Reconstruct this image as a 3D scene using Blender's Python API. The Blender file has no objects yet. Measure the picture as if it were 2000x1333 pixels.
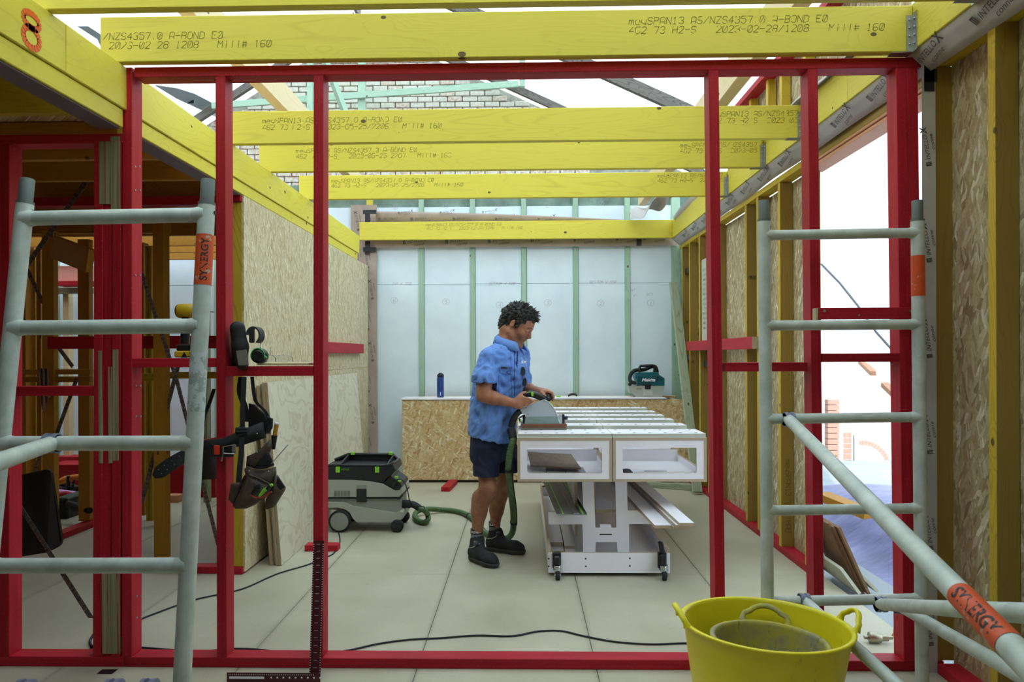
import bpy, bmesh, math, random
import numpy as np
from mathutils import Vector, Matrix, noise
random.seed(7)
PI = math.pi
V = Vector
SC = bpy.context.scene
COL = SC.collection

# ------------------------------------------------------------------ camera
FPX = 1450.0                      # focal length in pixels of the 2000 px wide frame
PPX, PPY = 989.0, 693.0           # principal point
CAM = V((0.0, 0.0, 1.40))
YAW, ROLL = math.atan(0.0228), 0.004
RCAM = Matrix.Rotation(YAW, 3, 'Z') @ Matrix.Rotation(PI/2, 3, 'X') @ Matrix.Rotation(-ROLL, 3, 'Z')
cd = bpy.data.cameras.new('camera')
cam = bpy.data.objects.new('camera', cd)
COL.objects.link(cam)
cam.matrix_world = Matrix.Translation(CAM) @ RCAM.to_4x4()
cd.sensor_fit = 'HORIZONTAL'; cd.sensor_width = 36.0
cd.lens = FPX*36.0/2000.0
cd.shift_x = (1000.0-PPX)/2000.0
cd.shift_y = (PPY-666.5)/2000.0
cd.clip_start = 0.05; cd.clip_end = 200
cd.dof.use_dof = True; cd.dof.focus_distance = 4.9; cd.dof.aperture_fstop = 10.0
SC.camera = cam

# ------------------------------------------------------------------ light
w = bpy.data.worlds.new('world'); SC.world = w; w.use_nodes = True
bg = w.node_tree.nodes['Background']
bg.inputs[0].default_value = (0.70, 0.90, 1.0, 1)
bg.inputs[1].default_value = 3.4
sl = bpy.data.lights.new('sun', 'SUN'); sl.energy = 3.0; sl.angle = math.radians(3); sl.color = (1.0, 0.96, 0.9)
sun = bpy.data.objects.new('sun', sl); COL.objects.link(sun)
sun.rotation_euler = V((-0.06, 0.8, -1.0)).to_track_quat('-Z', 'Y').to_euler()
SC.view_settings.view_transform = 'Standard'
SC.view_settings.look = 'None'
SC.view_settings.gamma = 1.0
SC.view_settings.use_curve_mapping = False
SC.view_settings.exposure = 0.15

# ------------------------------------------------------------------ measuring
def ray(px, py):
    return RCAM @ V(((px-PPX)/FPX, -(py-PPY)/FPX, -1.0))
def at(px, py, Y):
    d = ray(px, py); return CAM + d*((Y-CAM.y)/d.y)
def atz(px, py, z):
    d = ray(px, py); return CAM + d*((z-CAM.z)/d.z)
def atx(px, py, X):
    d = ray(px, py); return CAM + d*((X-CAM.x)/d.x)
def XX(px, Y, py=700): return at(px, py, Y).x
def ZZ(py, Y, px=1000): return at(px, py, Y).z

# ------------------------------------------------------------------ objects
WM = {}
def ident(): return Matrix.Identity(4)
def link(o, parent=None, W=None):
    COL.objects.link(o)
    W = W or ident()
    if parent is not None:
        o.parent = parent
        o.matrix_parent_inverse = WM[parent.name].inverted()
    o.matrix_basis = W
    WM[o.name] = W
    return o
def thing(name, label, cat, loc=(0, 0, 0), rz=0, group=None):
    o = bpy.data.objects.new(name, None); o.empty_display_size = 0.05
    link(o, None, Matrix.Translation(V(loc)) @ Matrix.Rotation(rz, 4, 'Z'))
    return tag(o, label, cat, group)
def tag(o, label=None, cat=None, group=None):
    if label: o['label'] = label
    if cat: o['category'] = cat
    if group: o['group'] = group
    return o
def struct(name, label=None):
    o = bpy.data.objects.new(name, None); o.empty_display_size = 0.05
    link(o); o['kind'] = 'structure'
    if label: o['label'] = label
    return o
def copy_thing(root, W, label=None):
    def rec(o, par):
        c = o.copy(); COL.objects.link(c)
        WM[c.name] = WM[o.name]
        if par is not None: c.parent = par
        for ch in [x for x in o.children]: rec(ch, c)
        return c
    r = rec(root, None); r.matrix_basis = W; WM[r.name] = W
    if label: r['label'] = label
    return r

class MB:
    def __init__(s): s.v = []; s.f = []; s.m = []; s.s = []
    def add(s, vs, fs, mat=0, smooth=False, M=None):
        n = len(s.v)
        if M is not None: vs = [M @ V(p) for p in vs]
        s.v += [tuple(p) for p in vs]
        s.f += [tuple(i+n for i in f) for f in fs]
        s.m += [mat]*len(fs); s.s += [smooth]*len(fs)
        return s
    def box(s, lo, hi, b=0.0, mat=0, M=None):
        x0, y0, z0 = [min(a, c) for a, c in zip(lo, hi)]
        x1, y1, z1 = [max(a, c) for a, c in zip(lo, hi)]
        if b <= 0:
            vs = [(x0,y0,z0),(x1,y0,z0),(x1,y1,z0),(x0,y1,z0),(x0,y0,z1),(x1,y0,z1),(x1,y1,z1),(x0,y1,z1)]
            fs = [(0,3,2,1),(4,5,6,7),(0,1,5,4),(1,2,6,5),(2,3,7,6),(3,0,4,7)]
            return s.add(vs, fs, mat, False, M)
        b = min(b, .49*min(x1-x0, y1-y0, z1-z0))
        L = ((x0, x1), (y0, y1), (z0, z1)); vs = []; ix = {}
        for sx in (0,1):
            for sy in (0,1):
                for sz in (0,1):
                    for a in range(3):
                        p = []
                        for k, sg in enumerate((sx, sy, sz)):
                            e = L[k][sg]
                            if k != a: e += b if sg == 0 else -b
                            p.append(e)
                        ix[(sx,sy,sz,a)] = len(vs); vs.append(tuple(p))
        fs = []
        for a in range(3):
            o = [k for k in range(3) if k != a]
            for sg in (0,1):
                q = []
                for u, w_ in ((0,0),(1,0),(1,1),(0,1)):
                    c = [0,0,0]; c[a] = sg; c[o[0]] = u; c[o[1]] = w_
                    q.append(ix[(*c, a)])
                fs.append(q)
            # edges parallel to axis a
            for u in (0,1):
                for w_ in (0,1):
                    c0 = [0,0,0]; c0[o[0]] = u; c0[o[1]] = w_; c1 = list(c0); c1[a] = 1
                    fs.append([ix[(*c0,o[0])], ix[(*c0,o[1])], ix[(*c1,o[1])], ix[(*c1,o[0])]])
        for sx in (0,1):
            for sy in (0,1):
                for sz in (0,1): fs.append([ix[(sx,sy,sz,a)] for a in range(3)])
        cc = V(((x0+x1)/2, (y0+y1)/2, (z0+z1)/2)); out = []
        for f in fs:
            p = [V(vs[i]) for i in f]
            nrm = (p[1]-p[0]).cross(p[2]-p[0])
            if nrm.dot(sum(p, V())/len(p)-cc) < 0: f = f[::-1]
            out.append(f)
        return s.add(vs, out, mat, False, M)
    def bar(s, p0, p1, w, h, up=(0,0,1), b=0.0, mat=0):
        p0, p1 = V(p0), V(p1); M = frame(p0, p1, up); L = (p1-p0).length
        return s.box((0,-w/2,-h/2), (L,w/2,h/2), b, mat, M)
    def tube(s, pts, r, n=12, mat=0, smooth=True, caps=True, closed=False, flat=1.0, up=None):
        pts = [V(p) for p in pts]; k = len(pts)
        rs = r if isinstance(r, (list, tuple)) else [r]*k
        vs = []; t0 = None; u = None
        for i, p in enumerate(pts):
            if closed: t = (pts[(i+1) % k]-pts[i-1])
            else: t = (pts[min(i+1, k-1)]-pts[max(i-1, 0)])
            t.normalize()
            if u is None:
                a = V(up) if up is not None else (V((0,0,1)) if abs(t.z) < .9 else V((1,0,0)))
                u = (a-t*a.dot(t)).normalized()
            else:
                u = u-t*u.dot(t)
                u = u.normalized() if u.length > 1e-6 else t.orthogonal().normalized()
            v_ = t.cross(u)
            for j in range(n):
                a = 2*PI*j/n
                vs.append(p+(u*math.cos(a)*flat+v_*math.sin(a))*rs[i])
        fs = []
        for i in range(k if closed else k-1):
            i2 = (i+1) % k
            for j in range(n):
                j2 = (j+1) % n
                fs.append((i*n+j, i*n+j2, i2*n+j2, i2*n+j))
        s.add(vs, fs, mat, smooth)
        if caps and not closed:
            s.add([vs[j] for j in range(n)], [tuple(range(n))[::-1]], mat)
            s.add([vs[(k-1)*n+j] for j in range(n)], [tuple(range(n))], mat)
        return s
    def cyl(s, p0, p1, r, n=20, mat=0, r1=None, b=0.0):
        p0, p1 = V(p0), V(p1)
        if b > 0:
            d = (p1-p0).normalized(); q = r1 or r
            return s.tube([p0, p0+d*b*.3, p0+d*b, p1-d*b, p1-d*b*.3, p1], [r-b, r-b*.3, r, q, q-b*.3, q-b], n, mat)
        return s.tube([p0, p1], [r, r1 if r1 is not None else r], n, mat)
    def lathe(s, prof, o=(0,0,0), n=32, mat=0, M=None, smooth=True, sx=1.0, sy=1.0, shear=None):
        vs = []
        for (r, z) in prof:
            for j in range(n):
                a = 2*PI*j/n; vs.append((o[0]+r*math.cos(a)*sx, o[1]+r*math.sin(a)*sy, o[2]+z))
        fs = []
        for i in range(len(prof)-1):
            for j in range(n):
                j2 = (j+1) % n; fs.append((i*n+j, i*n+j2, (i+1)*n+j2, (i+1)*n+j))
        if prof[0][0] > 1e-5: fs.append(tuple(range(n))[::-1])
        if prof[-1][0] > 1e-5: fs.append(tuple((len(prof)-1)*n+j for j in range(n)))
        return s.add(vs, fs, mat, smooth, M)
    def ball(s, c, r, n=16, mat=0, sc=(1,1,1), M=None):
        vs = []; m = n//2
        for i in range(m+1):
            a = PI*i/m
            for j in range(n):
                b_ = 2*PI*j/n
                vs.append((c[0]+r*sc[0]*math.sin(a)*math.cos(b_), c[1]+r*sc[1]*math.sin(a)*math.sin(b_), c[2]+r*sc[2]*math.cos(a)))
        fs = [(i*n+j, (i+1)*n+j, (i+1)*n+(j+1) % n, i*n+(j+1) % n) for i in range(m) for j in range(n)]
        return s.add(vs, fs, mat, True, M)
    def prism(s, poly, d, mat=0, side=None, smooth=False):
        """planar polygon of 3-D points, extruded by vector d"""
        d = V(d); n = len(poly); a = [V(p) for p in poly]; b_ = [p+d for p in a]
        nrm = V()
        for i in range(n): nrm += (a[i]-a[0]).cross(a[(i+1) % n]-a[0])
        rev = nrm.dot(d) > 0
        s.add(a, [tuple(range(n))[::-1] if rev else tuple(range(n))], mat)
        s.add(b_, [tuple(range(n)) if rev else tuple(range(n))[::-1]], mat)
        fs = [(i, (i+1) % n, n+(i+1) % n, n+i) for i in range(n)]
        if not rev: fs = [f[::-1] for f in fs]
        return s.add(a+b_, fs, mat if side is None else side, smooth)
    def sheet(s, fn, nu, nv, th=0.0, mat=0, smooth=True):
        vs = [V(fn(i/nu, j/nv)) for j in range(nv+1) for i in range(nu+1)]
        fs = [(j*(nu+1)+i, j*(nu+1)+i+1, (j+1)*(nu+1)+i+1, (j+1)*(nu+1)+i) for j in range(nv) for i in range(nu)]
        if th:
            nr = [V() for _ in vs]
            for f in fs:
                q = (vs[f[1]]-vs[f[0]]).cross(vs[f[3]]-vs[f[0]])
                for i in f: nr[i] += q
            v2 = [p-(q.normalized()*th if q.length > 0 else V()) for p, q in zip(vs, nr)]
            N = len(vs); fs2 = [tuple(i+N for i in f)[::-1] for f in fs]
            rim = []
            W = nu+1
            bd = [i for i in range(nu)]
            for i in range(nu): rim += [(i+1, i, i+N, i+1+N), (nv*W+i, nv*W+i+1, nv*W+i+1+N, nv*W+i+N)]
            for j in range(nv): rim += [(j*W, (j+1)*W, (j+1)*W+N, j*W+N), ((j+1)*W+nu, j*W+nu, j*W+nu+N, (j+1)*W+nu+N)]
            return s.add(vs+v2, fs+fs2+rim, mat, smooth)
        return s.add(vs, fs, mat, smooth)
    def grid(s, rings, mat=0, smooth=True, closed=True, caps=False):
        """loft through rings with equal point counts"""
        n = len(rings[0]); vs = [p for r in rings for p in r]
        fs = []
        for i in range(len(rings)-1):
            for j in range(n if closed else n-1):
                j2 = (j+1) % n; fs.append((i*n+j, i*n+j2, (i+1)*n+j2, (i+1)*n+j))
        if caps: fs += [tuple(range(n))[::-1], tuple((len(rings)-1)*n+j for j in range(n))]
        return s.add(vs, fs, mat, smooth)
    def xf(s, M):
        s.v = [tuple(M @ V(p)) for p in s.v]; return s
    def mesh(s, name, mats):
        me = bpy.data.meshes.new(name)
        me.from_pydata(s.v, [], s.f)
        for m in (mats if isinstance(mats, (list, tuple)) else [mats]): me.materials.append(m)
        if len(s.f):
            me.polygons.foreach_set('material_index', s.m)
            me.polygons.foreach_set('use_smooth', s.s)
        me.update()
        return me
    def build(s, name, mats, parent=None, W=None, label=None):
        o = bpy.data.objects.new(name, s.mesh(name, mats)); link(o, parent, W)
        if label: o['label'] = label
        return o

def frame(p0, p1, up=(0,0,1)):
    x = (V(p1)-V(p0)).normalized(); up = V(up)
    if abs(x.dot(up)) > .98: up = V((-1,0,0))
    y = up.cross(x).normalized(); z = x.cross(y)
    M = Matrix((x, y, z)).transposed().to_4x4(); M.translation = V(p0); return M

def timber(name, p0, p1, w, h, mat, parent, up=(0,0,1), b=0.002, label=None):
    """straight member from p0 to p1 (centre line); own local X runs along the grain"""
    p0, p1 = V(p0), V(p1)
    m = MB().box((0,-w/2,-h/2), ((p1-p0).length, w/2, h/2), b)
    return m.build(name, mat, parent, frame(p0, p1, up), label)
def tbox(name, lo, hi, mat, parent, b=0.002, label=None):
    lo, hi = V([min(a,c) for a,c in zip(lo,hi)]), V([max(a,c) for a,c in zip(lo,hi)])
    d = hi-lo; c = (lo+hi)/2; a = max(range(3), key=lambda i: d[i])
    if a == 0: return timber(name, (lo.x,c.y,c.z), (hi.x,c.y,c.z), d.y, d.z, mat, parent, (0,0,1), b, label)
    if a == 1: return timber(name, (c.x,lo.y,c.z), (c.x,hi.y,c.z), d.x, d.z, mat, parent, (0,0,1), b, label)
    return timber(name, (c.x,c.y,lo.z), (c.x,c.y,hi.z), d.y, d.x, mat, parent, (-1,0,0), b, label)

# ------------------------------------------------------------------ materials
def lin(c):
    if isinstance(c, str): c = [int(c[i:i+2], 16) for i in (0,2,4)]
    out = []
    for x in c[:3]:
        x = x/255.0; out.append(x/12.92 if x <= .04045 else ((x+.055)/1.055)**2.4)
    return (*out, 1.0)
class NT:
    def __init__(s, name):
        s.mat = bpy.data.materials.new(name); s.mat.use_nodes = True
        s.t = s.mat.node_tree; s.n = s.t.nodes; s.b = s.n['Principled BSDF']; s.out = s.n['Material Output']
    def new(s, ty, **kw):
        n = s.n.new(ty)
        for k, v in kw.items(): setattr(n, k, v)
        return n
    def L(s, a, b): s.t.links.new(a, b)
    def inp(s, sock, v):
        if isinstance(v, bpy.types.NodeSocket): s.L(v, sock)
        elif v is not None: sock.default_value = v
    def math(s, op, a, b=None, c=None):
        n = s.new('ShaderNodeMath', operation=op); s.inp(n.inputs[0], a)
        if b is not None: s.inp(n.inputs[1], b)
        if c is not None: s.inp(n.inputs[2], c)
        return n.outputs[0]
    def comb(s, x, y, z=0.0):
        n = s.new('ShaderNodeCombineXYZ'); s.inp(n.inputs[0], x); s.inp(n.inputs[1], y); s.inp(n.inputs[2], z); return n.outputs[0]
    def coord(s):
        tc = s.new('ShaderNodeTexCoord'); sp = s.new('ShaderNodeSeparateXYZ'); s.L(tc.outputs['Object'], sp.inputs[0])
        return tc.outputs['Object'], sp.outputs[0], sp.outputs[1], sp.outputs[2]
    def rnd(s): return s.new('ShaderNodeObjectInfo').outputs['Random']
    def noise(s, v, scale=5, detail=3, rough=.5, dist=0.0, dim='3D'):
        n = s.new('ShaderNodeTexNoise', noise_dimensions=dim); s.inp(n.inputs['Vector'], v)
        n.inputs['Scale'].default_value = scale; n.inputs['Detail'].default_value = detail
        n.inputs['Roughness'].default_value = rough; n.inputs['Distortion'].default_value = dist
        return n.outputs['Fac']
    def voro(s, v, scale=5, feature='F1', dim='3D', out='Distance', rand=1.0):
        n = s.new('ShaderNodeTexVoronoi', feature=feature, voronoi_dimensions=dim); s.inp(n.inputs['Vector'], v)
        n.inputs['Scale'].default_value = scale; n.inputs['Randomness'].default_value = rand
        return n.outputs[out]
    def ramp(s, f, stops, interp='LINEAR'):
        n = s.new('ShaderNodeValToRGB'); s.inp(n.inputs[0], f); r = n.color_ramp; r.interpolation = interp
        while len(r.elements) > 1: r.elements.remove(r.elements[-1])
        for i, (p, c) in enumerate(stops):
            e = r.elements[0] if i == 0 else r.elements.new(p)
            e.position = p; e.color = c if len(c) == 4 else lin(c)
        return n.outputs[0]
    def mr(s, f, a, b, c=0.0, d=1.0):
        n = s.new('ShaderNodeMapRange'); s.inp(n.inputs[0], f)
        for i, x in enumerate((a, b, c, d)): s.inp(n.inputs[i+1], x)
        return n.outputs[0]
    def mix(s, f, a, b, mode='MIX'):
        n = s.new('ShaderNodeMix', data_type='RGBA', blend_type=mode); s.inp(n.inputs[0], f)
        s.inp(n.inputs[6], a); s.inp(n.inputs[7], b); return n.outputs[2]
    def hsv(s, c, h=.5, sat=1.0, v=1.0):
        n = s.new('ShaderNodeHueSaturation'); s.inp(n.inputs['Hue'], h); s.inp(n.inputs['Saturation'], sat)
        s.inp(n.inputs['Value'], v); s.inp(n.inputs['Color'], c); return n.outputs[0]
    def bump(s, h, strength=.3, dist=.002):
        n = s.new('ShaderNodeBump'); n.inputs['Strength'].default_value = strength
        n.inputs['Distance'].default_value = dist; s.inp(n.inputs['Height'], h); s.L(n.outputs[0], s.b.inputs['Normal']); return n
    def base(s, c): s.inp(s.b.inputs['Base Color'], c)
    def set(s, rough=.5, metal=0.0, spec=None, coat=None, **kw):
        s.inp(s.b.inputs['Roughness'], rough); s.b.inputs['Metallic'].default_value = metal
        if spec is not None: s.b.inputs['Specular IOR Level'].default_value = spec
        if coat is not None: s.b.inputs['Coat Weight'].default_value = coat
        return s
def vadd(t, v, off):
    n = t.new('ShaderNodeVectorMath', operation='ADD'); t.inp(n.inputs[0], v); t.inp(n.inputs[1], off); return n.outputs[0]
def vmul(t, v, sc):
    n = t.new('ShaderNodeVectorMath', operation='MULTIPLY'); t.inp(n.inputs[0], v); n.inputs[1].default_value = sc; return n.outputs[0]

def plain(name, col, rough=.5, metal=0.0, var=.12, sc=30, bump=0.0, spec=None):
    """plain material with a little mottling"""
    t = NT(name); v, x, y, z = t.coord(); c = lin(col)
    nz = t.noise(v, sc, 4, .6)
    f = t.mr(nz, .25, .75, 1-var, 1+var*.6)
    t.base(t.hsv(c, .5, 1.0, f)); t.set(t.mr(nz, .2, .8, max(0,rough-.08), min(1,rough+.08)), metal, spec)
    if bump: t.bump(t.noise(v, sc*3, 3), bump, .002)
    return t.mat

def wood(name, dark, light, knots=0.6, contrast=1.0, rough=.6, grain=1.0, stain=None, knotcol='4a3a12'):
    """board whose grain runs along local X"""
    t = NT(name); v, x, y, z = t.coord(); r = t.rnd()
    off = t.math('MULTIPLY', r, 37.0)
    u = t.math('ADD', x, off); w_ = t.math('ADD', t.math('ADD', y, z), t.math('MULTIPLY', r, 11.0))
    p = t.comb(u, w_, 0.0)
    # knots
    kd = t.voro(vmul(t, p, (3.3, 5.0, 1)), 1.0, dim='2D', rand=1.0)
    kcol = t.voro(vmul(t, p, (3.3, 5.0, 1)), 1.0, dim='2D', out='Color', rand=1.0)
    sz = t.new('ShaderNodeSeparateColor'); t.L(kcol, sz.inputs[0])
    kr = t.mr(sz.outputs[0], 1-knots, 1.0, 0.0, .068)
    kdr = t.math('DIVIDE', kd, t.math('ADD', kr, .0005))
    isk = t.mr(kdr, .8, 1.05, 1.0, 0.0)
    bulge = t.math('MULTIPLY', t.mr(kd, 0.0, .42, 1.0, 0.0), t.mr(sz.outputs[0], 1-knots, 1.0, .1, 1.0))
    # cathedral grain
    n1 = t.noise(vmul(t, p, (.55, 4.2, 1)), 1.0, 2, .45, .35)
    n1 = t.math('ADD', n1, t.math('MULTIPLY', bulge, .18))
    lines = t.math('SINE', t.math('MULTIPLY', n1, 150.0*grain))
    fine = t.noise(vmul(t, p, (3.0, 130.0, 1)), 1.0, 3, .6)
    big = t.noise(vmul(t, p, (.7, 2.0, 1)), 1.0, 3, .6)
    f = t.math('ADD', t.math('MULTIPLY', t.mr(lines, .3, 1.0, 0, 1), .30*contrast), t.math('MULTIPLY', fine, .45*contrast))
    f = t.math('ADD', f, t.math('MULTIPLY', t.math('SUBTRACT', big, .5), .7*contrast))
    c = t.ramp(t.mr(f, 0.0, 1.0, 0.0, 1.0), [(0.0, lin(light)), (.32, lin(light)), (1.0, lin(dark))])
    ring = t.ramp(kdr, [(0.0, lin(knotcol)), (.45, lin([min(255, int(q*255*.9)) for q in (.45,.36,.14)])), (.85, lin(knotcol)), (1.0, lin(knotcol))])
    c = t.mix(isk, c, ring)
    c = t.hsv(c, .5, 1.0, t.mr(r, 0, 1, .9, 1.06))
    t.base(c); t.set(rough)
    t.bump(t.math('ADD', fine, t.math('MULTIPLY', lines, .12)), .25, .0012)
    return t.mat

def red_wood(name, worn=False):
    t = NT(name); v, x, y, z = t.coord(); r = t.rnd()
    u = t.math('ADD', x, t.math('MULTIPLY', r, 31.0)); w_ = t.math('ADD', t.math('ADD', y, z), t.math('MULTIPLY', r, 7.0))
    p = t.comb(u, w_, 0.0)
    fine = t.noise(vmul(t, p, (2.2, 90.0, 1)), 1.0, 4, .65)
    big = t.noise(vmul(t, p, (1.3, 9.0, 1)), 1.0, 3, .6)
    f = t.math('ADD', t.math('MULTIPLY', fine, .55), t.math('MULTIPLY', big, .5))
    c = t.ramp(f, [(.25, '82101c'), (.5, 'aa1a2a'), (.75, 'c62a3a')])
    fleck = t.voro(vmul(t, p, (30, 60, 1)), 1.0, dim='2D')
    c = t.mix(t.mr(fleck, .03, .05, .55, 0), c, lin('c98a86'))
    if worn:
        bare = t.ramp(t.noise(vmul(t, p, (1.0, 70, 1)), 1.0, 4, .7), [(.3, '6b6248'), (.7, 'b3ab8c')])
        k = t.noise(vmul(t, p, (.9, 42, 1)), 1.0, 5, .75)
        c = t.mix(t.mr(k, .38, .46, 0, 1), c, bare)
    c = t.hsv(c, .5, 1.0, t.mr(r, 0, 1, .92, 1.08))
    t.base(c); t.set(.55, spec=.22); t.bump(fine, .3, .001)
    return t.mat

def osb(name, tones, vertical=True, size=1.0, dark=.25, rough=.7, spread=1.0):
    """oriented strand board; strands are anisotropic cells in three turned layers. u = x+y, v = z"""
    t = NT(name); v, x, y, z = t.coord(); r = t.rnd()
    u = t.math('ADD', t.math('ADD', x, y), t.math('MULTIPLY', r, 13.0))
    p0 = t.comb(u, z, 0.0)
    wob = t.noise(p0, 9, 2, .5)
    cols = []; k = 0
    base_a = PI/2 if vertical else 0.0
    for ang, sx, sy in ((.0, 11, 62), (.55, 12, 50), (-.6, 10, 55), (1.3, 14, 48)):
        mp = t.new('ShaderNodeMapping'); mp.vector_type = 'POINT'
        t.L(t.comb(t.math('ADD', u, t.math('MULTIPLY', wob, .02)), z, 0.0), mp.inputs['Vector'])
        mp.inputs['Rotation'].default_value = (0, 0, -(base_a+ang*spread)); mp.inputs['Location'].default_value = (k*3.7, k*1.3, 0)
        vv = vmul(t, mp.outputs[0], (sx/size, sy/size, 1))
        vc = t.voro(vv, 1.0, dim='2D', out='Color'); sp = t.new('ShaderNodeSeparateColor'); t.L(vc, sp.inputs[0])
        ed = t.voro(vv, 1.0, feature='DISTANCE_TO_EDGE', dim='2D')
        cols.append((sp.outputs[0], sp.outputs[1], ed, vv)); k += 1
    st = [(i/(len(tones)-1), lin(c)) for i, c in enumerate(tones)]
    c = t.ramp(cols[0][0], st); h = cols[0][0]; edge = cols[0][2]
    for i in range(1, 4):
        m = t.mr(cols[i][1], .60, .62, 0, 1)
        c = t.mix(m, c, t.ramp(cols[i][0], st))
        h = t.math('ADD', t.math('MULTIPLY', h, t.math('SUBTRACT', 1.0, m)), t.math('MULTIPLY', m, cols[i][0]))
        e2 = t.math('ADD', t.math('MULTIPLY', edge, t.math('SUBTRACT', 1.0, m)), t.math('MULTIPLY', m, cols[i][2])); edge = e2
    fine = t.noise(vmul(t, p0, (60, 60, 1)), 1.0, 4, .7)
    c = t.mix(t.mr(edge, .0, .06, dark, 0), c, lin('5d4526'), 'MIX')
    c = t.hsv(c, .5, 1.0, t.mr(fine, .3, .7, .86, 1.1))
    t.base(c); t.set(rough); t.bump(t.math('ADD', h, t.mr(edge, 0, .08, 0, .5)), .35, .002)
    return t.mat

def ply_face(name, light, dark, axes='yz', rough=.6, sc=1.0):
    t = NT(name); v, x, y, z = t.coord()
    a = dict(x=x, y=y, z=z); p = t.comb(a[axes[0]], a[axes[1]], 0.0)
    n1 = t.noise(vmul(t, p, (2.0*sc, 2.6*sc, 1)), 1.0, 3, .5, .6)
    ln = t.math('SINE', t.math('MULTIPLY', n1, 60.0))
    fine = t.noise(vmul(t, p, (60, 16, 1)), 1.0, 3, .6)
    f = t.math('ADD', t.math('MULTIPLY', t.mr(ln, .1, 1, 0, 1), .5), t.math('MULTIPLY', fine, .35))
    c = t.ramp(f, [(0.05, lin(light)), (1.0, lin(dark))])
    t.base(c); t.set(rough); t.bump(fine, .15, .001); return t.mat
def ply_edge(name, axis='z', pitch=.0045, light='c9a878', dark='8a623c'):
    """edge of a plywood sheet: plies across the given local axis"""
    t = NT(name); v, x, y, z = t.coord(); a = dict(x=x, y=y, z=z, s=t.math('ADD', t.math('ADD', x, y), z))[axis]
    s_ = t.math('SINE', t.math('MULTIPLY', a, 2*PI/pitch))
    nz = t.noise(v, 140, 3, .6)
    c = t.ramp(t.math('ADD', t.mr(s_, -1, 1, 0, .75), t.math('MULTIPLY', nz, .3)), [(.2, lin(dark)), (.8, lin(light))])
    t.base(c); t.set(.65); return t.mat

M = {}
M['yellow'] = wood('yellow_lvl', 'b09c28', 'dccd46', knots=.42, contrast=.8)
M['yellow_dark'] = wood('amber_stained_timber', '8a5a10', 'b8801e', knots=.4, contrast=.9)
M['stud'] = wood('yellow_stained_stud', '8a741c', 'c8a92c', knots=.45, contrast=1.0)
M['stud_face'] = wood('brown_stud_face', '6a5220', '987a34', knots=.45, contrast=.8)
M['pine'] = wood('raw_pine', 'b8955c', 'dcc69a', knots=.4, contrast=.7)
M['green'] = wood('treated_green_pine', '7c9c84', 'a9c6ac', knots=.5, contrast=.9)
M['greygreen'] = wood('weathered_green_pine', '66705a', 'a0a88c', knots=.6, contrast=1.1)
M['old'] = wood('old_dark_rafter', '2c2824', '6a625a', knots=.3, contrast=1.3)
M['red'] = red_wood('red_painted_timber')
M['red_worn'] = red_wood('worn_red_painted_timber', True)
M['raw_end'] = plain('sawn_end_grain', 'b8a98a', .8)
M['osb_left'] = osb('pale_strand_board', ['ae9c74', 'c6b58e', 'd8caa6', 'cabb94', 'e8dec2'], True, .62, .22, spread=.35)
M['osb_right'] = osb('grey_strand_board', ['8e7a54', 'b09c74', 'c4b48c', 'a68e64', 'e6dcc0'], True, .85, .28, spread=.42)
M['osb_floor'] = osb('golden_strand_board', ['b88e5c', 'd6b684', 'e2c898', 'c8a470', 'f0e2c0'], False, .85, .3)
M['ply'] = ply_face('plywood_face', 'd8d1ba', 'bdb092', 'yz')
M['ply_edge'] = plain('plywood_edge', 'b9a58a', .65, 0, .12, 160)
M['slat_edge'] = plain('pale_slat_edge', 'bfc0b2', .65, 0, .10, 160)
M['ply_edge_z'] = ply_edge('plywood_edge_level', 'z', .0036)
M['steel'] = plain('galvanised_steel', 'a9adb0', .38, .85, .15, 60)
M['chrome'] = plain('bright_steel', 'c9cccd', .2, 1.0, .06, 60)
M['black'] = plain('black_plastic', '1a1b1e', .42, 0, .2, 40)
M['rubber'] = plain('black_rubber', '1b1c1e', .75, 0, .2, 60)
M['white'] = plain('white_laminate', 'f3eef3', .35, 0, .04, 8)
M['lime'] = plain('lime_green_plastic', '86d23a', .4, 0, .06, 20)
M['ink'] = plain('dark_ink', '66622a', .8, 0, .2, 90)
M['ink_grey'] = plain('grey_print', '57534f', .8, 0, .15, 90)

# ------------------------------------------------------------------ lettering
GL = {
'0':'10 30 41 45 36 16 05 01 10|11 35','1':'15 26 20|10 30','2':'05 16 36 45 44 00 40','3':'05 16 36 45 44 33 23|33 42 41 30 10 01',
'4':'30 36 02 42','5':'46 06 04 34 43 41 30 10 01','6':'46 16 05 01 10 30 41 42 33 03','7':'06 46 20','8':'13 04 05 16 36 45 44 33 13 02 01 10 30 41 42 33',
'9':'00 30 41 45 36 16 05 04 13 43','A':'00 05 16 36 45 40|02 42','B':'00 06 36 45 44 33 03|33 42 41 30 00','C':'45 36 16 05 01 10 30 41','D':'00 06 26 45 41 20 00',
'E':'46 06 00 40|03 33','H':'00 06|40 46|03 43','I':'10 30|20 26|16 36','L':'06 00 40','M':'00 06 23 46 40','N':'00 06 40 46','O':'10 30 41 45 36 16 05 01 10',
'P':'00 06 36 45 44 33 03','R':'00 06 36 45 44 33 03|23 40','S':'01 10 30 41 42 33 13 04 05 16 36 45','T':'06 46|26 20','V':'06 20 46','X':'00 46|06 40','Z':'06 46 00 40',
'a':'04 34 43 40 10 01 12 42','c':'43 34 14 03 01 10 30 41','e':'02 42 43 34 14 03 01 10 40','i':'20 24|25 26','l':'20 26','m':'00 04|03 14 23 20|23 34 43 40',
'n':'00 04|03 14 34 43 40','o':'10 30 41 43 34 14 03 01 10','t':'26 21 30|14 34','y':'04 02 11 41|44 40 30','-':'03 43','.':'20 21','/':'00 46','#':'10 16|30 36|02 42|04 44',
'x':'00 44|04 40','(':'36 24 22 30',')':'16 24 22 10'}
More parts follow.
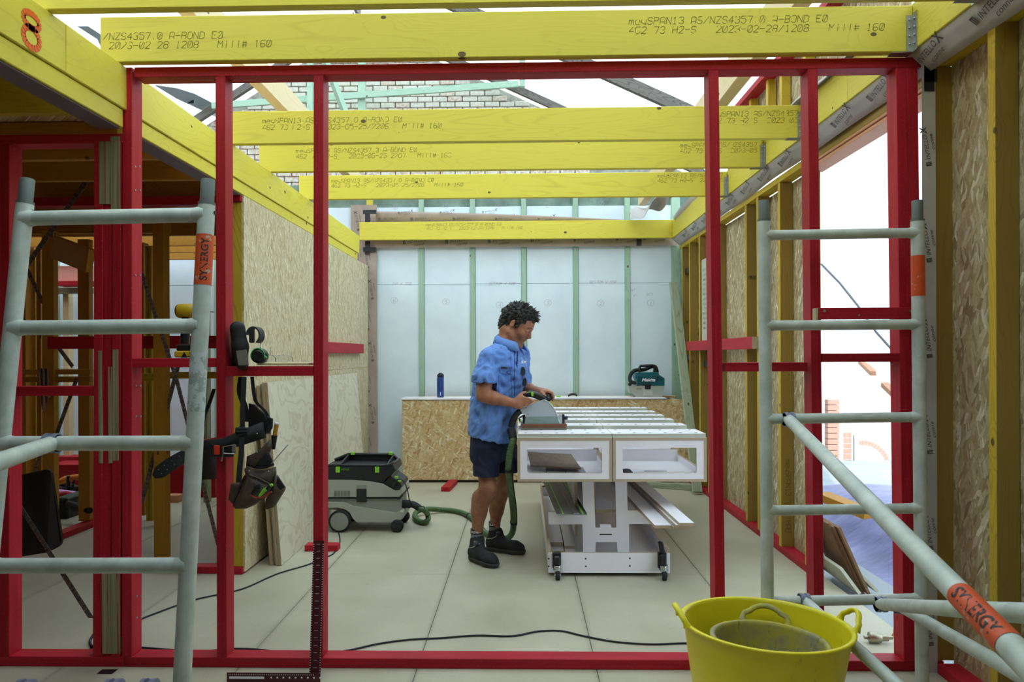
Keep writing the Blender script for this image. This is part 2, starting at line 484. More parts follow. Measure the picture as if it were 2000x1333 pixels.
def strokes(mb, text, o, u, v, h, th=.0022, adv=.9, slant=.12, mat=0, n=None, fade=0):
    """thin line lettering laid on a surface: origin o, unit directions u (along) and v (up)"""
    o, u, v = V(o), V(u).normalized(), V(v).normalized(); nn = u.cross(v)
    s = h/6.0
    for k, ch in enumerate(text):
        for pl in GL.get(ch, '').split('|'):
            pts = [(int(q[0]), int(q[1])) for q in pl.split()]
            for a, b in zip(pts, pts[1:]):
                if fade and random.random() < fade: continue
                A = o+u*(k*h*adv+(a[0]+a[1]*slant*1.2)*s)+v*(a[1]*s); B = o+u*(k*h*adv+(b[0]+b[1]*slant*1.2)*s)+v*(b[1]*s)
                d = (B-A).normalized(); e = nn.cross(d)*th/2; A = A-d*th*.3; B = B+d*th*.3
                mb.add([A-e, B-e, B+e, A+e], [(0,1,2,3)], mat)
def line(mb, A, B, n, th, mat=0):
    A, B = V(A), V(B); e = V(n).cross((B-A).normalized())*th/2; mb.add([A-e, B-e, B+e, A+e], [(0,1,2,3)], mat)
FC = {}
def font_geo(text, shear=0.0, bold=0.0):
    k = (text, shear, bold)
    if k not in FC:
        c = bpy.data.curves.new('txt', 'FONT'); c.body = text; c.size = 1.0; c.shear = shear; c.offset = bold; c.resolution_u = 3
        o = bpy.data.objects.new('txt', c); COL.objects.link(o)
        dg = bpy.context.evaluated_depsgraph_get(); me = o.evaluated_get(dg).to_mesh()
        vs = [tuple(q.co) for q in me.vertices]; fs = [tuple(p.vertices) for p in me.polygons]
        o.evaluated_get(dg).to_mesh_clear()
        bpy.data.objects.remove(o); bpy.data.curves.remove(c)
        xs = [q[0] for q in vs]; x0, x1 = min(xs), max(xs)
        FC[k] = ([(a-x0, b, 0) for a, b, _ in vs], fs, x1-x0)
    return FC[k]
def lettering(mb, text, o, u, v, h, shear=0.0, bold=0.0, mat=0, fit=None, bend=None):
    """font lettering; h = cap height, fit = total width"""
    vs, fs, wd = font_geo(text, shear, bold)
    o, u, v = V(o), V(u).normalized(), V(v).normalized(); s = h/.70; sx = fit/wd if fit else s
    out = [bend(a*sx, b*s) if bend else o+u*(a*sx)+v*(b*s) for a, b, c in vs]
    mb.add(out, fs, mat); return wd*sx
def membrane_print(mb, o, u, v, h, mat=0):
    """one repeat of the print on the building membrane"""
    o, u, v = V(o), V(u).normalized(), V(v).normalized()
    u2 = (u*.985+v*.17).normalized(); v2 = (v*.985-u*.17).normalized()
    s = h
    for i, (a, b_) in enumerate(((0,0),(.24,.0),(.48,.0))):
        mb.add([o+u2*s*(a)+v2*s*b_, o+u2*s*(a+.17)+v2*s*b_, o+u2*s*(a+.17)+v2*s*.75, o+u2*s*a+v2*s*.75], [(0,1,2,3)], mat)
    mb.add([o+v2*s*.75, o+u2*s*.65+v2*s*.75, o+u2*s*.65+v2*s*.95, o+v2*s*.95], [(0,1,2,3)], mat)
    lettering(mb, 'INTELLO', o+u2*s*1.1, u2, v2, s*.72, .3, 0.0, mat, fit=s*4.2)
    lettering(mb, 'X', o+u2*s*5.4-v2*s*.05, u2, v2, s*1.05, .15, .03, mat, fit=s*1.3)
    lettering(mb, 'conne', o+u2*s*2.6-v2*s*.95, u2, v2, s*.62, .3, 0.0, mat, fit=s*2.7)

# ------------------------------------------------------------------ floor
t = NT('chipboard_flooring'); v, x, y, z = t.coord()
n1 = t.noise(v, 2.2, 4, .6); n2 = t.noise(v, 160, 3, .7); n3 = t.noise(v, 14, 4, .7)
c = t.ramp(t.math('ADD', t.math('MULTIPLY', n1, .6), t.math('MULTIPLY', n2, .4)), [(.3, 'a39c84'), (.55, 'b4ad96'), (.75, 'c3bca6')])
fr = t.math('FRACT', t.math('DIVIDE', t.math('ADD', x, 1.28+8.0), .8))
dj = t.math('MULTIPLY', t.math('MINIMUM', fr, t.math('SUBTRACT', 1.0, fr)), .8)
wv = t.noise(vmul(t, v, (20, 1.2, 1)), 1.0, 3, .6)
smear = t.math('MULTIPLY', t.mr(dj, .004, t.mr(wv, .2, .8, .012, .038), 1, 0), t.mr(t.noise(vmul(t, v, (3, 60, 1)), 1.0, 3, .7), .3, .6, .3, 1))
c = t.mix(t.math('MULTIPLY', smear, .5), c, lin('7d7864'))
c = t.mix(t.mr(n3, .62, .74, 0, .35), c, lin('8c8771'))
sp = t.voro(v, 9.0); c = t.mix(t.mr(sp, .02, .05, .5, 0), c, lin('6e6a58'))
t.base(c); t.set(t.mr(n1, .3, .7, .45, .62)); t.bump(n2, .15, .001)
M['floor'] = t.mat
M['subfloor'] = plain('dark_subfloor', '3a362c', .9)
floor = struct('floor', 'greenish grey chipboard floor sheets with dusty joints')
bx = [-6.08+.8*i for i in range(10)]+[1.88]
row = 0
for i in range(len(bx)-1):
    ys = [(-1.2, 2.31), (2.31, 4.72), (4.72, 7.12), (7.12, 9.0)] if i % 2 == 0 else [(-1.2, 1.1), (1.1, 4.72), (4.72, 8.3), (8.3, 9.0)]
    for (ya, yb) in ys:
        MB().box((bx[i]+.0012, ya+.0012, -.02), (bx[i+1]-.0012, yb-.0012, 0), .0015).build('floor_panel', M['floor'], floor)
MB().box((-6.1, -1.25, -.06), (1.86, 9.05, -.021)).build('subfloor', M['subfloor'], floor)

# ------------------------------------------------------------------ red stud wall across the room
F0, F1 = 3.30, 3.39
wf = struct('wall_front', 'open red painted stud frame across the front of the room')
xl, xr = XX(262, F0, 140), 1.752
tbox('top_plate', (xl, F0, 2.655), (xr, F1, 2.70), M['red'], wf)
tbox('bottom_plate', (-1.80, F0, 0.0), (1.84, F1, .045), M['red'], wf)
tbox('bottom_plate', (-3.6, F0, 0.0), (-1.803, F1, .045), M['red'], wf)
def lean_stud(pxt, pxb, zt=2.655, zb=.045, w=.044, m='red', y0=F0, name='stud'):
    a, b = XX(pxb, y0, 1280), XX(pxt, y0, 150)
    return timber(name, (a, y0+.045, zb), (b, y0+.045, zt), .09, w, M[m], wf, (-1,0,0))
lean_stud(268.5-20, 268.5-21, zt=2.70)          # beside the packed post
lean_stud(430, 433)
lean_stud(622, 621)
lean_stud(1394, 1408)
lean_stud(1587.5, 1601.5)
lean_stud(1761, 1776, w=.047); lean_stud(1782, 1796.5, w=.047)
for a, m in ((190.5, 'red'), (208.5, 'red'), (226.5, 'red')):
    lean_stud(a+1, a-1, zt=2.36, w=.040, m=m, y0=F0+(.006 if a == 208.5 else 0))
# worn strips between the packers
for (a, b, ya, yb) in ((195, 217, 268, 392), (218, 236, 258, 420), (192, 199, 682, 905), (211, 219, 714, 905), (220, 231, 680, 900), (197, 232, 1124, 1282)):
    c_ = tbox('worn_strip', (XX(a, F0), F0-.0015, ZZ(yb, F0)), (XX(b, F0), F0+.02, ZZ(ya, F0)), M['red_worn'], wf, .0005); c_['label'] = 'bare weathered strip where the red paint has worn off'
lean_stud(8, 8, zt=2.36)
tbox('stud', (-3.12, F0, .045), (-3.075, F1, 2.36), M['red'], wf)
tbox('stud', (-3.57, F0, .045), (-3.525, F1, 2.36), M['red'], wf)
tbox('top_plate', (-3.6, F0, 2.36), (-1.80, F1, 2.402), M['red'], wf)
def nog(pa, pb, ya, yb, m='red', y0=F0, y1=F1, name='nogging'):
    c = (pa+pb)/2
    return tbox(name, (XX(pa, y0, ya), y0+.003, ZZ(yb, y0, c)), (XX(pb, y0, ya), y1, ZZ(ya, y0, c)), M[m], wf)
nog(441, 611, 716, 735)
nog(256.5, 421, 700, 718)
nog(18, 181, 755.5, 774)
nog(1416, 1578, 708.5, 726)
nog(1606, 1759, 690.5, 707.5)
b = nog(1599, 1792, 601, 623.5, y0=F0-.048, y1=F0-.004, name='board')
b['label'] = 'short red board screwed across the two right studs'
sc = MB()
for px in (1610, 1779):
    p = at(px, 608, F0-.048); sc.cyl((p.x, p.y-.003, p.z), (p.x, p.y+.01, p.z), .006, 10)
p = at(1678, 616, F0-.048); sc.cyl((p.x, p.y-.002, p.z), (p.x, p.y+.01, p.z), .004, 8)
sc.build('screw', M['steel'], wf)
e = MB(); p = at(1596, 612, F0-.048)
e.box((XX(1594.5, F0-.048), F0-.047, ZZ(624.5, F0-.048, 1600)), (XX(1598.6, F0-.048), F0-.006, ZZ(602, F0-.048, 1600)))
e.build('sawn_end', M['raw_end'], wf)
# screws and nail heads in the studs
sc = MB()
for px, ys in ((272, (318, 365, 533, 752, 812, 1168, 1210)),):
    for yy in ys:
        for k in (-.02, .02):
            X = XX(259.5, F0, 700)+.0005; Y = F0+.045+k; Z = 1.4-(yy-693)*(Y)/FPX
            sc.cyl((X-.002, Y, Z), (X+.002, Y, Z), .0045, 8)
sc.build('nail_heads', M['steel'], wf)

# ------------------------------------------------------------------ right wall
wr = struct('wall_right', 'right wall of yellow studs lined outside with strand board')
XR = 1.80
tbox('bottom_plate', (XR, 4.74, 0), (XR+.09, 8.58, .045), M['red'], wr)
tbox('bottom_plate', (XR, 0.8, 0), (XR+.09, 3.28, .045), M['red'], wr)
for yn in (8.42, 8.05, 7.60, 7.25, 6.95, 6.02, 5.72, 5.24, 4.755):
    tbox('stud', (XR, yn, .045), (XR+.09, yn+.045, 2.60), M['stud'], wr)
for yn in (3.31, 2.87, 2.32, 1.72, 1.2):
    tbox('stud', (XR, yn, .045), (XR+.09, yn+.045, 2.66), M['stud'], wr)
tbox('top_plate', (XR, 4.75, 2.602), (XR+.09, 8.58, 2.645), M['stud'], wr)
tbox('top_plate', (XR, 0.8, 2.662), (XR+.09, 3.45, 2.70), M['stud'], wr)
tbox('lintel', (XR+.002, 3.36, 2.60), (XR+.09, 4.74, 2.66), M['stud'], wr)
M['bare_red'] = wood('bare_orange_timber', 'a86040', 'd89a74', knots=.2, contrast=.7)
tbox('door_head', (XR+.002, 3.36, 2.582), (XR+.12, 4.80, 2.598), M['bare_red'], wr)
tbox('door_head', (XR+.01, 3.36, 2.56), (XR+.12, 4.80, 2.579), M['bare_red'], wr)
def osheet(x0, y0, z0, x1, y1, z1, m, par, name='strand_board_sheet'):
    return MB().box((x0+.0, y0+.0015, z0+.0015), (x1, y1-.0015, z1-.0015), .001).build(name, M[m], par)
for (a, b_) in ((4.80, 5.95), (5.962, 7.2), (7.2, 8.6)):
    osheet(XR+.092, a, .0, XR+.104, b_, 2.60, 'osb_right', wr)
for (a, b_) in ((0.8, 2.0), (2.0, 3.32)):
    osheet(XR+.092, a, .0, XR+.104, b_, 2.70, 'osb_right', wr)
osheet(XR+.092, 3.35, 2.60, XR+.104, 4.8, 2.9, 'osb_right', wr)
# washer and bolt on the near bottom plate
bt = MB(); p = at(1857, 1312, 2.62)
bt.box((XR+.02, 2.66, .045), (XR+.07, 2.71, .049)); bt.cyl((XR+.045, 2.685, .045), (XR+.045, 2.685, .075), .006, 10); bt.cyl((XR+.045, 2.685, .049), (XR+.045, 2.685, .06), .011, 6)
bt.build('hold_down_bolt', M['steel'], wr)
# writing on the studs
wt = MB()
for (px, y0p, y1p, txt, h) in ((1466, 868, 1010, 'meySPAN13 (09T HAB', .045), (1532, 898, 1035, 'meySPAN13 (09T HAB', .05)):
    Yf = 5.72 if px == 1466 else 5.24
    o = V((XR+.033, Yf-.001, ZZ(y0p, Yf, px)))
    strokes(wt, txt, o, (0,0,-1), (1,0,0), h*.7, .0032, .82, 0)
for (Yf, yy, px) in ((7.60, 563, 1356), (6.02, 543, 1463)):
    o = V((XR+.012, Yf-.001, ZZ(yy+3, Yf, px)))
    strokes(wt, 'MNXN', o, (1,0,0), (0,0,1), .03, .005, .6, .3)
wt.build('printed_text', M['ink'], wr)
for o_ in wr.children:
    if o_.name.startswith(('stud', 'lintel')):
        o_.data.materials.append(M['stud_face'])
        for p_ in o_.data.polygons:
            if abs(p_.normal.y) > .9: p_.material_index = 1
# black gaskets between studs
g = MB()
for (a, b_, z_) in ((8.095, 8.42, 2.33), (8.095, 8.42, 1.36), (7.30, 7.58, 1.3)):
    g.box((XR+.03, a, z_-.03), (XR+.09, b_, z_+.03))
g.build('service_block', M['black'], wr)
# site sheet with notes pinned on studs
nt = MB(); ya, yb = 7.50, 6.98
nt.box((XR-.006, yb, 1.53), (XR-.001, ya, 2.34), .001)
s_ = nt.build('notice_sheet', plain('pale_board', 'b9b7a2', .7, var=.05), None)
tag(s_, 'pale card sheet with handwritten lines fixed to the right wall studs', 'notice')
nk = MB()
for i in range(13):
    z_ = 2.22-i*.048
    strokes(nk, random.choice(['Mn eL m', 'ovL m c', 'Lm on e', 'nVmn L']), (XR-.0068, ya-.05, z_), (0,-1,0), (0,0,1), .026, .003, .9, .3)
nk.build('handwriting', M['ink_grey'], s_)

# membrane along the right beam and down the corner
t = NT('brown_membrane'); v, x, y, z = t.coord()
n1 = t.noise(v, 3, 4, .6); n2 = t.noise(v, 120, 2)
t.base(t.ramp(n1, [(.3, 'a08e80'), (.7, 'b8a698')])); t.set(.5, spec=.4); t.bump(t.math('ADD', n1, t.math('MULTIPLY', n2, .05)), .5, .01)
M['memb'] = t.mat
t = NT('grey_membrane'); v, x, y, z = t.coord()
n1 = t.noise(v, 4, 4, .6)
t.base(t.ramp(n1, [(.3, 'b0aaa6'), (.7, 'c4beba')])); t.set(.5); t.bump(n1, .5, .01)
M['memb_grey'] = t.mat
M['tape'] = plain('black_tape', '1d2126', .35, 0, .3, 20)
mr_ = MB()
mr_.sheet(lambda u, v_: V((1.700+.006*math.sin(u*40)*v_+.085*v_, .9+u*7.6, 2.7105-(.078+.006*math.sin(u*9)+.003*math.sin(u*31))*v_)), 90, 3, .002)
mo = mr_.build('membrane_strip', M['memb_grey'], wr)
pr = MB()
for i in range(16):
    Y = 1.6+i*.43
    membrane_print(pr, (1.7455, Y, 2.6555), (0,-1,0), (-.085,0,.078), .040)
    # printed face towards the room
pr.build('printed_text', M['ink_grey'], mo)
mv = MB(); mv.box((1.748, F0-.012, .0), (1.806, F0-.009, 2.68))
mvo = mv.build('membrane_strip', M['memb_grey'], wr)
pr = MB()
for i in range(6): membrane_print(pr, (1.79, F0-.0135, .12+i*.42), (0,0,1), (-1,0,0), .026)
pr.build('printed_text', M['ink_grey'], mvo)
tp = MB()
tp.box((1.757, F0-.016, 2.545), (1.80, F0-.013, 2.70)); tp.box((1.757, F0-.016, 2.585), (1.812, F0-.0135, 2.64))
tp.build('black_tape', M['tape'], mvo)

# ------------------------------------------------------------------ left wall (between the rooms)
wl = struct('wall_left', 'left partition of studs faced with pale strand board')
XL = -1.80
for k, (ya, yb) in enumerate(((4.72, 7.17), (7.17, 8.52))):
    for (za, zb) in ((.012, 1.262), (1.262, 2.43)):
        osheet(XL-.0, ya, za, XL+.012, yb, zb, 'osb_left', wl)
for i in range(9):
    y0 = 4.72+i*.46
    tbox('stud', (XL-.09, y0, .045), (XL-.001, y0+.045, 2.385), M['stud'], wl)
tbox('top_plate', (XL-.09, 4.70, 2.387), (XL-.001, 8.55, 2.43), M['red'], wl)
tbox('bottom_plate', (XL-.09, 4.70, 0), (XL-.001, 8.55, .044), M['red'], wl)
tbox('bottom_plate', (XL-.60, 4.72, 0), (XL-.0, 4.81, .044), M['red'], wl)
# red rails along both side walls
r1 = tbox('red_rail', (XL+.013, 6.4, 1.42), (XL+.058, 8.08, 1.52), M['red'], None)
tag(r1, 'red painted rail fixed along the pale strand board wall on the left', 'rail')
r2 = MB(); a = at(1342, 677, 8.0); 
r2o = tbox('red_rail', (XR-.050, 5.72, 1.435), (XR-.004, 8.0, 1.53), M['red'], None)
tag(r2o, 'red painted rail with bare sawn end crossing the right wall studs', 'rail')
MB().box((XR-.049, 5.716, 1.436), (XR-.005, 5.7198, 1.529)).build('sawn_end', M['raw_end'], r2o)

# ------------------------------------------------------------------ back wall
wb = struct('wall_back', 'back wall of white insulation boards between green treated studs')
YB = 8.60
t = NT('white_insulation_board'); v, x, y, z = t.coord()
n1 = t.noise(v, 60, 3, .6); n2 = t.noise(v, 3, 3)
t.base(t.ramp(n2, [(.3, 'dae8f2'), (.7, 'e6f2fa')])); t.set(.6); t.bump(n1, .25, .004)
M['eps'] = t.mat
studs = [XX(p, YB) for p in (823.5, 923.5, 1024, 1125, 1226.5)]
left = [XX(p, YB) for p in (722, 622, 522, 423, 318, 214, 110)]
sx = sorted(left+studs+[XX(1321, YB)])
for X in sx:
    w_ = .058 if X < 1.6 else .10
    tbox('stud', (X-w_/2, YB, .0), (X+w_/2, YB+.09, 3.34), M['green'], wb)
for a, b_ in zip([sx[0]-.6]+sx, sx):
    if a < sx[0]: continue
    for (za, zb) in ((.0, 2.22), (2.223, 3.12)):
        MB().box((a+.032, YB+.018, za), (b_-(.03 if b_ < 1.6 else .05), YB+.09, zb), .003).build('insulation_board', M['eps'], wb)
M['moss'] = plain('mossy_render', '7b8f82', .8, 0, .5, 5, .3)
MB().box((sx[0], YB+.05, 3.123), (sx[-1], YB+.11, 3.40), .004).build('mossy_band', M['moss'], wb)
MB().box((sx[0]-2, YB+.10, -.2), (sx[-1]+.3, YB+.13, 3.3)).build('backing', M['moss'], wb)
tbox('stud', (XX(722, YB)-.03, YB-.004, 2.9), (XX(722, YB)+.04, YB+.05, 3.4), M['yellow'], wb)
# membrane on the back wall
Ym = YB-.02
mb_ = MB(); mb_.box((XX(686, Ym), Ym, .0), (XX(737, Ym), Ym+.002, ZZ(398, Ym)))
mvert = mb_.build('membrane_strip', M['memb'], wb)
pr = MB()
for i in range(8): membrane_print(pr, (XX(722+(i % 2)*9, Ym), Ym-.001, .25+i*.36), (0,0,1), (-1,0,0), .035)
for i in range(7): membrane_print(pr, (XX(704, Ym), Ym-.001, .45+i*.4), (0,0,1), (-1,0,0), .035)
pr.build('printed_text', M['ink_grey'], mvert)
Yu = 8.46
mb_ = MB()
def upper(u, v_):
    px = 734+u*(1306-734); top = 410+4*u+22*u**1.6
    return V((XX(px, Yu), Yu+.09-.06*v_-.02*math.sin(v_*PI)+.0*u, ZZ(top, Yu)*v_+(2.90)*(1-v_)))
mb_.sheet(upper, 40, 6, .002)
mup = mb_.build('membrane_strip', M['memb'], wb)
pr = MB()
for i, px in enumerate((738, 802, 885, 968, 1052)):
    membrane_print(pr, (XX(px, Yu-.02), 8.488, ZZ(429-i*.2, Yu-.02)), (1,0,0), (0,.25,1), .047-.004*i)
for i, px in enumerate((778, 860, 943)):
    membrane_print(pr, (XX(px, Yu-.02), 8.475, ZZ(415, Yu-.02)), (1,0,0), (0,.25,1), .026)
pr.build('printed_text', M['ink_grey'], mup)
mb_ = MB(); mb_.box((XX(733, Ym), Ym-.02, ZZ(483, Ym)), (XX(1326, Ym), Ym-.018, 2.76))
mlo = mb_.build('membrane_strip', M['memb'], wb)
pr = MB()
for i in range(7):
    membrane_print(pr, (XX(789+i*83-(0 if i < 6 else 30), Ym), Ym-.0215, ZZ(477-i*.8, Ym)), (1,0,0), (0,0,1), .046)
pr.build('printed_text', M['ink_grey'], mlo)
tp = MB()
def tr(px0, px1, y0, y1, Yq=8.44): tp.box((XX(px0, Yq), Yq, ZZ(y1, Yq)), (XX(px1, Yq), Yq+.001, ZZ(y0, Yq)))
tr(710, 736, 408, 416, 8.45); tr(714, 724, 416, 436, 8.45); tr(714, 724, 469, 482, 8.55); tr(710, 735, 481, 490, 8.555); tr(714, 723, 490, 495, 8.56); tr(1244, 1254, 469, 482, 8.555)
tp.build('black_tape', M['tape'], wb)
# pencil marks on the boards
pc = MB()
for n_, px, py in (('6', 770, 587), ('5', 871, 590), ('4', 976, 596), ('3', 1070, 592), ('2', 1173, 593), ('1', 1271, 592)):
    c = at(px, py, YB+.0165)
    strokes(pc, n_, c-V((.014, 0, .02)), (1,0,0), (0,0,1), .036, .003, .9, .2)
    pts = [c+V((.04*math.cos(a*PI/9), 0, .036*math.sin(a*PI/9))) for a in range(19)]
    for a, b_ in zip(pts, pts[1:]): line(pc, a, b_, (0,-1,0), .0025)
for n_, px, py in (('5', 773, 404), ('5', 871, 402), ('4', 973, 403), ('3', 1069, 401), ('2', 1174, 397), ('1', 1264, 397)):
    c = at(px, py, YB+.0165)
    strokes(pc, n_, c-V((.014, 0, .016)), (1,0,0), (0,0,1), .032, .003, .9, .2)
    pts = [c+V((.032*math.cos(a*PI/9), 0, .03*math.sin(a*PI/9))) for a in range(19)]
    for a, b_ in zip(pts, pts[1:]): line(pc, a, b_, (0,-1,0), .0025)
for px, py, tx in ((955, 557, 'BOTTOM V 520'), (1152, 554, 'BOTTOM V 550'), (1262, 578, '977'), (1232, 569, 'mt'), (1236, 580, 'Vn'), (765, 557, 'INT X 550')):
    strokes(pc, tx, at(px, py, YB+.0165), (1,0,0), (0,0,1), .03, .0025, .85, .2)
for a, b_ in zip(sx[7:-1], sx[8:]):
    line(pc, (a+.033, YB+.0166, ZZ(558, YB)), (b_-.05, YB+.0166, ZZ(557, YB)), (0,-1,0), .0012)
pc.build('pencil_marks', plain('red_pencil', 'aea4b0', .8), wb)

# ------------------------------------------------------------------ ceiling timbers
ce = struct('ceiling', 'open ceiling of yellow laminated joists and bearers')
ZJ = 2.705
def joist(Y, zb=ZJ, h=.20, x0=-1.87, x1=1.69, m='yellow', y_th=.045):
    return tbox('joist', (x0, Y, zb), (x1, Y+y_th, zb+h), M[m], ce, .003)
def stamp(j, Y, px, py, txt1, txt2, tail='   Mill# 160', h=.03, cut=0):
    m_ = MB(); o = at(px, py, Y-.0008); u, v_ = V((1,0,0)), V((0,0,1))
    strokes(m_, txt1, o, u, v_, h, .0021, .9, .12, fade=.06)
    strokes(m_, txt2+tail, o-v_*(h*1.35), u, v_, h, .0021, .9, .12, fade=.10)
    m_.build('printed_text', M['ink'], j)
def joists():
    L1 = 'meySPAN13 AS/NZS4357.0 A-BOND E0'
    j = joist(2.75, x0=-1.95, x1=1.69)
    for Y_ in (2.25, 1.78): joist(Y_, x0=-1.95, x1=1.69)
    j = joist(3.25)
    stamp(j, 3.25, 201, 78, '/NZS4357.0 A-BOND E0', ' 2023-02-28/1208')
    stamp(j, 3.25, 1228, 48, L1, '462 73 H2-S   2023-02-28/1208')
    j = joist(4.52, .0+ZJ-.004)
    stamp(j, 4.52, 512, 241, L1, '462 73 H2-S   2023-05-25/2206'); stamp(j, 4.52, 1384, 228, L1[:22], '462 73 H2-S  2023-05', '')
    j = joist(5.23)
    stamp(j, 5.23, 578, 299, L1, '462 73 H2-S   2023-05-25/2207'); stamp(j, 5.23, 1328, 288, L1[:22], '462 73 H2-S  2023-05', '')
    j = joist(6.17)
    stamp(j, 6.17, 647, 357, L1, '462 73 H2-S   2023-05-25/2206'); stamp(j, 6.17, 1284, 347, L1[:22], '462 73 H2-S  2023-05', '')
    j = joist(8.44, 2.715, .205, XX(703, 8.44), 1.69, y_th=.045)
    stamp(j, 8.44, 832, 442, L1, '462 73 H2-S   2023-02-28/1208')
    return
joists()
# steel hangers at the right beam
for Y in (2.75, 3.25, 4.52, 5.23, 6.17):
    h = MB(); X = 1.69
    h.box((X-.03, Y-.003, ZJ-.004), (X, Y-.0005, ZJ+.155)); h.box((X-.002, Y-.035, ZJ-.002), (X, Y, ZJ+.165))
    h.box((X-.09, Y-.003, ZJ-.005), (X, Y+.048, ZJ-.002)); h.box((X-.002, Y+.045, ZJ), (X, Y+.08, ZJ+.165))
    for k in range(4): h.ball((X-.016, Y-.004, ZJ+.03+k*.035), .005, 8); h.ball((X-.003, Y-.018, ZJ+.03+k*.035), .005, 8)
    h.build('joist_hanger', M['steel'], ce)
# right beam: three lengths end to end
tbox('beam', (1.691, 1.0, 2.712), (1.736, 3.9, 2.915), M['yellow'], ce, .003)
bm = tbox('beam', (1.691, 3.902, 2.712), (1.736, 6.2, 2.915), M['yellow'], ce, .003)
tbox('beam', (1.691, 6.202, 2.712), (1.736, 8.485, 2.915), M['yellow'], ce, .003)
tbox('beam', (1.745, 3.36, 2.72), (1.80, 4.74, 2.765), M['stud'], ce, .003)
# left bearer and the plate below it
tbox('bearer', (-1.825, 2.86, 2.508), (-1.78, 8.05, 2.70), M['yellow'], ce, .003)
br = tbox('bearer', (-1.825, .6, 2.508), (-1.78, 2.857, 2.70), M['yellow'], ce, .003)
e8 = MB(); c8 = atx(62, 60, -1.7785); u8, v8 = V((0,1,0)), V((0,0,1))
for (dz, rz_) in ((.036, .026), (-.026, .036)):
    pts = [c8+u8*(.045*math.cos(a*PI/8))+v8*(dz+rz_*math.sin(a*PI/8)) for a in range(17)]
    for a, b_ in zip(pts, pts[1:]): line(e8, a, b_, (1,0,0), .024)
e8.build('orange_mark', plain('orange_spray', 'e8661c', .7), br)
tbox('lower_bearer', (-1.88, .6, 2.425), (-1.79, F0-.01, 2.505), M['yellow'], ce, .003)
tbox('lower_bearer', (-1.88, F1+.01, 2.432), (-1.79, 8.0, 2.505), M['yellow'], ce, .003)
M['mauve'] = plain('mauve_membrane', '6e6068', .6)
MB().box((-1.90, .6, 2.418), (-1.80, F0-.02, 2.423)).build('membrane_strip', M['mauve'], ce)
MB().box((-1.90, F1+.02, 2.432-.006), (-1.80, 8.0, 2.431)).build('membrane_strip', M['mauve'], ce)
# low joists over the left room
for Y in (3.15, 3.9, 4.37, 4.86, 5.7, 6.4, 7.0, 7.45, 8.0):
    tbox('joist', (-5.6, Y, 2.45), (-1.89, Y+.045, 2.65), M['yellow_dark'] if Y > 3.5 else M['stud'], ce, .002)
MB().box((-7.1, -1.3, 2.655), (-1.9, 6.6, 2.675)).build('deck_sheet', M['osb_floor'], ce)  # unseen deck, carried forward past the left room to darken it and the front

# curled membrane spilling over the back right corner
cm = MB()
def curl(u, v_):
    a = V(at(1232, 424, 8.42)); b = V(at(1345, 383, 7.6)); p = a.lerp(b, u)
    wv = .05*math.sin(u*9+v_*3)+.03*math.sin(u*17+1)
    return p+V((.02*math.sin(v_*5), .14-.30*v_+wv*.6, .02+.07*math.sin(v_*3.2)+wv*.8-.10*(1-u)*v_+.16*u*v_))
cm.sheet(curl, 30, 12, .002, smooth=False)
o = cm.build('loose_membrane', M['memb_grey']); tag(o, 'crumpled grey membrane spilling over the yellow beam in the back right corner', 'membrane')
rl = MB(); rl.tube([at(1385, 372, 7.2), at(1352, 395, 7.6), at(1334, 412, 8.0), at(1322, 425, 8.3)], [.06,.055,.05,.04], 14, smooth=True)
o = rl.build('membrane_roll', M['memb_grey']); tag(o, 'rolled grey membrane lying on the right beam near the back corner', 'membrane')

# ------------------------------------------------------------------ roof, gable and outside
def tarp_mat(name, c, trans=.5, streak=(1.5, 14, 1.5)):
    t = NT(name); v, x, y, z = t.coord()
    n1 = t.noise(vmul(t, v, streak), 1.0, 4, .65, .6)
    n2 = t.noise(v, .7, 3)
    col = t.hsv(lin(c), .5, 1.0, t.mr(t.math('ADD', n1, t.math('MULTIPLY', n2, .5)), .5, 1.0, .84, 1.04))
    t.base(col); t.set(.7)
    tr = t.new('ShaderNodeBsdfTranslucent'); t.L(col, tr.inputs[0])
    mx = t.new('ShaderNodeMixShader'); mx.inputs[0].default_value = trans
    t.L(t.b.outputs[0], mx.inputs[1]); t.L(tr.outputs[0], mx.inputs[2]); t.L(mx.outputs[0], t.out.inputs['Surface'])
    bn = t.new('ShaderNodeBump'); bn.inputs['Strength'].default_value = .4; bn.inputs['Distance'].default_value = .03
    t.L(n1, bn.inputs['Height']); t.L(bn.outputs[0], tr.inputs['Normal']); t.L(bn.outputs[0], t.b.inputs['Normal'])
    return t.mat
M['tarp'] = tarp_mat('white_shade_tarp', 'f4f6fa', .62)
M['tarp_side'] = tarp_mat('white_side_tarp', 'f0f3fa', .62, (1.0, 1.2, 6))
RX, RZ, SR, SL = -2.85, 7.45, .467, .63
def roof_z(X): return RZ-(SR*(X-RX) if X > RX else SL*(RX-X))
def sag(u, v_, a): return a*math.sin(u*23)*math.sin(v_*7+u*3)
y0, y1 = -6.0, 14.0
m_ = MB().sheet(lambda u, v_: V((RX+(3.35-RX)*v_, y0+(y1-y0)*u, roof_z(RX+(3.35-RX)*v_)+.12-.10*abs(math.sin(u*PI*8))*.5+sag(u, v_, .015))), 64, 12)
o = m_.build('roof_tarp', M['tarp']); tag(o, 'white tarp stretched over the dark rafters right of the ridge', 'tarp')
m_ = MB().sheet(lambda u, v_: V((RX-(7.2+RX)*v_, y0+(y1-y0)*u, roof_z(RX-(7.2+RX)*v_)+.12-.05*abs(math.sin(u*PI*8))+sag(u, v_, .02))), 64, 12)
o = m_.build('roof_tarp', M['tarp']); tag(o, 'white tarp stretched over the rafters left of the ridge above the left room', 'tarp')
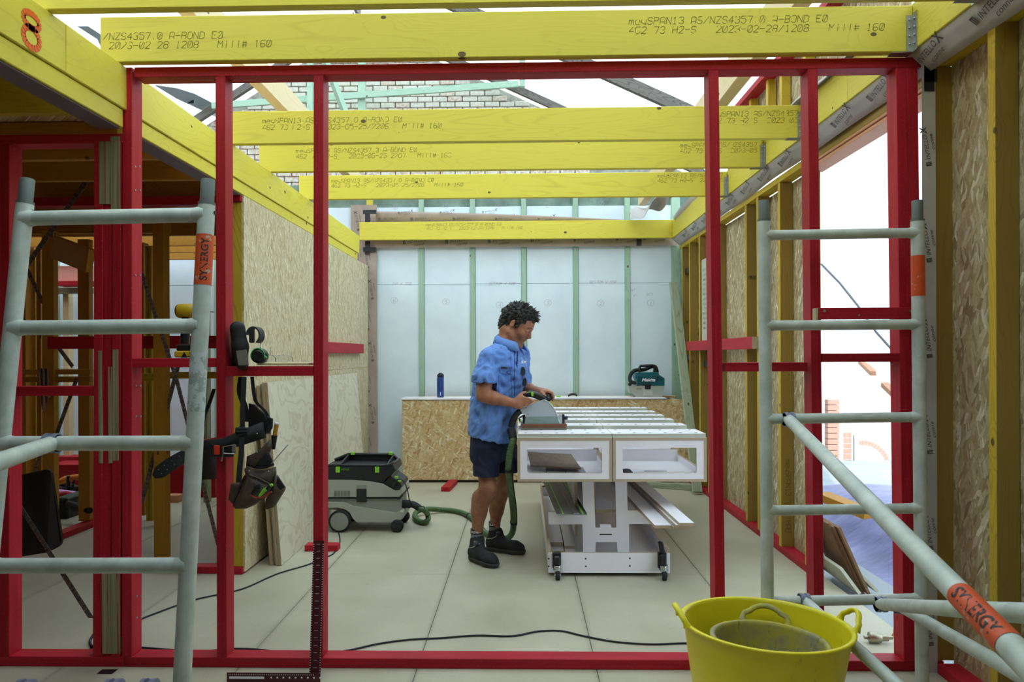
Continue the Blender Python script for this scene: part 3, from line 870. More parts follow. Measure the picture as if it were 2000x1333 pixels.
# grey seam folded across the left tarp
sm = MB()
def onroof(px, py, side, lift=.06):
    d = ray(px, py); s = SR if side > 0 else -SL
    # z = RZ - s*(X-RX)
    k = (RZ-s*(CAM.x-RX)-CAM.z)/(d.z+s*d.x); p = CAM+d*k; return p-V((0,0,lift))
A = [onroof(300, 158, -1), onroof(345, 186, -1), onroof(392, 208, -1), onroof(420, 222, -1)]
B = [onroof(346, 165, -1), onroof(380, 176, -1), onroof(418, 196, -1), onroof(440, 211, -1)]
for i in range(3): sm.add([A[i], B[i], B[i+1], A[i+1]], [(0,1,2,3)], 0, True)
seam2 = MB(); A = [onroof(150, 42, -1), onroof(190, 68, -1), onroof(200, 90, -1)]; B = [onroof(172, 42, -1), onroof(196, 58, -1), onroof(206, 70, -1)]
for i in range(2): seam2.add([A[i], B[i], B[i+1], A[i+1]], [(0,1,2,3)], 0, True)
o = seam2.build('tarp_seam', plain('grey_tarp_seam_b', '8d979c', .7)); tag(o, 'short grey seam in the roof tarp above the left end of the front joist', 'tarp seam')
o = sm.build('tarp_seam', plain('grey_tarp_seam', '8d979c', .7)); tag(o, 'grey overlapping seam with black tag under the left roof tarp', 'tarp seam'); seam = o
c_ = onroof(374, 191, -1, .075); MB().box(c_-V((.06,.02,.03)), c_+V((.05,.02,.03))).build('tag', M['tape'], seam)
# side curtain right of the doorway
E = [V((3.05, 3.0, .75)), V((3.3, 5.5, .90)), at(1745, 768, 7.0), at(1716, 738, 8.0), at(1685, 707, 9.0), V((4.35, 10.3, 1.5))]
def side(u, v_):
    k = u*(len(E)-1); i = min(int(k), len(E)-2); b = E[i].lerp(E[i+1], k-i); Y = b.y
    top = V((3.32, -3+17*u if False else Y, roof_z(3.32)+.03))
    p = top.lerp(b, v_); p.x += .12*math.sin(v_*PI); p.x += .02*math.sin(Y*6+v_*8); return p
o = MB().sheet(side, 60, 16).build('side_tarp', M['tarp_side']); tag(o, 'white tarp curtain hanging outside the doorway on the right', 'tarp')
# battens caught in the tarp hem
hb = MB()
for i, (a, b_) in enumerate(((at(1682, 707, 8.9), at(1706, 730, 8.2)), (at(1728, 752, 7.4), at(1750, 772, 6.9)))):
    q = timber('hem_batten', a, b_, .07, .05, M['bare_red'], None); tag(q, ['brown timber batten in the tarp hem below the red rail', 'second brown batten in the tarp hem beside the right stud'][i], 'batten', None)
rp = MB(); rp.tube([at(1604, 516, 7.6), at(1640, 553, 7.4), at(1675, 597, 7.2), at(1712, 650, 7.0), at(1748, 690, 6.8)], .012, 6)
o = rp.build('rope', plain('grey_rope', '7c8088', .8)); tag(o, 'grey rope crossing the white tarp outside the doorway', 'rope')

# gable brick wall
t = NT('old_painted_brick'); v, x, y, z = t.coord(); r = t.rnd()
n1 = t.noise(vadd(t, v, t.comb(t.math('MULTIPLY', r, 9.0), 0, 0)), 22, 4, .7); n2 = t.noise(v, 70, 3, .6)
bc = t.ramp(r, [(0, 'c4beac'), (.35, 'd2cab6'), (.55, 'c4a890'), (.66, 'ccc2ae'), (.86, 'c09a82'), (.93, 'd8d2c2')], 'CONSTANT')
c = t.mix(t.mr(n1, .40, .56, .1, .85), bc, lin('dcdacc')); c = t.mix(t.mr(n2, .66, .72, 0, .8), c, lin('4a4640'))
t.base(c); t.set(.85); t.bump(n1, .5, .006); M['brick'] = t.mat
M['mortar'] = plain('rough_mortar', 'a8a598', .9, 0, .45, 12, .4)
YG = 13.0
wg = struct('wall_gable', 'old painted brick gable wall far behind the back wall')
gz = lambda X: RZ-.24-(SR*(X-RX) if X > RX else SL*(RX-X))
MB().prism([(-6.3, YG+.02, 0), (3.6, YG+.02, 0), (3.6, YG+.02, gz(3.6)), (RX, YG+.02, gz(RX)), (-6.3, YG+.02, gz(-6.3))], (0, .2, 0)).build('mortar_bed', M['mortar'], wg)
tmpl = []
for k in range(5):
    b_ = MB(); j = lambda a: a+random.uniform(-.004, .004)
    b_.box((-.125+random.uniform(0,.008), 0, .0), (.125-random.uniform(0,.008), .06, .086+random.uniform(-.005,.003)), .008)
    tmpl.append(b_.mesh('brick', M['brick']))
rowh, bw = .099, .262
stuff = MB(); cnt = 0; rows = []
r0 = int(3.2/rowh); r1_ = int(7.4/rowh)
cand = []
for ri in range(r0, r1_):
    zb = ri*rowh; off = (ri % 2)*bw/2
    for ci in range(-27, 5):
        xc = ci*bw+off
        if zb+.08 > gz(xc-.12) or zb+.08 > gz(xc+.12): continue
        cand.append((xc, zb))
vis = lambda q: 5.66 < q[1] < 6.42 and -5.9 < q[0] < .9
for q in cand:
    if vis(q) and cnt < 295:
        o = bpy.data.objects.new('brick', random.choice(tmpl)); link(o, wg, Matrix.Translation((q[0], YG-.03+random.uniform(-.006,.006), q[1]))); cnt += 1
    else: stuff.box((q[0]-.122, YG-.03, q[1]), (q[0]+.122, YG+.02, q[1]+.085))
o = stuff.build('bricks', M['brick'], wg); o['kind'] = 'stuff'
# roof timbers
rt = struct('roof', 'old roof frame of dark rafters and new battens')
for Y in (12.7, 10.8):
    for s_ in ((1, -1) if Y > 12 else (1,)):
        a = V((RX, Y, gz(RX)+(.02 if Y > 12 else .16))); X2 = 3.3 if s_ > 0 else -6.9; b_ = V((X2, Y, gz(X2)+(.02 if Y > 12 else .16)))
        timber('rafter', a, b_, .09, .17 if Y < 12 else .12, M['old'], rt)
timber('ridge_board', (RX, -1, RZ-.05), (RX, 13, RZ-.05), .05, .2, M['old'], rt)
timber('batten', at(414, 207, 12.5), at(1013, 164, 12.5), .05, .105, M['green'], rt)
timber('post', at(606, 230, 12.3), at(606, 60, 12.3), .09, .09, M['green'], rt, (-1,0,0))
timber('post', at(707, 230, 12.6), at(707, 60, 12.6), .09, .12, M['green'], rt, (-1,0,0))
timber('post', at(1020, 170, 11.5), at(1020, 60, 11.5), .07, .09, M['green'], rt, (-1,0,0))
timber('brace', at(676, 225, 11.0), at(628, 100, 10.6), .07, .09, M['green'], rt)
tbox('hip_beam', (-1.99, 3.1, 3.385), (-1.90, 8.58, 3.585), M['pine'], rt, .003)
tbox('side_beam', (1.30, 2.4, 3.07), (1.385, 8.4, 3.27), M['pine'], rt, .003)
tbox('red_plate', (1.70, 3.2, 3.345), (1.79, 7.6, 3.39), M['red'], rt)
for Y in (4.60, 5.02, 5.3, 5.7, 6.3): tbox('upper_stud', (1.74, Y, 2.916), (1.80, Y+.045, 3.35), M['stud'], rt)
MB().box((1.805, 3.5, 2.91), (1.815, 6.5, 3.40)).build('upper_strand_board', M['osb_right'], rt)
m_ = MB().sheet(lambda u, v_: V((1.66+.10*v_, 3.45+2.0*u, 2.917+.05*math.sin(v_*PI)+.012*math.sin(u*14))), 24, 6, .002)
o = m_.build('membrane_flap', M['memb_grey']); tag(o, 'pale grey membrane folded over the right beam above the doorway', 'membrane')

# outside the doorway
M['ground'] = plain('grey_outdoor_ground', '9aa0a6', .85, 0, .2, 3, .2)
gd = MB().box((1.885, -3, -.14), (12, 16, -.10)).build('ground', M['ground']); gd['kind'] = 'structure'
gd2 = MB().box((-9, -4, -.5), (12, 18, -.45)).build('ground_below', M['subfloor']); gd2['kind'] = 'structure'
fl = MB().box((1.883, 1.0, -.06), (2.28, 7.2, -.045)).build('trim_1', plain('grey_flashing', '8b9298', .5, .2)); fl['kind'] = 'structure'
fl['label'] = 'grey flashing strip along the outer edge of the floor'
t = NT('blue_tarp'); v, x, y, z = t.coord(); n1 = t.noise(v, 2.2, 5, .6, .5); n2 = t.noise(vmul(t, v, (3, 9, 3)), 1.0, 4, .7)
t.base(t.ramp(t.math('ADD', t.math('MULTIPLY', n1, .6), t.math('MULTIPLY', n2, .4)), [(.3, '4c4a74'), (.5, '6d6da4'), (.7, '8d92c4')])); t.set(.38, spec=.6); t.bump(n2, .6, .03)
M['blue_tarp'] = t.mat
def mound(u, v_):
    X = 2.30+3.2*v_; Y = 3.2+4.3*u
    h = -.09+1.02*math.sin(min(1, v_*1.6)*PI/2)*(.62+.38*math.sin(u*PI*.9))*(1-.35*max(0, v_-.5))
    h += .05*noise.noise(V((X*2.2, Y*1.4, 3)))+.03*noise.noise(V((X*5, Y*4, 1)))
    if v_ < .12: h = -.09+(h+.09)*v_/.12
    return V((X, Y, -.09+(h+.09)*.66*(1-.6*min(1, max(0, (X-2.6)/1.3)))*(1 if u < .85 else 1-(u-.85)*1.5)))
o = MB().sheet(mound, 70, 40).build('blue_tarp', M['blue_tarp']); tag(o, 'wrinkled violet blue tarp draped over a mound outside the doorway', 'tarp')
q = timber('timber_plank', at(1606, 957, 5.6)-V((0,0,.045)), at(1700, 994, 5.2)-V((0,0,.045)), .12, .055, M['yellow_dark'], None); tag(q, 'amber timber plank lying on the blue tarp outside', 'plank')
def lean(px0, py0, px1, py1, Y, Y2, th, m, lab, me='ply_edge', g=None):
    """board standing on the ground leaning against the outside of the wall; seen end on"""
    b_ = at(px0, py0, Y); t_ = at(px1, py1, Y+.12)
    d = (t_-b_).normalized(); L = V((0, Y2-Y, 0)); nrm = V((0,1,0)).cross(d).normalized()*th
    mm = MB().prism([b_, t_, t_+L, b_+L+V((0,.1,0))], nrm)
    o = mm.build('leaning_sheet', M[m]); tag(o, lab, 'sheet', g); return o
M['mdf'] = plain('brown_board', '7d5a3c', .7, 0, .3, 18, .1)
M['pale_board'] = plain('pale_board_edge', 'b6b6a0', .7, 0, .1, 12)
lean(1678, 1163, 1617, 1024, 4.45, 4.74, .012, 'mdf', 'brown board leaning outside the doorway, leftmost of the brown stack')
lean(1686, 1164, 1626, 1030, 4.42, 4.74, .012, 'mdf', 'brown board leaning outside the doorway, middle of the brown stack')
lean(1695, 1162, 1637, 1032, 4.38, 4.74, .016, 'mdf', 'brown board leaning outside the doorway, rightmost of the brown stack')
lean(1677, 1162, 1640, 1112, 4.30, 4.7, .018, 'pale_board', 'pale green edged sheet lying low in front of the brown stack')
lean(1712, 1158, 1682, 1128, 4.42, 4.8, .018, 'pale_board', 'short pale sheet leaning behind the brown stack outside')
# plumbing fitting and orange pipe
v0 = at(1712, 1236, 3.60)
fm = MB(); fb = V((v0.x, 3.62, .028))
fm.cyl(fb+V((-.05,0,0)), fb+V((-.028,0,0)), .009, 12); fm.cyl(fb+V((-.028,0,0)), fb+V((.03,0,0)), .026, 18, b=.006); fm.cyl(fb+V((.03,0,0)), fb+V((.062,0,0)), .018, 14); fm.cyl(fb+V((.062,0,0)), fb+V((.085,0,0)), .010, 12)
vb = fm.build('pipe_valve', plain('dull_brass', 'a8a08c', .35, .9)); tag(vb, 'metal pipe valve lying on the floor inside the red corner stud', 'valve')
pm = MB(); pm.tube([fb+V((.08,0,-.005)), fb+V((.095,.0,.02)), fb+V((.098,0,.05)), fb+V((.115,0,.08)), fb+V((.17,.02,.085)), fb+V((.24,.03,.05))], .007, 10)
pm.build('orange_pipe', plain('orange_pipe', 'd9a06a', .4), vb, label='orange plastic pipe')
# white boundary wall with brick arch
M['whitewall'] = plain('white_render', 'f2efec', .8, 0, .05, 6)
ow = struct('wall_outside', 'bright white rendered wall with a brick arch outside')
YO = 10.5
MB().box((3.0, YO, -.4), (9.5, YO+.2, 3.2)).build('render', M['whitewall'], ow)
M['arch'] = plain('salmon_brick', 'c89a88', .85, 0, .25, 40, .3)
ac = at(1686, 925, YO)
R0 = .345
for i in range(16):
    a0 = math.radians(-6+i*6.6); a1 = math.radians(-6+(i+1)*6.6-1.0)
    p = [ac+V((r_*math.cos(a), 0, r_*1.15*math.sin(a))) for r_, a in ((R0, a0), (R0+.055, a0), (R0+.055, a1), (R0, a1))]
    p = [V((q.x, YO-.006, q.z)) for q in p]
    MB().prism(p, (0, .01, 0)).build('arch_brick', M['arch'], ow)
for i in range(7):
    p = at(1655, 918-i*10.5, YO); MB().box((p.x-.055, YO-.006, p.z), (p.x+.055, YO+.004, p.z+.068), .003).build('brick', M['arch'], ow)
for i in range(16):
    p = at(1624, 955-i*11, YO); MB().box((p.x-.09, YO-.10, p.z), (p.x+.07, YO+.004, p.z+.07), .003).build('brick', M['arch'], ow)
p = at(1667, 850, YO); MB().box((p.x-.006, YO-.03, -.2), (p.x+.006, YO, p.z)).build('downpipe', M['steel'], ow)
# unseen wall, ceiling and side added to hold back light from behind; far left wall
wbh = MB().box((-7.3, -1.5, -.4), (6, -1.3, 5.2)).build('blocker_wall_behind', plain('blocker_brown', '8c6a58', .9)); wbh['kind'] = 'structure'
MB().box((-7.3, -1.3, 2.95), (4, 1.0, 3.05)).build('blocker_ceiling_front', plain('blocker_tan', '8a8070', .9))['kind'] = 'structure'
MB().box((1.9, -1.3, -.4), (2.0, 1.3, 3.0)).build('blocker_wall_side', plain('blocker_side_tan', '7c7260', .9))['kind'] = 'structure'
wfl = MB().box((-7.4, -3.2, -.4), (-7.2, 14, 4.9)).build('wall_far_left', plain('pink_side_wall', 'd9b0ac', .9)); wfl['kind'] = 'structure'

# ------------------------------------------------------------------ left room
wx = struct('wall_far_room', 'stud frames, rails and straps standing in the dim left room')
def post(px0, px1, Y, z0, z1, m='yellow_dark', d=.09, name='stud'):
    return tbox(name, (XX(px0, Y), Y, z0), (XX(px1, Y), Y+d, z1), M[m], wx)
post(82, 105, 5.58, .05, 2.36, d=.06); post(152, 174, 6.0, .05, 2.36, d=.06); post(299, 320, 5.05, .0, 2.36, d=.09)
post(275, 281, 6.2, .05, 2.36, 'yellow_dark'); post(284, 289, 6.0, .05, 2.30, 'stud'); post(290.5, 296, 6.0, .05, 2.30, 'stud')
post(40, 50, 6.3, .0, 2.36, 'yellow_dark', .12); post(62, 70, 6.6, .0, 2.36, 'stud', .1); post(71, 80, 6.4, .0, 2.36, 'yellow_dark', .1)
post(123, 134, 8.3, .0, 2.30, 'pine'); post(396, 404, 7.0, 0, 2.36, 'greygreen')
def rail(pa, pb, ya, yb, Y, m, d=.045, name='rail'):
    c = (pa+pb)/2
    return tbox(name, (XX(pa, Y, ya), Y, ZZ(yb, Y, c)), (XX(pb, Y, ya), Y+d, ZZ(ya, Y, c)), M[m], wx)
rail(60, 430, 384, 401, 4.75, 'red', .09, 'top_plate')
rail(92, 421, 657, 681.5, 5.20, 'red')
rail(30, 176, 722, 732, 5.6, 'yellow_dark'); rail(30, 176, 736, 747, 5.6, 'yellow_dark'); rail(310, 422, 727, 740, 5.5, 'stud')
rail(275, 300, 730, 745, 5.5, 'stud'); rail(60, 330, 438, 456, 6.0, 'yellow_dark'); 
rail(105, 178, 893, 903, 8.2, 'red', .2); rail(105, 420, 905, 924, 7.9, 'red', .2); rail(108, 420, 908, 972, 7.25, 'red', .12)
rail(108, 178, 549, 558, 8.0, 'red', .2)
rail(50, 178, 562, 573, 8.2, 'greygreen', .1)
M['salmon'] = plain('salmon_panel', 'e8a898', .8, 0, .06, 10)
M['lilac'] = plain('lilac_board', 'd9c4d8', .8, 0, .04, 10)
MB().box((XX(40, 8.1), 8.1, ZZ(547, 8.1)), (XX(181, 8.1), 8.13, ZZ(514, 8.1))).build('salmon_panel', M['salmon'], wx)
MB().box((XX(40, 8.15), 8.15, ZZ(512, 8.15)), (XX(80, 8.15), 8.17, ZZ(490, 8.15))).build('lilac_panel', M['lilac'], wx)
MB().box((XX(-140, 8.5), 8.5, 0), (XX(60, 8.5), 8.55, 2.4)).build('side_panel', M['salmon'], wx)
# slanting beam between posts
timber('slanting_beam', at(107, 483, 5.2), at(177, 510, 4.95), .045, .16, M['yellow_dark'], wx)
tbox('bottom_plate', (-3.61, 5.55, 0), (-3.52, 8.2, .048), M['red'], wx)
# perforated steel straps
t = NT('perforated_strap'); v, x, y, z = t.coord()
fx = t.math('SUBTRACT', t.math('FRACT', t.math('DIVIDE', x, .03)), .5); rr = t.math('POWER', t.math('ADD', t.math('POWER', t.math('MULTIPLY', fx, .03), 2.0), t.math('POWER', t.math('SUBTRACT', t.math('ABSOLUTE', y), .007), 2.0)), .5)
t.base(t.mix(t.mr(rr, .002, .0032, 0, 1), lin('c9c2bc'), t.ramp(t.noise(v, 30, 3), [(.3, '5f5656'), (.7, '857c7a')]))); t.set(.45, .6)
M['strap'] = t.mat
def strap(pts, wd=.03):
    for a, b_ in zip(pts, pts[1:]):
        timber('steel_strap', a, b_, wd, .0015, M['strap'], wx, (0,1,0), 0)
strap([at(176, 344, 4.6), at(50, 522, 4.6)], .032); strap([at(50, 520, 5.6), at(84, 592, 5.6)])
strap([at(272, 520, 4.9), at(345, 742, 4.9), at(426, 1065, 4.9)], .026); strap([at(352, 700, 5.1), at(276, 985, 5.1)], .03)
strap([at(36, 985, 4.2), at(187, 1222, 3.9)], .028); strap([at(115, 680, 5.4), at(142, 717, 5.3)]); strap([at(150, 740, 5.6), at(108, 855, 5.6)])
strap([at(82, 880, 5.4), at(58, 950, 5.2)])
# things in the left room
def soft(name, m_, mat, lab, cat, group=None):
    o = m_.build(name, mat); tag(o, lab, cat, group); return o
p = MB()
pts = [at(42, 928, 4.75), at(90, 917.5, 4.75), at(96, 919, 4.75), at(100, 925, 4.75), at(120, 1055, 4.68), at(118, 1064, 4.68), at(112, 1070, 4.66), at(92, 1080, 4.64), at(42, 1088, 4.62)]
p.prism(pts, (0, .022, 0))
k = soft('black_panel', p, plain('black_vinyl', '1a1413', .5, 0, .2, 60, .3), 'tall black panel with rounded corners standing behind the leftmost red stud', 'panel')
p = MB(); p.box((XX(106, 6.3), 6.3, .0), (XX(131, 6.3), 6.7, .15), .01); k = soft('tool_box', p, plain('dark_green_plastic', '15211a', .5), 'dark green tool box on the floor of the left room', 'tool box')
MB().box((XX(105, 6.3), 6.29, .15), (XX(132, 6.3), 6.71, .18), .008).build('lid', plain('box_lid', '2a3a30', .5), k)
p = MB(); p.tube([at(108, 960, 6.9), at(158, 966, 6.85), at(180, 970, 6.8)], .022, 12); soft('pipe_length', p, plain('lilac_pipe', 'd8a8e0', .4), 'lilac plastic pipe lying above the tool box in the left room', 'pipe')
p = MB(); p.tube([at(110, 944, 7.0), at(128, 937, 7.0), at(150, 933, 7.0), at(172, 930, 7.0)], [.02,.035,.03,.03], 10)
k = soft('clamp', p, plain('orange_plastic', 'd9811e', .5), 'orange bar clamp lying on tools in the left room', 'clamp')
q = MB(); q.tube([at(134, 930, 6.98), at(133, 952, 6.98)], .018, 8); q.tube([at(145, 938, 6.96), at(140, 957, 6.96)], .012, 8); q.build('jaw', M['black'], k)
p = MB()
for a in range(5): p.ball(at(118+a*5, 968+3*math.sin(a*2), 6.78), .05, 10, sc=(1,.6,.6))
soft('pink_rag', p, plain('pink_cloth', 'b02a44', .9, 0, .3, 20), 'crumpled crimson rag beside the tool box', 'rag')
p = MB(); p.tube([at(134, 985, 6.2), at(150, 992, 6.1), at(176, 998, 6.0)], [.03,.04,.025], 10); soft('dark_hose', p, M['rubber'], 'short dark hose end on the floor behind the amber post', 'hose')
p = MB()
for a, b_, r_ in (((108,952),(128,958),.03), ((112,958),(135,955),.035), ((135,950),(155,955),.03), ((118,948),(126,944),.02), ((140,962),(160,958),.02)):
    p.tube([at(*a, 7.1), at(*b_, 7.05)], r_, 8)
soft('tool_heap', p, M['black'], 'heap of small black hand tools under the orange clamp', 'tools')
p = MB()
def cloth(u, v_):
    px = 80+18*u; py = 720+v_*(70+14*math.sin(u*5)); q = at(px, py, 5.55-.02*math.sin(u*14+v_*3)); q.y -= .03*(1-v_); return q
p.sheet(cloth, 14, 12, .003); soft('hanging_cloth', p, plain('grey_pink_cloth', '9a8078', .9, 0, .15, 30), 'grey pink cloth hanging over the double rail in the left room', 'cloth')
p = MB(); a = at(361, 968, 7.4); p.box((a.x-.03, 7.0, 0), (a.x+.12, 7.1, .07), .004)
soft('timber_offcut', p, M['bare_red'], 'short timber offcut on the floor in front of the red beams of the left room', 'offcut')

# ------------------------------------------------------------------ helpers for laminated panels
def lam(mb, lo, hi, thin=None):
    """panel: faces across the thin axis white (mat 0), edges plywood (mat 1)"""
    lo, hi = [min(a,c) for a,c in zip(lo,hi)], [max(a,c) for a,c in zip(lo,hi)]
    d = [hi[i]-lo[i] for i in range(3)]
    a = thin if thin is not None else d.index(min(d))
    x0,y0,z0 = lo; x1,y1,z1 = hi
    vs = [(x0,y0,z0),(x1,y0,z0),(x1,y1,z0),(x0,y1,z0),(x0,y0,z1),(x1,y0,z1),(x1,y1,z1),(x0,y1,z1)]
    fs = [((0,3,2,1),2),((4,5,6,7),2),((0,1,5,4),1),((1,2,6,5),0),((2,3,7,6),1),((3,0,4,7),0)]
    for f, ax in fs: mb.add(vs, [f], 0 if ax == a else 1)
    return mb
LM = [M['white'], M['ply_edge']]; LS = [M['white'], M['slat_edge']]
def crv(pts, n=6):
    """Catmull-Rom through points"""
    P = [V(p) for p in pts]; P = [P[0]*2-P[1]]+P+[P[-1]*2-P[-2]]; out = []
    for i in range(1, len(P)-2):
        for k in range(n):
            t_ = k/n; a, b, c, d = P[i-1], P[i], P[i+1], P[i+2]
            out.append(.5*((2*b)+(c-a)*t_+(2*a-5*b+4*c-d)*t_*t_+(3*b-a-3*c+d)*t_**3))
    out.append(P[-2]); return out

# ------------------------------------------------------------------ the white workbench
tb = thing('workbench', 'white plywood mobile workbench with slatted top and open boxes in the middle of the room', 'workbench', (.55, 5.8, 0))
ZT0, ZT1 = .602, .878
for (xa, xb) in ((-.040, .5525), (.5575, 1.140)):
    ya, yb = 4.65, 7.05
    bx_ = MB()
    lam(bx_, (xa, ya, ZT0), (xb, yb, ZT0+.018)); lam(bx_, (xa, ya, ZT1-.018), (xb, ya+.07, ZT1), 2); lam(bx_, (xa, yb-.07, ZT1-.018), (xb, yb, ZT1), 2); lam(bx_, (xa, ya+.07, ZT1-.018), (xa+.05, yb-.07, ZT1), 2); lam(bx_, (xb-.05, ya+.07, ZT1-.018), (xb, yb-.07, ZT1), 2)
    bx_.build('box_panel', LM, tb)
    for (x0, x1) in ((xa, xa+.018), (xb-.018, xb)):
        s_ = MB(); z0, z1 = ZT0+.018, ZT1-.018
        lam(s_, (x0, ya, z0), (x1, yb, z0+.045), 0); lam(s_, (x0, ya, z1-.05), (x1, yb, z1), 0)
        for (y0_, y1_) in ((ya, ya+.12), (ya+1.05, ya+1.35), (yb-.12, yb)): lam(s_, (x0, y0_, z0+.045), (x1, y1_, z1-.05), 0)
        s_.build('side_panel', LM, tb)
    for Yp in (ya+.002, yb-.02):
        f = MB(); z0, z1 = ZT0+.018, ZT1-.018; a, b_ = xa+.018, xb-.018
        wz0, wz1 = .655, .815; wa, wb_ = a+.043, b_-.045
        lam(f, (a, Yp, z0), (b_, Yp+.018, wz0), 1); lam(f, (a, Yp, wz1), (b_, Yp+.018, z1), 1)
        lam(f, (a, Yp, wz0), (wa, Yp+.018, wz1), 1); lam(f, (wb_, Yp, wz0), (b_, Yp+.018, wz1), 1)
        for (cx, cz, sx_, sz_) in ((wa, wz0, 1, 1), (wb_, wz0, -1, 1), (wa, wz1, 1, -1), (wb_, wz1, -1, -1)):
            r_ = .008
            f.prism([(cx, Yp, cz)]+[(cx+sx_*r_*(1-math.cos(a_)), Yp, cz+sz_*r_*(1-math.sin(a_))) for a_ in (0, PI/6, PI/3, PI/2)], (0,.018,0))
        f.build('window_panel', LM, tb)
    d_ = MB()
    for Yd in (5.45, 6.25): lam(d_, (xa+.018, Yd, ZT0+.018), (xb-.018, Yd+.018, ZT0+.10), 1)
    d_.build('divider', LM, tb)
slats = [(4.655, .29), (5.19, .19), (5.62, .17), (6.02, .16), (6.40, .18), (6.83, .17)]
xm = .553
dk = plain('dark_hole', '2a2a28', .9)
for i, (ys, wd) in enumerate(slats):
    for (x0, x1) in ((-.035, xm-.0015), (xm+.0015, 1.135)):
        s_ = MB(); lam(s_, (x0, ys, ZT1), (x1, ys+wd, ZT1+.024)); so = s_.build('slat', LS, tb)
        h_ = MB(); n_ = 6
        for k in range(n_):
            xh = x0+(x1-x0)*(k+.5)/n_
            for yh in ((ys+.055, ys+wd-.055) if wd > .25 else (ys+wd/2,)):
                h_.cyl((xh, yh, ZT1+.0236), (xh, yh, ZT1+.0246), .010, 12)
        h_.build('dog_holes', dk, so)
# end grain notches seen under the front slat
# crossed stands
def cpt(x, y, Y): return at(980+x/3.418, 760+y/3.418, Y)
H = [(535,613),(545,820),(310,820),(312,905),(538,905),(545,1092),(624,1092),(628,1024),(768,1024),(775,1092),(850,1092),(850,903),(1000,903),(985,880),(905,812),(840,812),(835,613),(757,613),(765,927),(732,927),(728,905),(657,905),(655,927),(625,927),(612,613)]
pts0 = [cpt(x, y, 4.84) for x, y in H]
for p in pts0:
    if p.z > .56: p.z = ZT0
    if p.z < .155: p.z = .075
for dy in (0, 1.55):
    s_ = MB(); s_.prism([p+V((0, dy, 0)) for p in pts0], (0, .018, 0), 0, 1); so = s_.build('stand', LM, tb)
    q = cpt(694, 973, 4.84); MB().box((q.x-.04, 4.8385+dy, q.z-.004), (q.x+.04, 4.8395+dy, q.z+.004)).build('slot', dk, so)
s_ = MB()
for X in (.335, .455): lam(s_, (X, 4.92, .20), (X+.018, 6.35, .60))
s_.build('rib', LM, tb)
s_ = MB(); lam(s_, (.22, 4.9, .36), (.335, 6.4, .378)); lam(s_, (.473, 4.9, .36), (.80, 6.4, .378)); s_.build('shelf', LM, tb)
bx0, bx1 = .152, .915
s_ = MB()
lam(s_, (bx0, 4.68, .024), (bx1, 4.698, .150)); lam(s_, (bx0, 6.98, .024), (bx1, 6.998, .150))
lam(s_, (bx0, 4.698, .024), (bx0+.018, 6.98, .175)); lam(s_, (bx1-.018, 4.698, .024), (bx1, 6.98, .175))
s_.build('base_frame', LM, tb)
s_ = MB(); lam(s_, (bx0+.018, 4.698, .055), (bx1-.018, 6.98, .073)); s_.build('tray', LM, tb)
b_ = MB()
for (x, y) in ((560,1135),(855,1132),(561,1186),(855,1183),(313,1135),(314,1186),(1103,1180)):
    p = cpt(x, y, 4.679); b_.cyl((p.x, 4.6775, p.z), (p.x, 4.68, p.z), .0055, 10)
b_.build('bolt_head', M['rubber'], tb)
def caster(x, lever=0):
    c = thing_part = bpy.data.objects.new('caster', None); link(c, tb, Matrix.Translation((x, 4.64, 0)))
    m1 = MB(); m1.box((x-.030, 4.655, .06), (x+.024, 4.679, .158), .004); m1.box((x-.024, 4.63, .075), (x+.018, 4.658, .14+lever), .008)
    if lever: m1.bar((x-.0, 4.655, .15), (x-.018, 4.64, .232), .036, .02, b=.006)
    m1.build('bracket', M['black'], c)
    m2 = MB(); m2.cyl((x, 4.625, .062), (x, 4.625, .086), .022, 18, b=.003); m2.cyl((x, 4.625, .058), (x, 4.625, .064), .028, 18)
    for sg in (-1, 1): m2.prism([(x+sg*.018, 4.605, .06), (x+sg*.018, 4.645, .06), (x+sg*.018, 4.622, .022), (x+sg*.018, 4.600, .022)], (sg*.002,0,0))
    m2.cyl((x-.021, 4.608, .027), (x+.021, 4.608, .027), .004, 10)
    m2.build('fork', M['chrome'], c)
    m3 = MB(); m3.tube([(x-.014,4.608,.027),(x-.012,4.608,.027),(x+.012,4.608,.027),(x+.014,4.608,.027)], [.022,.027,.027,.022], 24)
    w_ = m3.build('wheel', M['rubber'], c)
    MB().cyl((x-.0155,4.608,.027), (x+.0155,4.608,.027), .012, 16).build('hub', M['chrome'], w_)
caster(XX(1087, 4.64)); caster(XX(1294, 4.64), .012)
for x in (bx0+.05, bx1-.05):
    m1 = MB(); m1.box((x-.03, 7.0, .05), (x+.03, 7.03, .16), .004); m1.tube([(x-.013,7.04,.027),(x+.013,7.04,.027)], .027, 18); m1.build('caster', M['black'], tb)
MB().box((bx0-.02, 6.35, .50), (bx0+.02, 6.38, .595), .003).build('bracket', M['black'], tb)

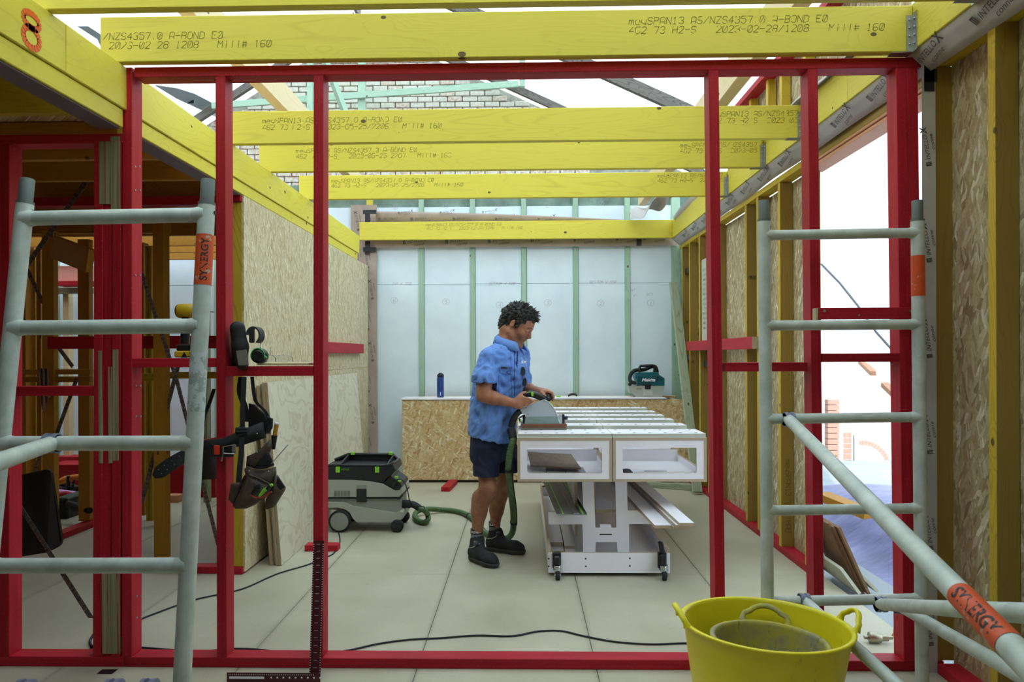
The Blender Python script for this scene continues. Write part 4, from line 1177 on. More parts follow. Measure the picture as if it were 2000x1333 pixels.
# things lying in the boxes and on the stand
def th(name, mb, mat, lab, cat, group=None):
    o = mb.build(name, mat); tag(o, lab, cat, group); return o
def slab(pts, th_, mats, name, lab, cat, group=None, mat=0, side=1):
    m_ = MB().prism(pts, (0,0,th_), mat, side); o = m_.build(name, mats); return tag(o, lab, cat, group)
zb = ZT0+.019
q = [cpt(183,447,5.3), cpt(515,465,5.3), cpt(580,510,4.82), cpt(232,500,4.82)]
for p, z_ in zip(q, (.715, .70, .688, .692)): p.z = z_
q = [V((.03, 5.25, .70)), V((.335, 5.25, .685)), V((.37, 4.80, .655)), V((.045, 4.86, .665))]
slab(q, .010, [plain('brown_offcut', '94806c', .8, 0, .35, 30, .2)]*2, 'board_offcut', 'brown hardboard offcut tilted inside the left workbench box', 'offcut')
slab([(.0, 4.70, zb), (.14, 4.70, zb), (.10, 5.12, zb), (.0, 5.12, zb)], .016, LM, 'white_offcut', 'white laminated offcut under the brown board in the left box', 'offcut')
slab([(.15, 4.70, zb), (.27, 4.70, zb), (.27, 5.02, zb), (.15, 5.02, zb)], .018, [plain('grey_panel', '9c9a9e', .5), M['ply_edge']], 'grey_offcut', 'grey offcut strip in the left box, left of two', 'offcut')
slab([(.275, 4.70, zb), (.40, 4.70, zb), (.40, 5.02, zb), (.275, 5.02, zb)], .018, [plain('grey_panel_b', 'a3a1a6', .5), M['ply_edge']], 'grey_offcut', 'grey offcut strip in the left box, right of two', 'offcut')
m_ = MB(); m_.tube(crv([(.60,4.74,zb+.018),(.63,4.74,zb+.03),(.66,4.75,zb+.028),(.69,4.76,zb+.016)],4), [.014]*3+[.018]*4+[.02]*4+[.012]*2, 10); m_.box((.62,4.72,zb+.001),(.70,4.76,zb+.014),.004)
th('clamp', m_, M['black'], 'small black clamp head lying in the right workbench box', 'clamp')
MB().box((.80, 4.95, zb-.0005), (.95, 4.962, zb+.0006)).build('slot', dk, tb)
m_ = MB(); m_.box((.60, 6.6, zb), (.95, 6.85, zb+.10), .01); th('grey_box', m_, plain('dark_grey_box', '4a4f52', .5), 'dark grey box at the far end of the right workbench box', 'box')
# guide rails
def grail(x0, x1, y0, y1, z0, lab):
    W = x1-x0; sk = .045
    g_ = MB(); g_.box((x0, y0, z0), (x1, y1, z0+.004), .001); g_.box((x0+W*.55, y0, z0+.004), (x0+W*.75, y1, z0+.010), .002); g_.box((x0+W*.8, y0, z0+.004), (x0+W*.84, y1, z0+.009))
    g_.box((x1-.004, y0, z0+.0), (x1, y1, z0+.012))
    for v_ in range(len(g_.v)):
        a, b_, c = g_.v[v_]; g_.v[v_] = (a-(b_-y0)*sk, b_, c)
    o = th('guide_rail', g_, plain('anodised_rail', '7d8080', .4, .6, .08, 30), lab, 'rail')
    s_ = MB()
    for k in (.22, .86):
        s_.box((x0+W*k-.004, y0, z0+.004), (x0+W*k+.004, y1, z0+.0056 if k < .5 else z0+.0125))
    for v_ in range(len(s_.v)):
        a, b_, c = s_.v[v_]; s_.v[v_] = (a-(b_-y0)*sk, b_, c)
    s_.build('green_strip', M['lime'], o, label='bright green grip strips')
grail(.205, .395, 4.66, 6.2, .392, 'grey aluminium guide rail with green strips under the workbench')
# planks on the right wing
zq = .379
pk = [((.84, .965), 3, 4.32, 6.75), ((.74, .85), 0, 4.34, 6.7), ((.855, .965), 0, 4.33, 6.7), ((.86, .955), 1, 4.30, 6.72), ((.78,.855), 1, 4.40, 6.7)]
plk = []
def plank(x0, x1, ya, yb, z0, h_, lab):
    k_ = (x0-.58)*-.09
    m_ = MB(); lam(m_, (x0, ya, z0), (x1, yb, z0+h_), 2)
    m_.v = [(a-(b_-ya)*.035, b_, c) for a, b_, c in m_.v]
    o = m_.build('plank', LM); tag(o, lab, 'plank', 'planks on the workbench stand'); return o
plank(.765, .862, 4.36, 6.9, .379, .018, 'white faced plank on the right of the stand, bottom left of the bundle')
plank(.868, .962, 4.33, 6.9, .379, .018, 'white faced plank on the right of the stand, bottom right of the bundle')
plank(.872, .966, 4.28, 6.9, .399, .018, 'white faced plank on the right of the stand, middle of the three stacked')
plank(.885, .968, 4.25, 6.9, .419, .018, 'white faced plank on the right of the stand, topmost of the bundle')
# offcuts in the tray
for i, (x0, x1, y0_, y1_, z0, h_) in enumerate(((.175,.265,4.95,5.9,.074,.018), (.175,.265,5.05,6.0,.093,.03), (.272,.34,4.92,5.7,.074,.018), (.272,.34,5.0,5.8,.093,.02))):
    m_ = MB(); lam(m_, (x0,y0_,z0), (x1,y1_,z0+h_), 2); th('tray_offcut', m_, LM, ['lower left', 'upper left', 'lower right', 'upper right'][i]+' plywood offcut of the four in the workbench tray', 'offcut')

# ------------------------------------------------------------------ track saw on the bench
SY = 4.90
def sp(x, y, Y=SY): return at(990+x/9.52, 740+y/9.52, Y)
saw = thing('track_saw', 'pale grey plunge saw with black motor held on the workbench', 'saw', (.1, SY, .905))
z00 = ZT1+.0245
bs = MB(); a, b_ = sp(262, 900).x, sp(1112, 900).x
bs.box((a, SY-.012, z00), (b_, SY+.15, z00+.016), .002); bs.build('base_rail', plain('grey_rail_edge', '77736a', .5, .3), saw)
bp = MB(); bp.box((a-.002, SY-.014, z00+.014), (b_, SY+.15, z00+.040), .003)
for k in (.02, .97): bp.cyl((a+(b_-a)*k, SY-.0155, z00+.024), (a+(b_-a)*k, SY-.013, z00+.024), .003, 8, 1)
bp.build('base_plate', [plain('bronze_plate', '7a4e3a', .42, .3), M['chrome']], saw)
cv = [(245,572),(360,520),(520,455),(690,385),(740,405),(800,455),(860,520),(905,590),(935,660),(950,705),(360,712),(350,672),(290,665)]
m_ = MB(); m_.prism([sp(*p) for p in cv], (0, .034, 0)); m_.build('blade_cover', plain('pale_grey_cast', 'b4bcc2', .4, .15, .05, 40), saw)
lw = MB(); lw.prism([sp(x, y, SY-.003) for x, y in ((345,710),(945,706),(985,838),(330,845))], (0,.04,0)); lo_ = lw.build('lower_guard', plain('guard_green_grey', '8fa39f', .35, .3, .05, 30), saw)
tx = MB(); lettering(tx, 'FESTOOL', sp(485, 782, SY-.004), (1,0,0), (0,0,1), .0032*0+.0065, 0, .02, 0, fit=.052); tx.build('printed_text', plain('green_print', '5fa05a', .6), lo_)
tx = MB(); lettering(tx, 'TS 75', sp(485, 830, SY-.004), (1,0,0), (0,0,1), .0042, 0, .0, 0, fit=.034); tx.build('printed_text', M['ink_grey'], lo_)
ar = MB(); ar.tube([sp(x, y, SY-.002) for x, y in ((700,390),(780,440),(850,515),(900,595),(935,675),(985,838))], .0028, 8); ar.build('guard_edge', plain('light_edge', 'd5dadc', .4), saw)
m_ = MB()
for x, y in ((690,420),(358,538),(392,668)): p = sp(x, y, SY-.001); m_.cyl((p.x,p.y-.001,p.z),(p.x,p.y+.002,p.z), .0028, 8)
m_.build('screw', M['black'], saw)
fr_ = MB(); fr_.box(sp(965, 668), sp(1030, 838)+V((0,.05,0)), .002); fr_.build('depth_scale', plain('scale_grey', 'aeb5b8', .4), saw)
fr_ = MB(); fr_.box(sp(1032, 668), sp(1074, 832)+V((0,.07,0)), .003); p = sp(1090, 730, SY+.01); fr_.cyl((p.x-.01,p.y,p.z), (p.x+.014,p.y,p.z), .0135, 14, b=.003)
fr_.build('depth_knob', M['black'], saw)
# motor body behind the cover and arched handle
mo_ = MB(); 
mo_.tube([sp(560, 560, SY+.03), sp(560, 560, SY+.05), sp(560, 560, SY+.16), sp(560, 560, SY+.175)], [.035,.043,.043,.03], 22)
mo_.build('motor', M['black'], saw)
hd = MB(); ctr = crv([sp(300, 470, SY+.03), sp(330, 330, SY+.03), sp(400, 285, SY+.03), sp(520, 300, SY+.03), sp(640, 350, SY+.03), sp(730, 400, SY+.03)], 4)
hd.tube(ctr, [.017]*4+[.020]*4+[.023]*8+[.022]*3+[.018]*2, 16); ho = hd.build('handle', M['black'], saw)
g_ = MB(); c_ = sp(480, 300, SY+.03)
g_.tube([sp(470, 245, SY+.0075), sp(472, 290, SY+.004), sp(476, 330, SY+.006)], [.007,.009,.006], 10, flat=.3, up=(0,-1,0)); g_.tube([sp(350, 290, SY+.02), sp(380, 262, SY+.012), sp(440, 243, SY+.014)], .003, 6)
g_.build('green_button', M['lime'], ho)
kn = MB(); kn.tube([sp(775, 395, SY+.02), sp(780, 330, SY+.045), sp(790, 285, SY+.05)], [.015,.019,.014], 14); kn.tube([sp(800,360,SY+.02), sp(800,360,SY+.07)], .018, 14); kn.build('front_grip', M['black'], saw)
gs = MB(); gs.tube([sp(790, 430, SY+.03), sp(850, 500, SY+.03)], .005, 8); gs.build('green_trim', M['lime'], saw)
po = MB(); po.tube(crv([sp(300, 600, SY+.02), sp(230, 620, SY+.02), sp(160, 690, SY+.02), sp(110, 800, SY+.02), sp(80, 900, SY+.02)], 4), [.017]*4+[.020]*5+[.022]*8, 16); po.build('dust_port', M['rubber'], saw)
lt = MB(); lt.box(sp(290, 680), sp(345, 835)+V((0,.04,0)), .003); lt.tube([sp(290, 690, SY+.01), sp(225, 745, SY), sp(250, 800, SY)], .005, 8); lt.build('rear_bracket', M['black'], saw)
lt = MB(); lt.tube([sp(255, 750, SY-.004), sp(262, 790, SY-.004)], .0055, 8); lt.build('lever', M['lime'], saw)

# ------------------------------------------------------------------ dust extractor
VY = 5.85
def vp(x, y, Y=VY): return at(620+x/7.4, 880+y/7.4, Y)
vac = thing('dust_extractor', 'grey and black dust extractor on wheels in front of the leaning plywood', 'vacuum cleaner', (vp(600,0).x, 6.0, 0))
LG = plain('light_grey_plastic', 'a9ac9f', .45, 0, .05, 14)
DG = plain('mid_grey_plastic', '8f9288', .5, 0, .06, 14)
VK = plain('anthracite_plastic', '1f2226', .42, 0, .12, 40)
def vprism(pts, y0, y1, mat, name, par=vac, b=.010):
    """side profile extruded across the machine with softened edges"""
    m_ = MB(); P = [vp(*p) for p in pts]; c = sum(P, V())/len(P)
    def ring(Y, s_): return [V((c.x+(p.x-c.x)*s_, Y, c.z+(p.z-c.z)*s_)) for p in P]
    k = 1-b*2.2/max(.1, (max(p.x for p in P)-min(p.x for p in P)))
    R_ = [ring(y0, k), ring(y0+b*.35, (1+k)/2+.002), ring(y0+b, 1), ring(y1-b, 1), ring(y1-b*.35, (1+k)/2+.002), ring(y1, k)]
    m_.grid(R_, 0, True); m_.add(R_[0], [tuple(range(len(P)))]); m_.add(R_[-1], [tuple(range(len(P)))[::-1]])
    m_.s = [False]*len(m_.s); return m_.build(name, mat, par)
ch_ = vprism([(85,745),(380,750),(440,770),(510,805),(1080,895),(1140,905),(1210,870),(1235,900),(1235,985),(1180,1035),(620,1040),(560,1035),(510,985),(470,900),(400,850),(300,825),(85,825)], VY-.01, VY+.37, LG, 'chassis')
vprism([(88,705),(1190,705),(1195,900),(1150,930),(88,860)], VY+.01, VY+.35, DG, 'tank')
vprism([(85,425),(520,430),(760,450),(950,485),(1120,575),(1225,545),(1228,630),(1190,680),(85,682)], VY, VY+.36, LG, 'motor_head')
vprism([(85,684),(1190,682),(1230,640),(1232,660),(1195,708),(85,708)], VY-.003, VY+.362, VK, 'seal_band', b=.004)
vprism([(85,420),(92,240),(200,232),(930,240),(1090,200),(1128,290),(1065,365),(1000,410),(958,468),(760,445),(520,425)], VY+.004, VY+.356, VK, 'top_bin')
rim = MB(); zz = vp(400, 165, VY+.2).z
for (a, b_) in (((200,232),(330,165)), ((930,236),(1010,165))): pass
def rimp(x, y, Y): p = vp(x, y, VY); p.y = Y; return p

loop = [rimp(70,225,VY+.02), rimp(240,180,VY+.05), rimp(260,165,VY+.30), rimp(90,200,VY+.34)]
rim.tube([rimp(100,225,VY+.33), rimp(300,140,VY+.33), rimp(980,140,VY+.33), rimp(1060,215,VY+.33)], .013, 8)
rim.prism([rimp(100,245,VY+.335), rimp(300,140,VY+.335), rimp(980,140,VY+.335), rimp(1075,215,VY+.335), rimp(1100,245,VY+.335)], (0,.012,0))
for X_ in (300, 985): rim.prism([rimp(X_,245,VY+.01), rimp(X_,215,VY+.02), rimp(X_,140,VY+.33), rimp(X_,245,VY+.33)], (.012,0,0))
rim.tube([rimp(100,232,VY+.02), rimp(220,222,VY+.015), rimp(940,226,VY+.015), rimp(1070,205,VY+.03)], .010, 8)
rim.tube([rimp(1070,205,VY+.03), rimp(1100,200,VY+.18), rimp(1060,215,VY+.33)], .012, 8)
rim.build('top_rim', VK, vac)
lt = MB()
for x in (293, 860): 
    a, b_ = vp(x-30, 238, VY), vp(x+33, 325, VY); lt.box((a.x, VY-.004, b_.z), (b_.x, VY+.006, a.z), .003)
for x in (392, 965):
    a, b_ = vp(x-25, 176, VY), vp(x+25, 192, VY); lt.box((a.x, VY+.27, b_.z+.03), (b_.x, VY+.30, a.z+.045), .003)
lt.build('green_latch', M['lime'], vac)
tx = MB(); lettering(tx, 'FESTOOL', vp(346, 288, VY-.0005), (1,0,0), (0,0,1), .012, .1, .02, 0, fit=vp(465,0).x-vp(346,0).x); tx.build('printed_text', plain('green_print2', '6fae3a', .6), vac)
tx = MB(); lettering(tx, 'CLEANTEC', vp(392, 303, VY-.0005), (1,0,0), (0,0,1), .006, .1, 0, 0, fit=.045); tx.build('printed_text', M['ink_grey'], vac)
m_ = MB(); a, b_ = vp(565, 505, VY), vp(710, 750, VY); m_.box((a.x, VY-.006, b_.z), (b_.x, VY+.01, a.z-.028), .003); m_.build('side_latch', VK, vac)
m_ = MB(); m_.box((a.x, VY-.0015, a.z-.03), (b_.x, VY+.01, a.z)); m_.build('latch_recess', DG, vac)
m_ = MB()
for i in range(5):
    for j in range(7):
        a, b_ = vp(240+i*48, 588+j*12, VY), vp(280+i*48, 594+j*12, VY); m_.box((a.x, VY-.001, b_.z), (b_.x, VY+.002, a.z))
m_.build('vent_slots', plain('vent_shadow', '5c5f58', .7), vac)
def wheel(cx, cz, Yc, r, wd, hubmat, name='wheel'):
    m_ = MB(); m_.tube([(cx,Yc-wd/2,cz),(cx,Yc-wd/2+.006,cz),(cx,Yc+wd/2-.006,cz),(cx,Yc+wd/2,cz)], [r-.008,r,r,r-.008], 32)
    o = m_.build(name, M['rubber'], vac)
    h_ = MB(); h_.tube([(cx,Yc-wd/2-.004,cz),(cx,Yc-wd/2+.004,cz)], [r*.80,r*.80], 32); h_.tube([(cx,Yc-wd/2-.006,cz),(cx,Yc-wd/2,cz)], [r*.62,r*.66], 32)
    h_.build('hub', hubmat, o); return o
c = vp(330, 1030, VY); rw = .088
wheel(c.x, rw, VY-.012, rw, .035, DG); wheel(c.x, rw, VY+.385, rw, .035, DG)
c = vp(1155, 1120, VY); wheel(c.x, .050, VY+.0, .050, .05, VK, 'swivel_wheel')
c = vp(1285, 990, VY+.36); wheel(c.x-.02, .050, VY+.34, .050, .05, VK, 'swivel_wheel')
m_ = MB(); c = vp(1155, 1040, VY); m_.cyl((c.x, VY+.02, .085), (c.x, VY+.02, .125), .02, 12); c2 = vp(1285, 990, VY+.36); m_.cyl((c2.x-.02, VY+.33, .085), (c2.x-.03, VY+.33, .12), .02, 12)
m_.box((vp(540,0).x, VY+.02, .075), (vp(1100,0).x, VY+.34, .12), .006); m_.build('underside', VK, vac)
m_ = MB()
pp = [vp(960,470,VY-.004), vp(1065,370,VY-.004), vp(1085,400,VY-.004), vp(1200,480,VY-.004), vp(1215,520,VY-.004), vp(1190,570,VY-.004), vp(1130,580,VY-.004), vp(1060,530,VY-.004)]
m_.prism(pp, (0,.34,0)); cpn = m_.build('control_panel', VK, vac)
m_ = MB()
for x, y in ((1130,408),(1172,462)): p = vp(x, y, VY); m_.cyl((p.x, VY+.02, p.z), (p.x+.004, VY+.02, p.z+.012), .016, 16)
m_.build('green_knob', M['lime'], cpn)
m_ = MB(); m_.tube([vp(1095,505,VY-.004), vp(1115,470,VY-.02), vp(1150,428,VY-.02)], [.016,.014,.008], 12); pl = m_.build('plug', M['black'], vac)
m_ = MB(); m_.tube(crv([vp(1150,428,VY-.02), vp(1210,425,VY-.04), vp(1270,490,VY-.05), vp(1305,600,VY-.05), vp(1330,720,VY-.04), vp(1375,790,VY), vp(1440,810,VY+.02), vp(1530,815,VY+.04), vp(1550,850,VY+.1)], 5), .0042, 8); m_.build('power_cord', M['rubber'], vac)
m_ = MB(); m_.tube([vp(1190,780,VY+.13), vp(1340,775,VY+.13)], .034, 18); m_.tube([vp(1195,780,VY+.13), vp(1230,780,VY+.13)], .039, 18); m_.build('hose_socket', M['rubber'], vac)
# green suction hose
def H3(px, py, z_): return atz(px, py, z_)
hp = [vp(1340,778,VY+.13), vp(1400,790,VY+.13), vp(1470,835,VY+.12), vp(1560,880,VY+.10)]
hp += [H3(835,1006,.06), H3(836,1015,.04), H3(828,1021,.025), H3(816,1017,.025), H3(810,1008,.03), H3(816,999,.045), H3(835,995,.05), H3(860,996,.028), H3(885,998,.024), H3(908,1004,.024), H3(926,1016,.024), H3(938,1030,.024), H3(950,1043,.024), H3(970,1050,.024), H3(990,1052,.024)]
hp += [at(1001,1040,5.42), at(1003,1015,5.25), at(1001,985,5.05), at(996,950,4.95), at(993,915,4.87), at(997,880,4.86), at(1002,858,4.87), sp(70,930,SY+.01)]
ph = crv(hp, 3); 
# resample finely for the ribs
seg = []; acc = 0
for a, b_ in zip(ph, ph[1:]):
    n_ = max(1, int((b_-a).length/.0045))
    seg += [a.lerp(b_, k/n_) for k in range(n_)]
m_ = MB(); m_.tube(seg, [.0205 if (i//2) % 2 else .0225 for i in range(len(seg))], 12)
hs = m_.build('suction_hose', plain('green_hose', '4c673c', .5, 0, .08, 30)); tag(hs, 'green ribbed suction hose looping over the floor up to the saw', 'hose')
m_ = MB()
for k in (len(seg)-8, len(seg)-60, len(seg)-190, 14, 330): 
    if 2 < k < len(seg)-3: m_.tube([seg[k-2], seg[k+2]], .0255, 14)
m_.tube(seg[-14:], .026, 14); m_.tube(seg[:16], .028, 14)
m_.build('black_cuff', M['rubber'], hs)
m_ = MB(); off = [p+V((.024, -.006, 0)) for p in seg[-200::6]]; m_.tube(off, .0035, 6); m_.build('tied_cable', M['rubber'], hs)

# ------------------------------------------------------------------ yellow tubs in front
t = NT('yellow_tub_rubber'); v, x, y, z = t.coord()
n1 = t.noise(v, 5, 4, .6); n2 = t.noise(vmul(t, v, (18, 18, 5)), 1.0, 5, .75)
c = t.ramp(n1, [(.3, 'e2d214'), (.7, 'f0e028')]); c = t.mix(t.mr(n2, .62, .70, 0, .35), c, lin('8a8420'))
t.base(c); t.set(.42, spec=.5); t.b.inputs['Subsurface Weight'].default_value = .0
M['tub'] = t.mat
t = NT('cement_stained_tub'); v, x, y, z = t.coord()
n1 = t.noise(v, 9, 5, .7); n2 = t.noise(vmul(t, v, (25, 25, 6)), 1.0, 5, .75)
c = t.mix(t.mr(n1, .40, .62, .15, .9), lin('b8ac2c'), lin('8c8a78')); c = t.mix(t.mr(n2, .60, .66, 0, .75), c, lin('5a574e'))
t.base(c); t.set(.7); t.bump(n2, .3, .002); M['tub_dirty'] = t.mat
def tub(cx, cy, z0, R, r, h, mat, name, lab, ha, tilt=(0,0), oval=(1,1), hw=.10, hh=.075):
    T = thing(name, lab, 'tub', (cx, cy, z0)); th_ = .005
    Mx = Matrix.Translation((cx, cy, z0)) @ Matrix.Rotation(tilt[0], 4, 'Y') @ Matrix.Rotation(tilt[1], 4, 'X') @ Matrix.Diagonal((oval[0], oval[1], 1, 1))
    m_ = MB(); pr_ = [(0,0),(r*.9,0),(r,.015)]+[(r+(R-r)*(k/10)**.85, .015+(h-.03)*k/10) for k in range(1, 11)]
    pr_ += [(R+.012, h-.012), (R+.014, h-.004), (R+.006, h), (R-.004, h-.003)]
    pr_ += [(r+(R-r)*(k/10)**.85-th_, .015+(h-.03)*k/10) for k in range(10, 0, -1)]+[(r-.01,.02),(0,.012)]
    m_.lathe(pr_, (0,0,0), 64, 0, Mx); m_.build('bowl', mat, T)
    for a in ha:
        m_ = MB(); c_, s__ = math.cos(a), math.sin(a); ctr = V((c_*(R+.006), s__*(R+.006), h-.006)); tn = V((-s__, c_, 0))
        P = []
        for k in range(17):
            q_ = PI*k/16; P.append(ctr+tn*(-hw*math.cos(q_)*(1 if abs(math.cos(q_)) < .9 else 1.25))+V((c_,s__,0))*(.03*math.sin(q_))+V((0,0,hh*math.sin(q_)**.8)))
        m_.tube([Mx @ p for p in P], [.012 if k in (0,16) else .0085 for k in range(17)], 10, flat=1.3); m_.build('handle', mat, T)
    return T
tub(.888, 2.79, 0, .288, .225, .40, M['tub'], 'rubble_tub', 'large bright yellow rubber tub standing in front of the red bottom plate', (PI*1.0, .02), (.03, .0), (1.04, .97), .055, .055)
tub(.895, 2.775, .0125, .190, .165, .330, M['tub_dirty'], 'rubble_tub', 'smaller cement stained yellow tub nested inside the large tub', (1.35,), (.045, 0), (1.06, 1), .065, .055)

# ------------------------------------------------------------------ scaffold frames
t = NT('scaffold_aluminium'); v, x, y, z = t.coord()
n1 = t.noise(v, 12, 4, .6); n2 = t.noise(v, 60, 3, .7)
t.base(t.ramp(n1, [(.3, 'b0bab0'), (.6, 'c8d0c6'), (.8, 'dae0d8')])); t.set(t.mr(n2, .3, .7, .38, .6), .12); t.bump(n2, .12, .001); M['alu'] = t.mat
M['alu_dark'] = plain('dull_spigot', '6c736e', .6, .4, .15, 20)
t = NT('orange_label'); v, x, y, z = t.coord(); n1 = t.noise(v, 22, 5, .7)
t.base(t.mix(t.mr(n1, .60, .62, 0, 1), lin('d4501e'), lin('b8a08a'))); t.set(.5); M['label'] = t.mat
t = NT('chipped_white_paint'); v, x, y, z = t.coord(); n1 = t.noise(v, 30, 5, .7)
t.base(t.mix(t.mr(n1, .50, .54, 0, 1), lin('c2cac6'), lin('9aa49c'))); t.set(.5); M['chipped'] = t.mat
def tubed(m_, a, b_, r, n=20): # tube with fine ribs
    a, b_ = V(a), V(b_)
    d = (b_-a).normalized(); u = d.orthogonal().normalized(); w_ = d.cross(u); N = 48; vs = []
    for e_ in (a, b_):
        for j in range(N):
            an = 2*PI*j/N; q_ = r*(1-.018*(j % 2)); vs.append(e_+u*math.cos(an)*q_+w_*math.sin(an)*q_)
    m_.add(vs, [(j, (j+1) % N, N+(j+1) % N, N+j) for j in range(N)], 0, True)
    m_.add([vs[j] for j in range(N)], [tuple(range(N))]); m_.add([vs[N+j] for j in range(N)], [tuple(range(N))])
def scaffold(lab, legs, rungs, r, rr, spig):
    S = thing('scaffold_ladder', lab, 'scaffold', (legs[0][1].x, legs[0][1].y, 0))
    for (t0, b0) in legs:
        m_ = MB(); tubed(m_, t0, b0, r); lo_ = m_.build('leg', M['alu'], S)
        d = (t0-b0).normalized(); m_ = MB(); m_.tube([t0, t0+d*spig*.97, t0+d*spig], [r*.84, r*.84, r*.78], 24); m_.tube([t0-d*.006, t0+d*.002], r*1.03, 24); m_.build('spigot', M['alu_dark'], lo_)
        m_ = MB(); q_ = t0-d*.03+V((r*.97,0,0)); m_.cyl(q_, q_+V((.004,0,0)), .006, 10); m_.build('pin', M['black'], lo_)
    for (a, b_) in rungs:
        m_ = MB(); tubed(m_, a, b_, rr); d = (b_-a).normalized()
        for e_, s_ in ((a, 1), (b_, -1)): m_.tube([e_, e_+d*s_*.012, e_+d*s_*.03, e_+d*s_*.04], [rr*1.25, rr*1.25, rr*1.08, rr*1.0], 20)
        m_.build('rung', M['alu'], S)
    return S
# left frame: leans a little, feet nearer the camera
LLt, LLb = at(49, 396, 2.36), at(-62, 1500, 2.20); LRt, LRb = at(404, 398, 2.36), at(348, 1480, 2.20)
def onleg(a, b_, py):
    lo, hi = 0.0, 1.0
    for _ in range(40):
        m = (lo+hi)/2; p = a.lerp(b_, m); q = RCAM.transposed() @ (p-CAM); yy = PPY-FPX*q.y/(-q.z)
        if yy < py: lo = m
        else: hi = m
    return a.lerp(b_, lo)
for q_ in (LLb, LRb): pass
ext = lambda a, b_: a+(b_-a)*((a.z-0.02)/(a.z-b_.z))
LLb, LRb = ext(LLt, LLb), ext(LRt, LRb)
rg = [(onleg(LLt, LLb, yl), onleg(LRt, LRb, yr_)) for yl, yr_ in ((427, 420), (641, 637), (867, 866), (1106, 1105), (1360, 1358))]
S1 = scaffold('left aluminium scaffold frame with worn orange label, close to the camera', [(LLt, LLb), (LRt, LRb)], rg, .0262, .0235, .078)
def label_on(S, a, b_, r, txt=None, hgt=.03, mat='label', flip=False):
    m_ = MB(); m_.tube([a, b_], r, 40, caps=False); o = m_.build('label', M[mat], S)
    if txt:
        d = (b_-a).normalized(); tc = (CAM-(a+b_)/2); nrm = (tc-d*tc.dot(d)).normalized(); upv = nrm.cross(d)
        L = (b_-a).length
        def bend(u, v_):
            an = (v_-hgt/2)/r; return a+d*(u+L*.08)+(nrm*math.cos(an)+upv*math.sin(an))*(r+.0008)
        q_ = MB(); lettering(q_, txt, a, d, upv, hgt, 0, .02, 0, fit=L*.84, bend=bend); q_.build('printed_text', plain('black_lettering', '2a2220', .6), o)
    return o
a, b_ = onleg(LRt, LRb, 460), onleg(LRt, LRb, 558)
label_on(S1, b_, a, .0268, 'SYNERGY', .022)
a, b_ = onleg(LRt, LRb, 690), onleg(LRt, LRb, 805); label_on(S1, a, b_, .0264, mat='chipped')
def clampring(S, p, axis, r, r2=None):
    m_ = MB(); ax = V(axis).normalized()
    for k in (-.013, .013): m_.tube([p+ax*(k-.007), p+ax*(k+.007)], r+.008, 24)
    m_.tube([p-ax*.02, p+ax*.02], r+.004, 24)
    return m_.build('brace_clamp', plain('grey_violet_clamp', '7f849a', .45, .3, .15, 20), S)
def brace(lab, pts, r, clampax=(1,0,0), name='scaffold_brace'):
    m_ = MB(); tubed(m_, pts[0], pts[1], r); o = m_.build('tube', M['alu'], None)
    B = thing(name, lab, 'scaffold brace', tuple(pts[0])); o.parent = B; o.matrix_parent_inverse = WM[B.name].inverted()
    clampring(B, pts[0], clampax, .0235); return B
p0 = rg[2][0].lerp(rg[2][1], .265)
dn = (at(-30, 915, 1.75)-p0)
brace('aluminium brace clipped to the third rung of the left scaffold frame', (p0+dn.normalized()*.0, at(-30, 912, 1.75)), .0235)
p0 = rg[4][0].lerp(rg[4][1], .84); p1 = rg[4][0].lerp(rg[4][1], .67); p2 = rg[4][0].lerp(rg[4][1], .24)
for q_, nm in ((p0, 'right'), (p1, 'middle'), (p2, 'left')):
    q_ = q_+V((0,0,.012)); m_ = MB(); ax = V((1,0,0))
    for k in (-.014, .014): m_.tube([q_+ax*(k-.007), q_+ax*(k+.007)], .036, 24)
    o = m_.build('brace_clamp', plain('clamp_'+nm, '8085a0', .45, .3, .15, 20), S1)
# right frame
SYR = 3.165
RLt, RLb = at(1492, 430, SYR), at(1500, 1290, SYR-.03); RRt, RRb = at(1792, 430, SYR), at(1801, 1325, SYR-.03)
RLb, RRb = ext(RLt, RLb), ext(RRt, RRb)
rg2 = [(onleg(RLt, RLb, yl), onleg(RRt, RRb, yr_)) for yl, yr_ in ((460, 455), (636.5, 634), (819, 815), (998, 993.5), (1176, 1170))]
S2 = scaffold('right aluminium scaffold frame standing before the red studs by the doorway', [(RLt, RLb), (RRt, RRb)], rg2, .0262, .0215, .082)
a, b_ = onleg(RRt, RRb, 500), onleg(RRt, RRb, 579); label_on(S2, a, b_, .0268)
e0, e1 = at(1541, 820, 3.12), at(1968, 1257, 1.22); e2 = e0+(e1-e0)*1.12
B1 = brace('diagonal aluminium scaffold brace with orange lettered label at the right', (e0, e2), .0235)
def online(px): 
    lo, hi = 0.0, 1.2
    for _ in range(40):
        m = (lo+hi)/2; p = e0+(e1-e0)*m; q = RCAM.transposed() @ (p-CAM); xx = PPX+FPX*q.x/(-q.z)
        if xx < px: lo = m
        else: hi = m
    return e0+(e1-e0)*lo
label_on(B1, online(1877), online(1975), .0242, 'SYNERGY', .026)
a = rg2[4][0].lerp(rg2[4][1], .70); brace('level aluminium brace running right from the lowest visible rung', (a+V((.01,-.03,-.01)), at(2040, 1201, 1.6)), .0235)
a = rg2[4][0].lerp(rg2[4][1], .86); brace('sloping aluminium brace behind the tub of the lowest rung at far right', (a+V((0,-.0,-.03)), at(2030, 1342, 1.95)), .0225)
a = rg2[4][0].lerp(rg2[4][1], .24); brace('sloping aluminium brace passing behind the yellow tub handle', (a, at(1790, 1373, 2.45)), .0235)

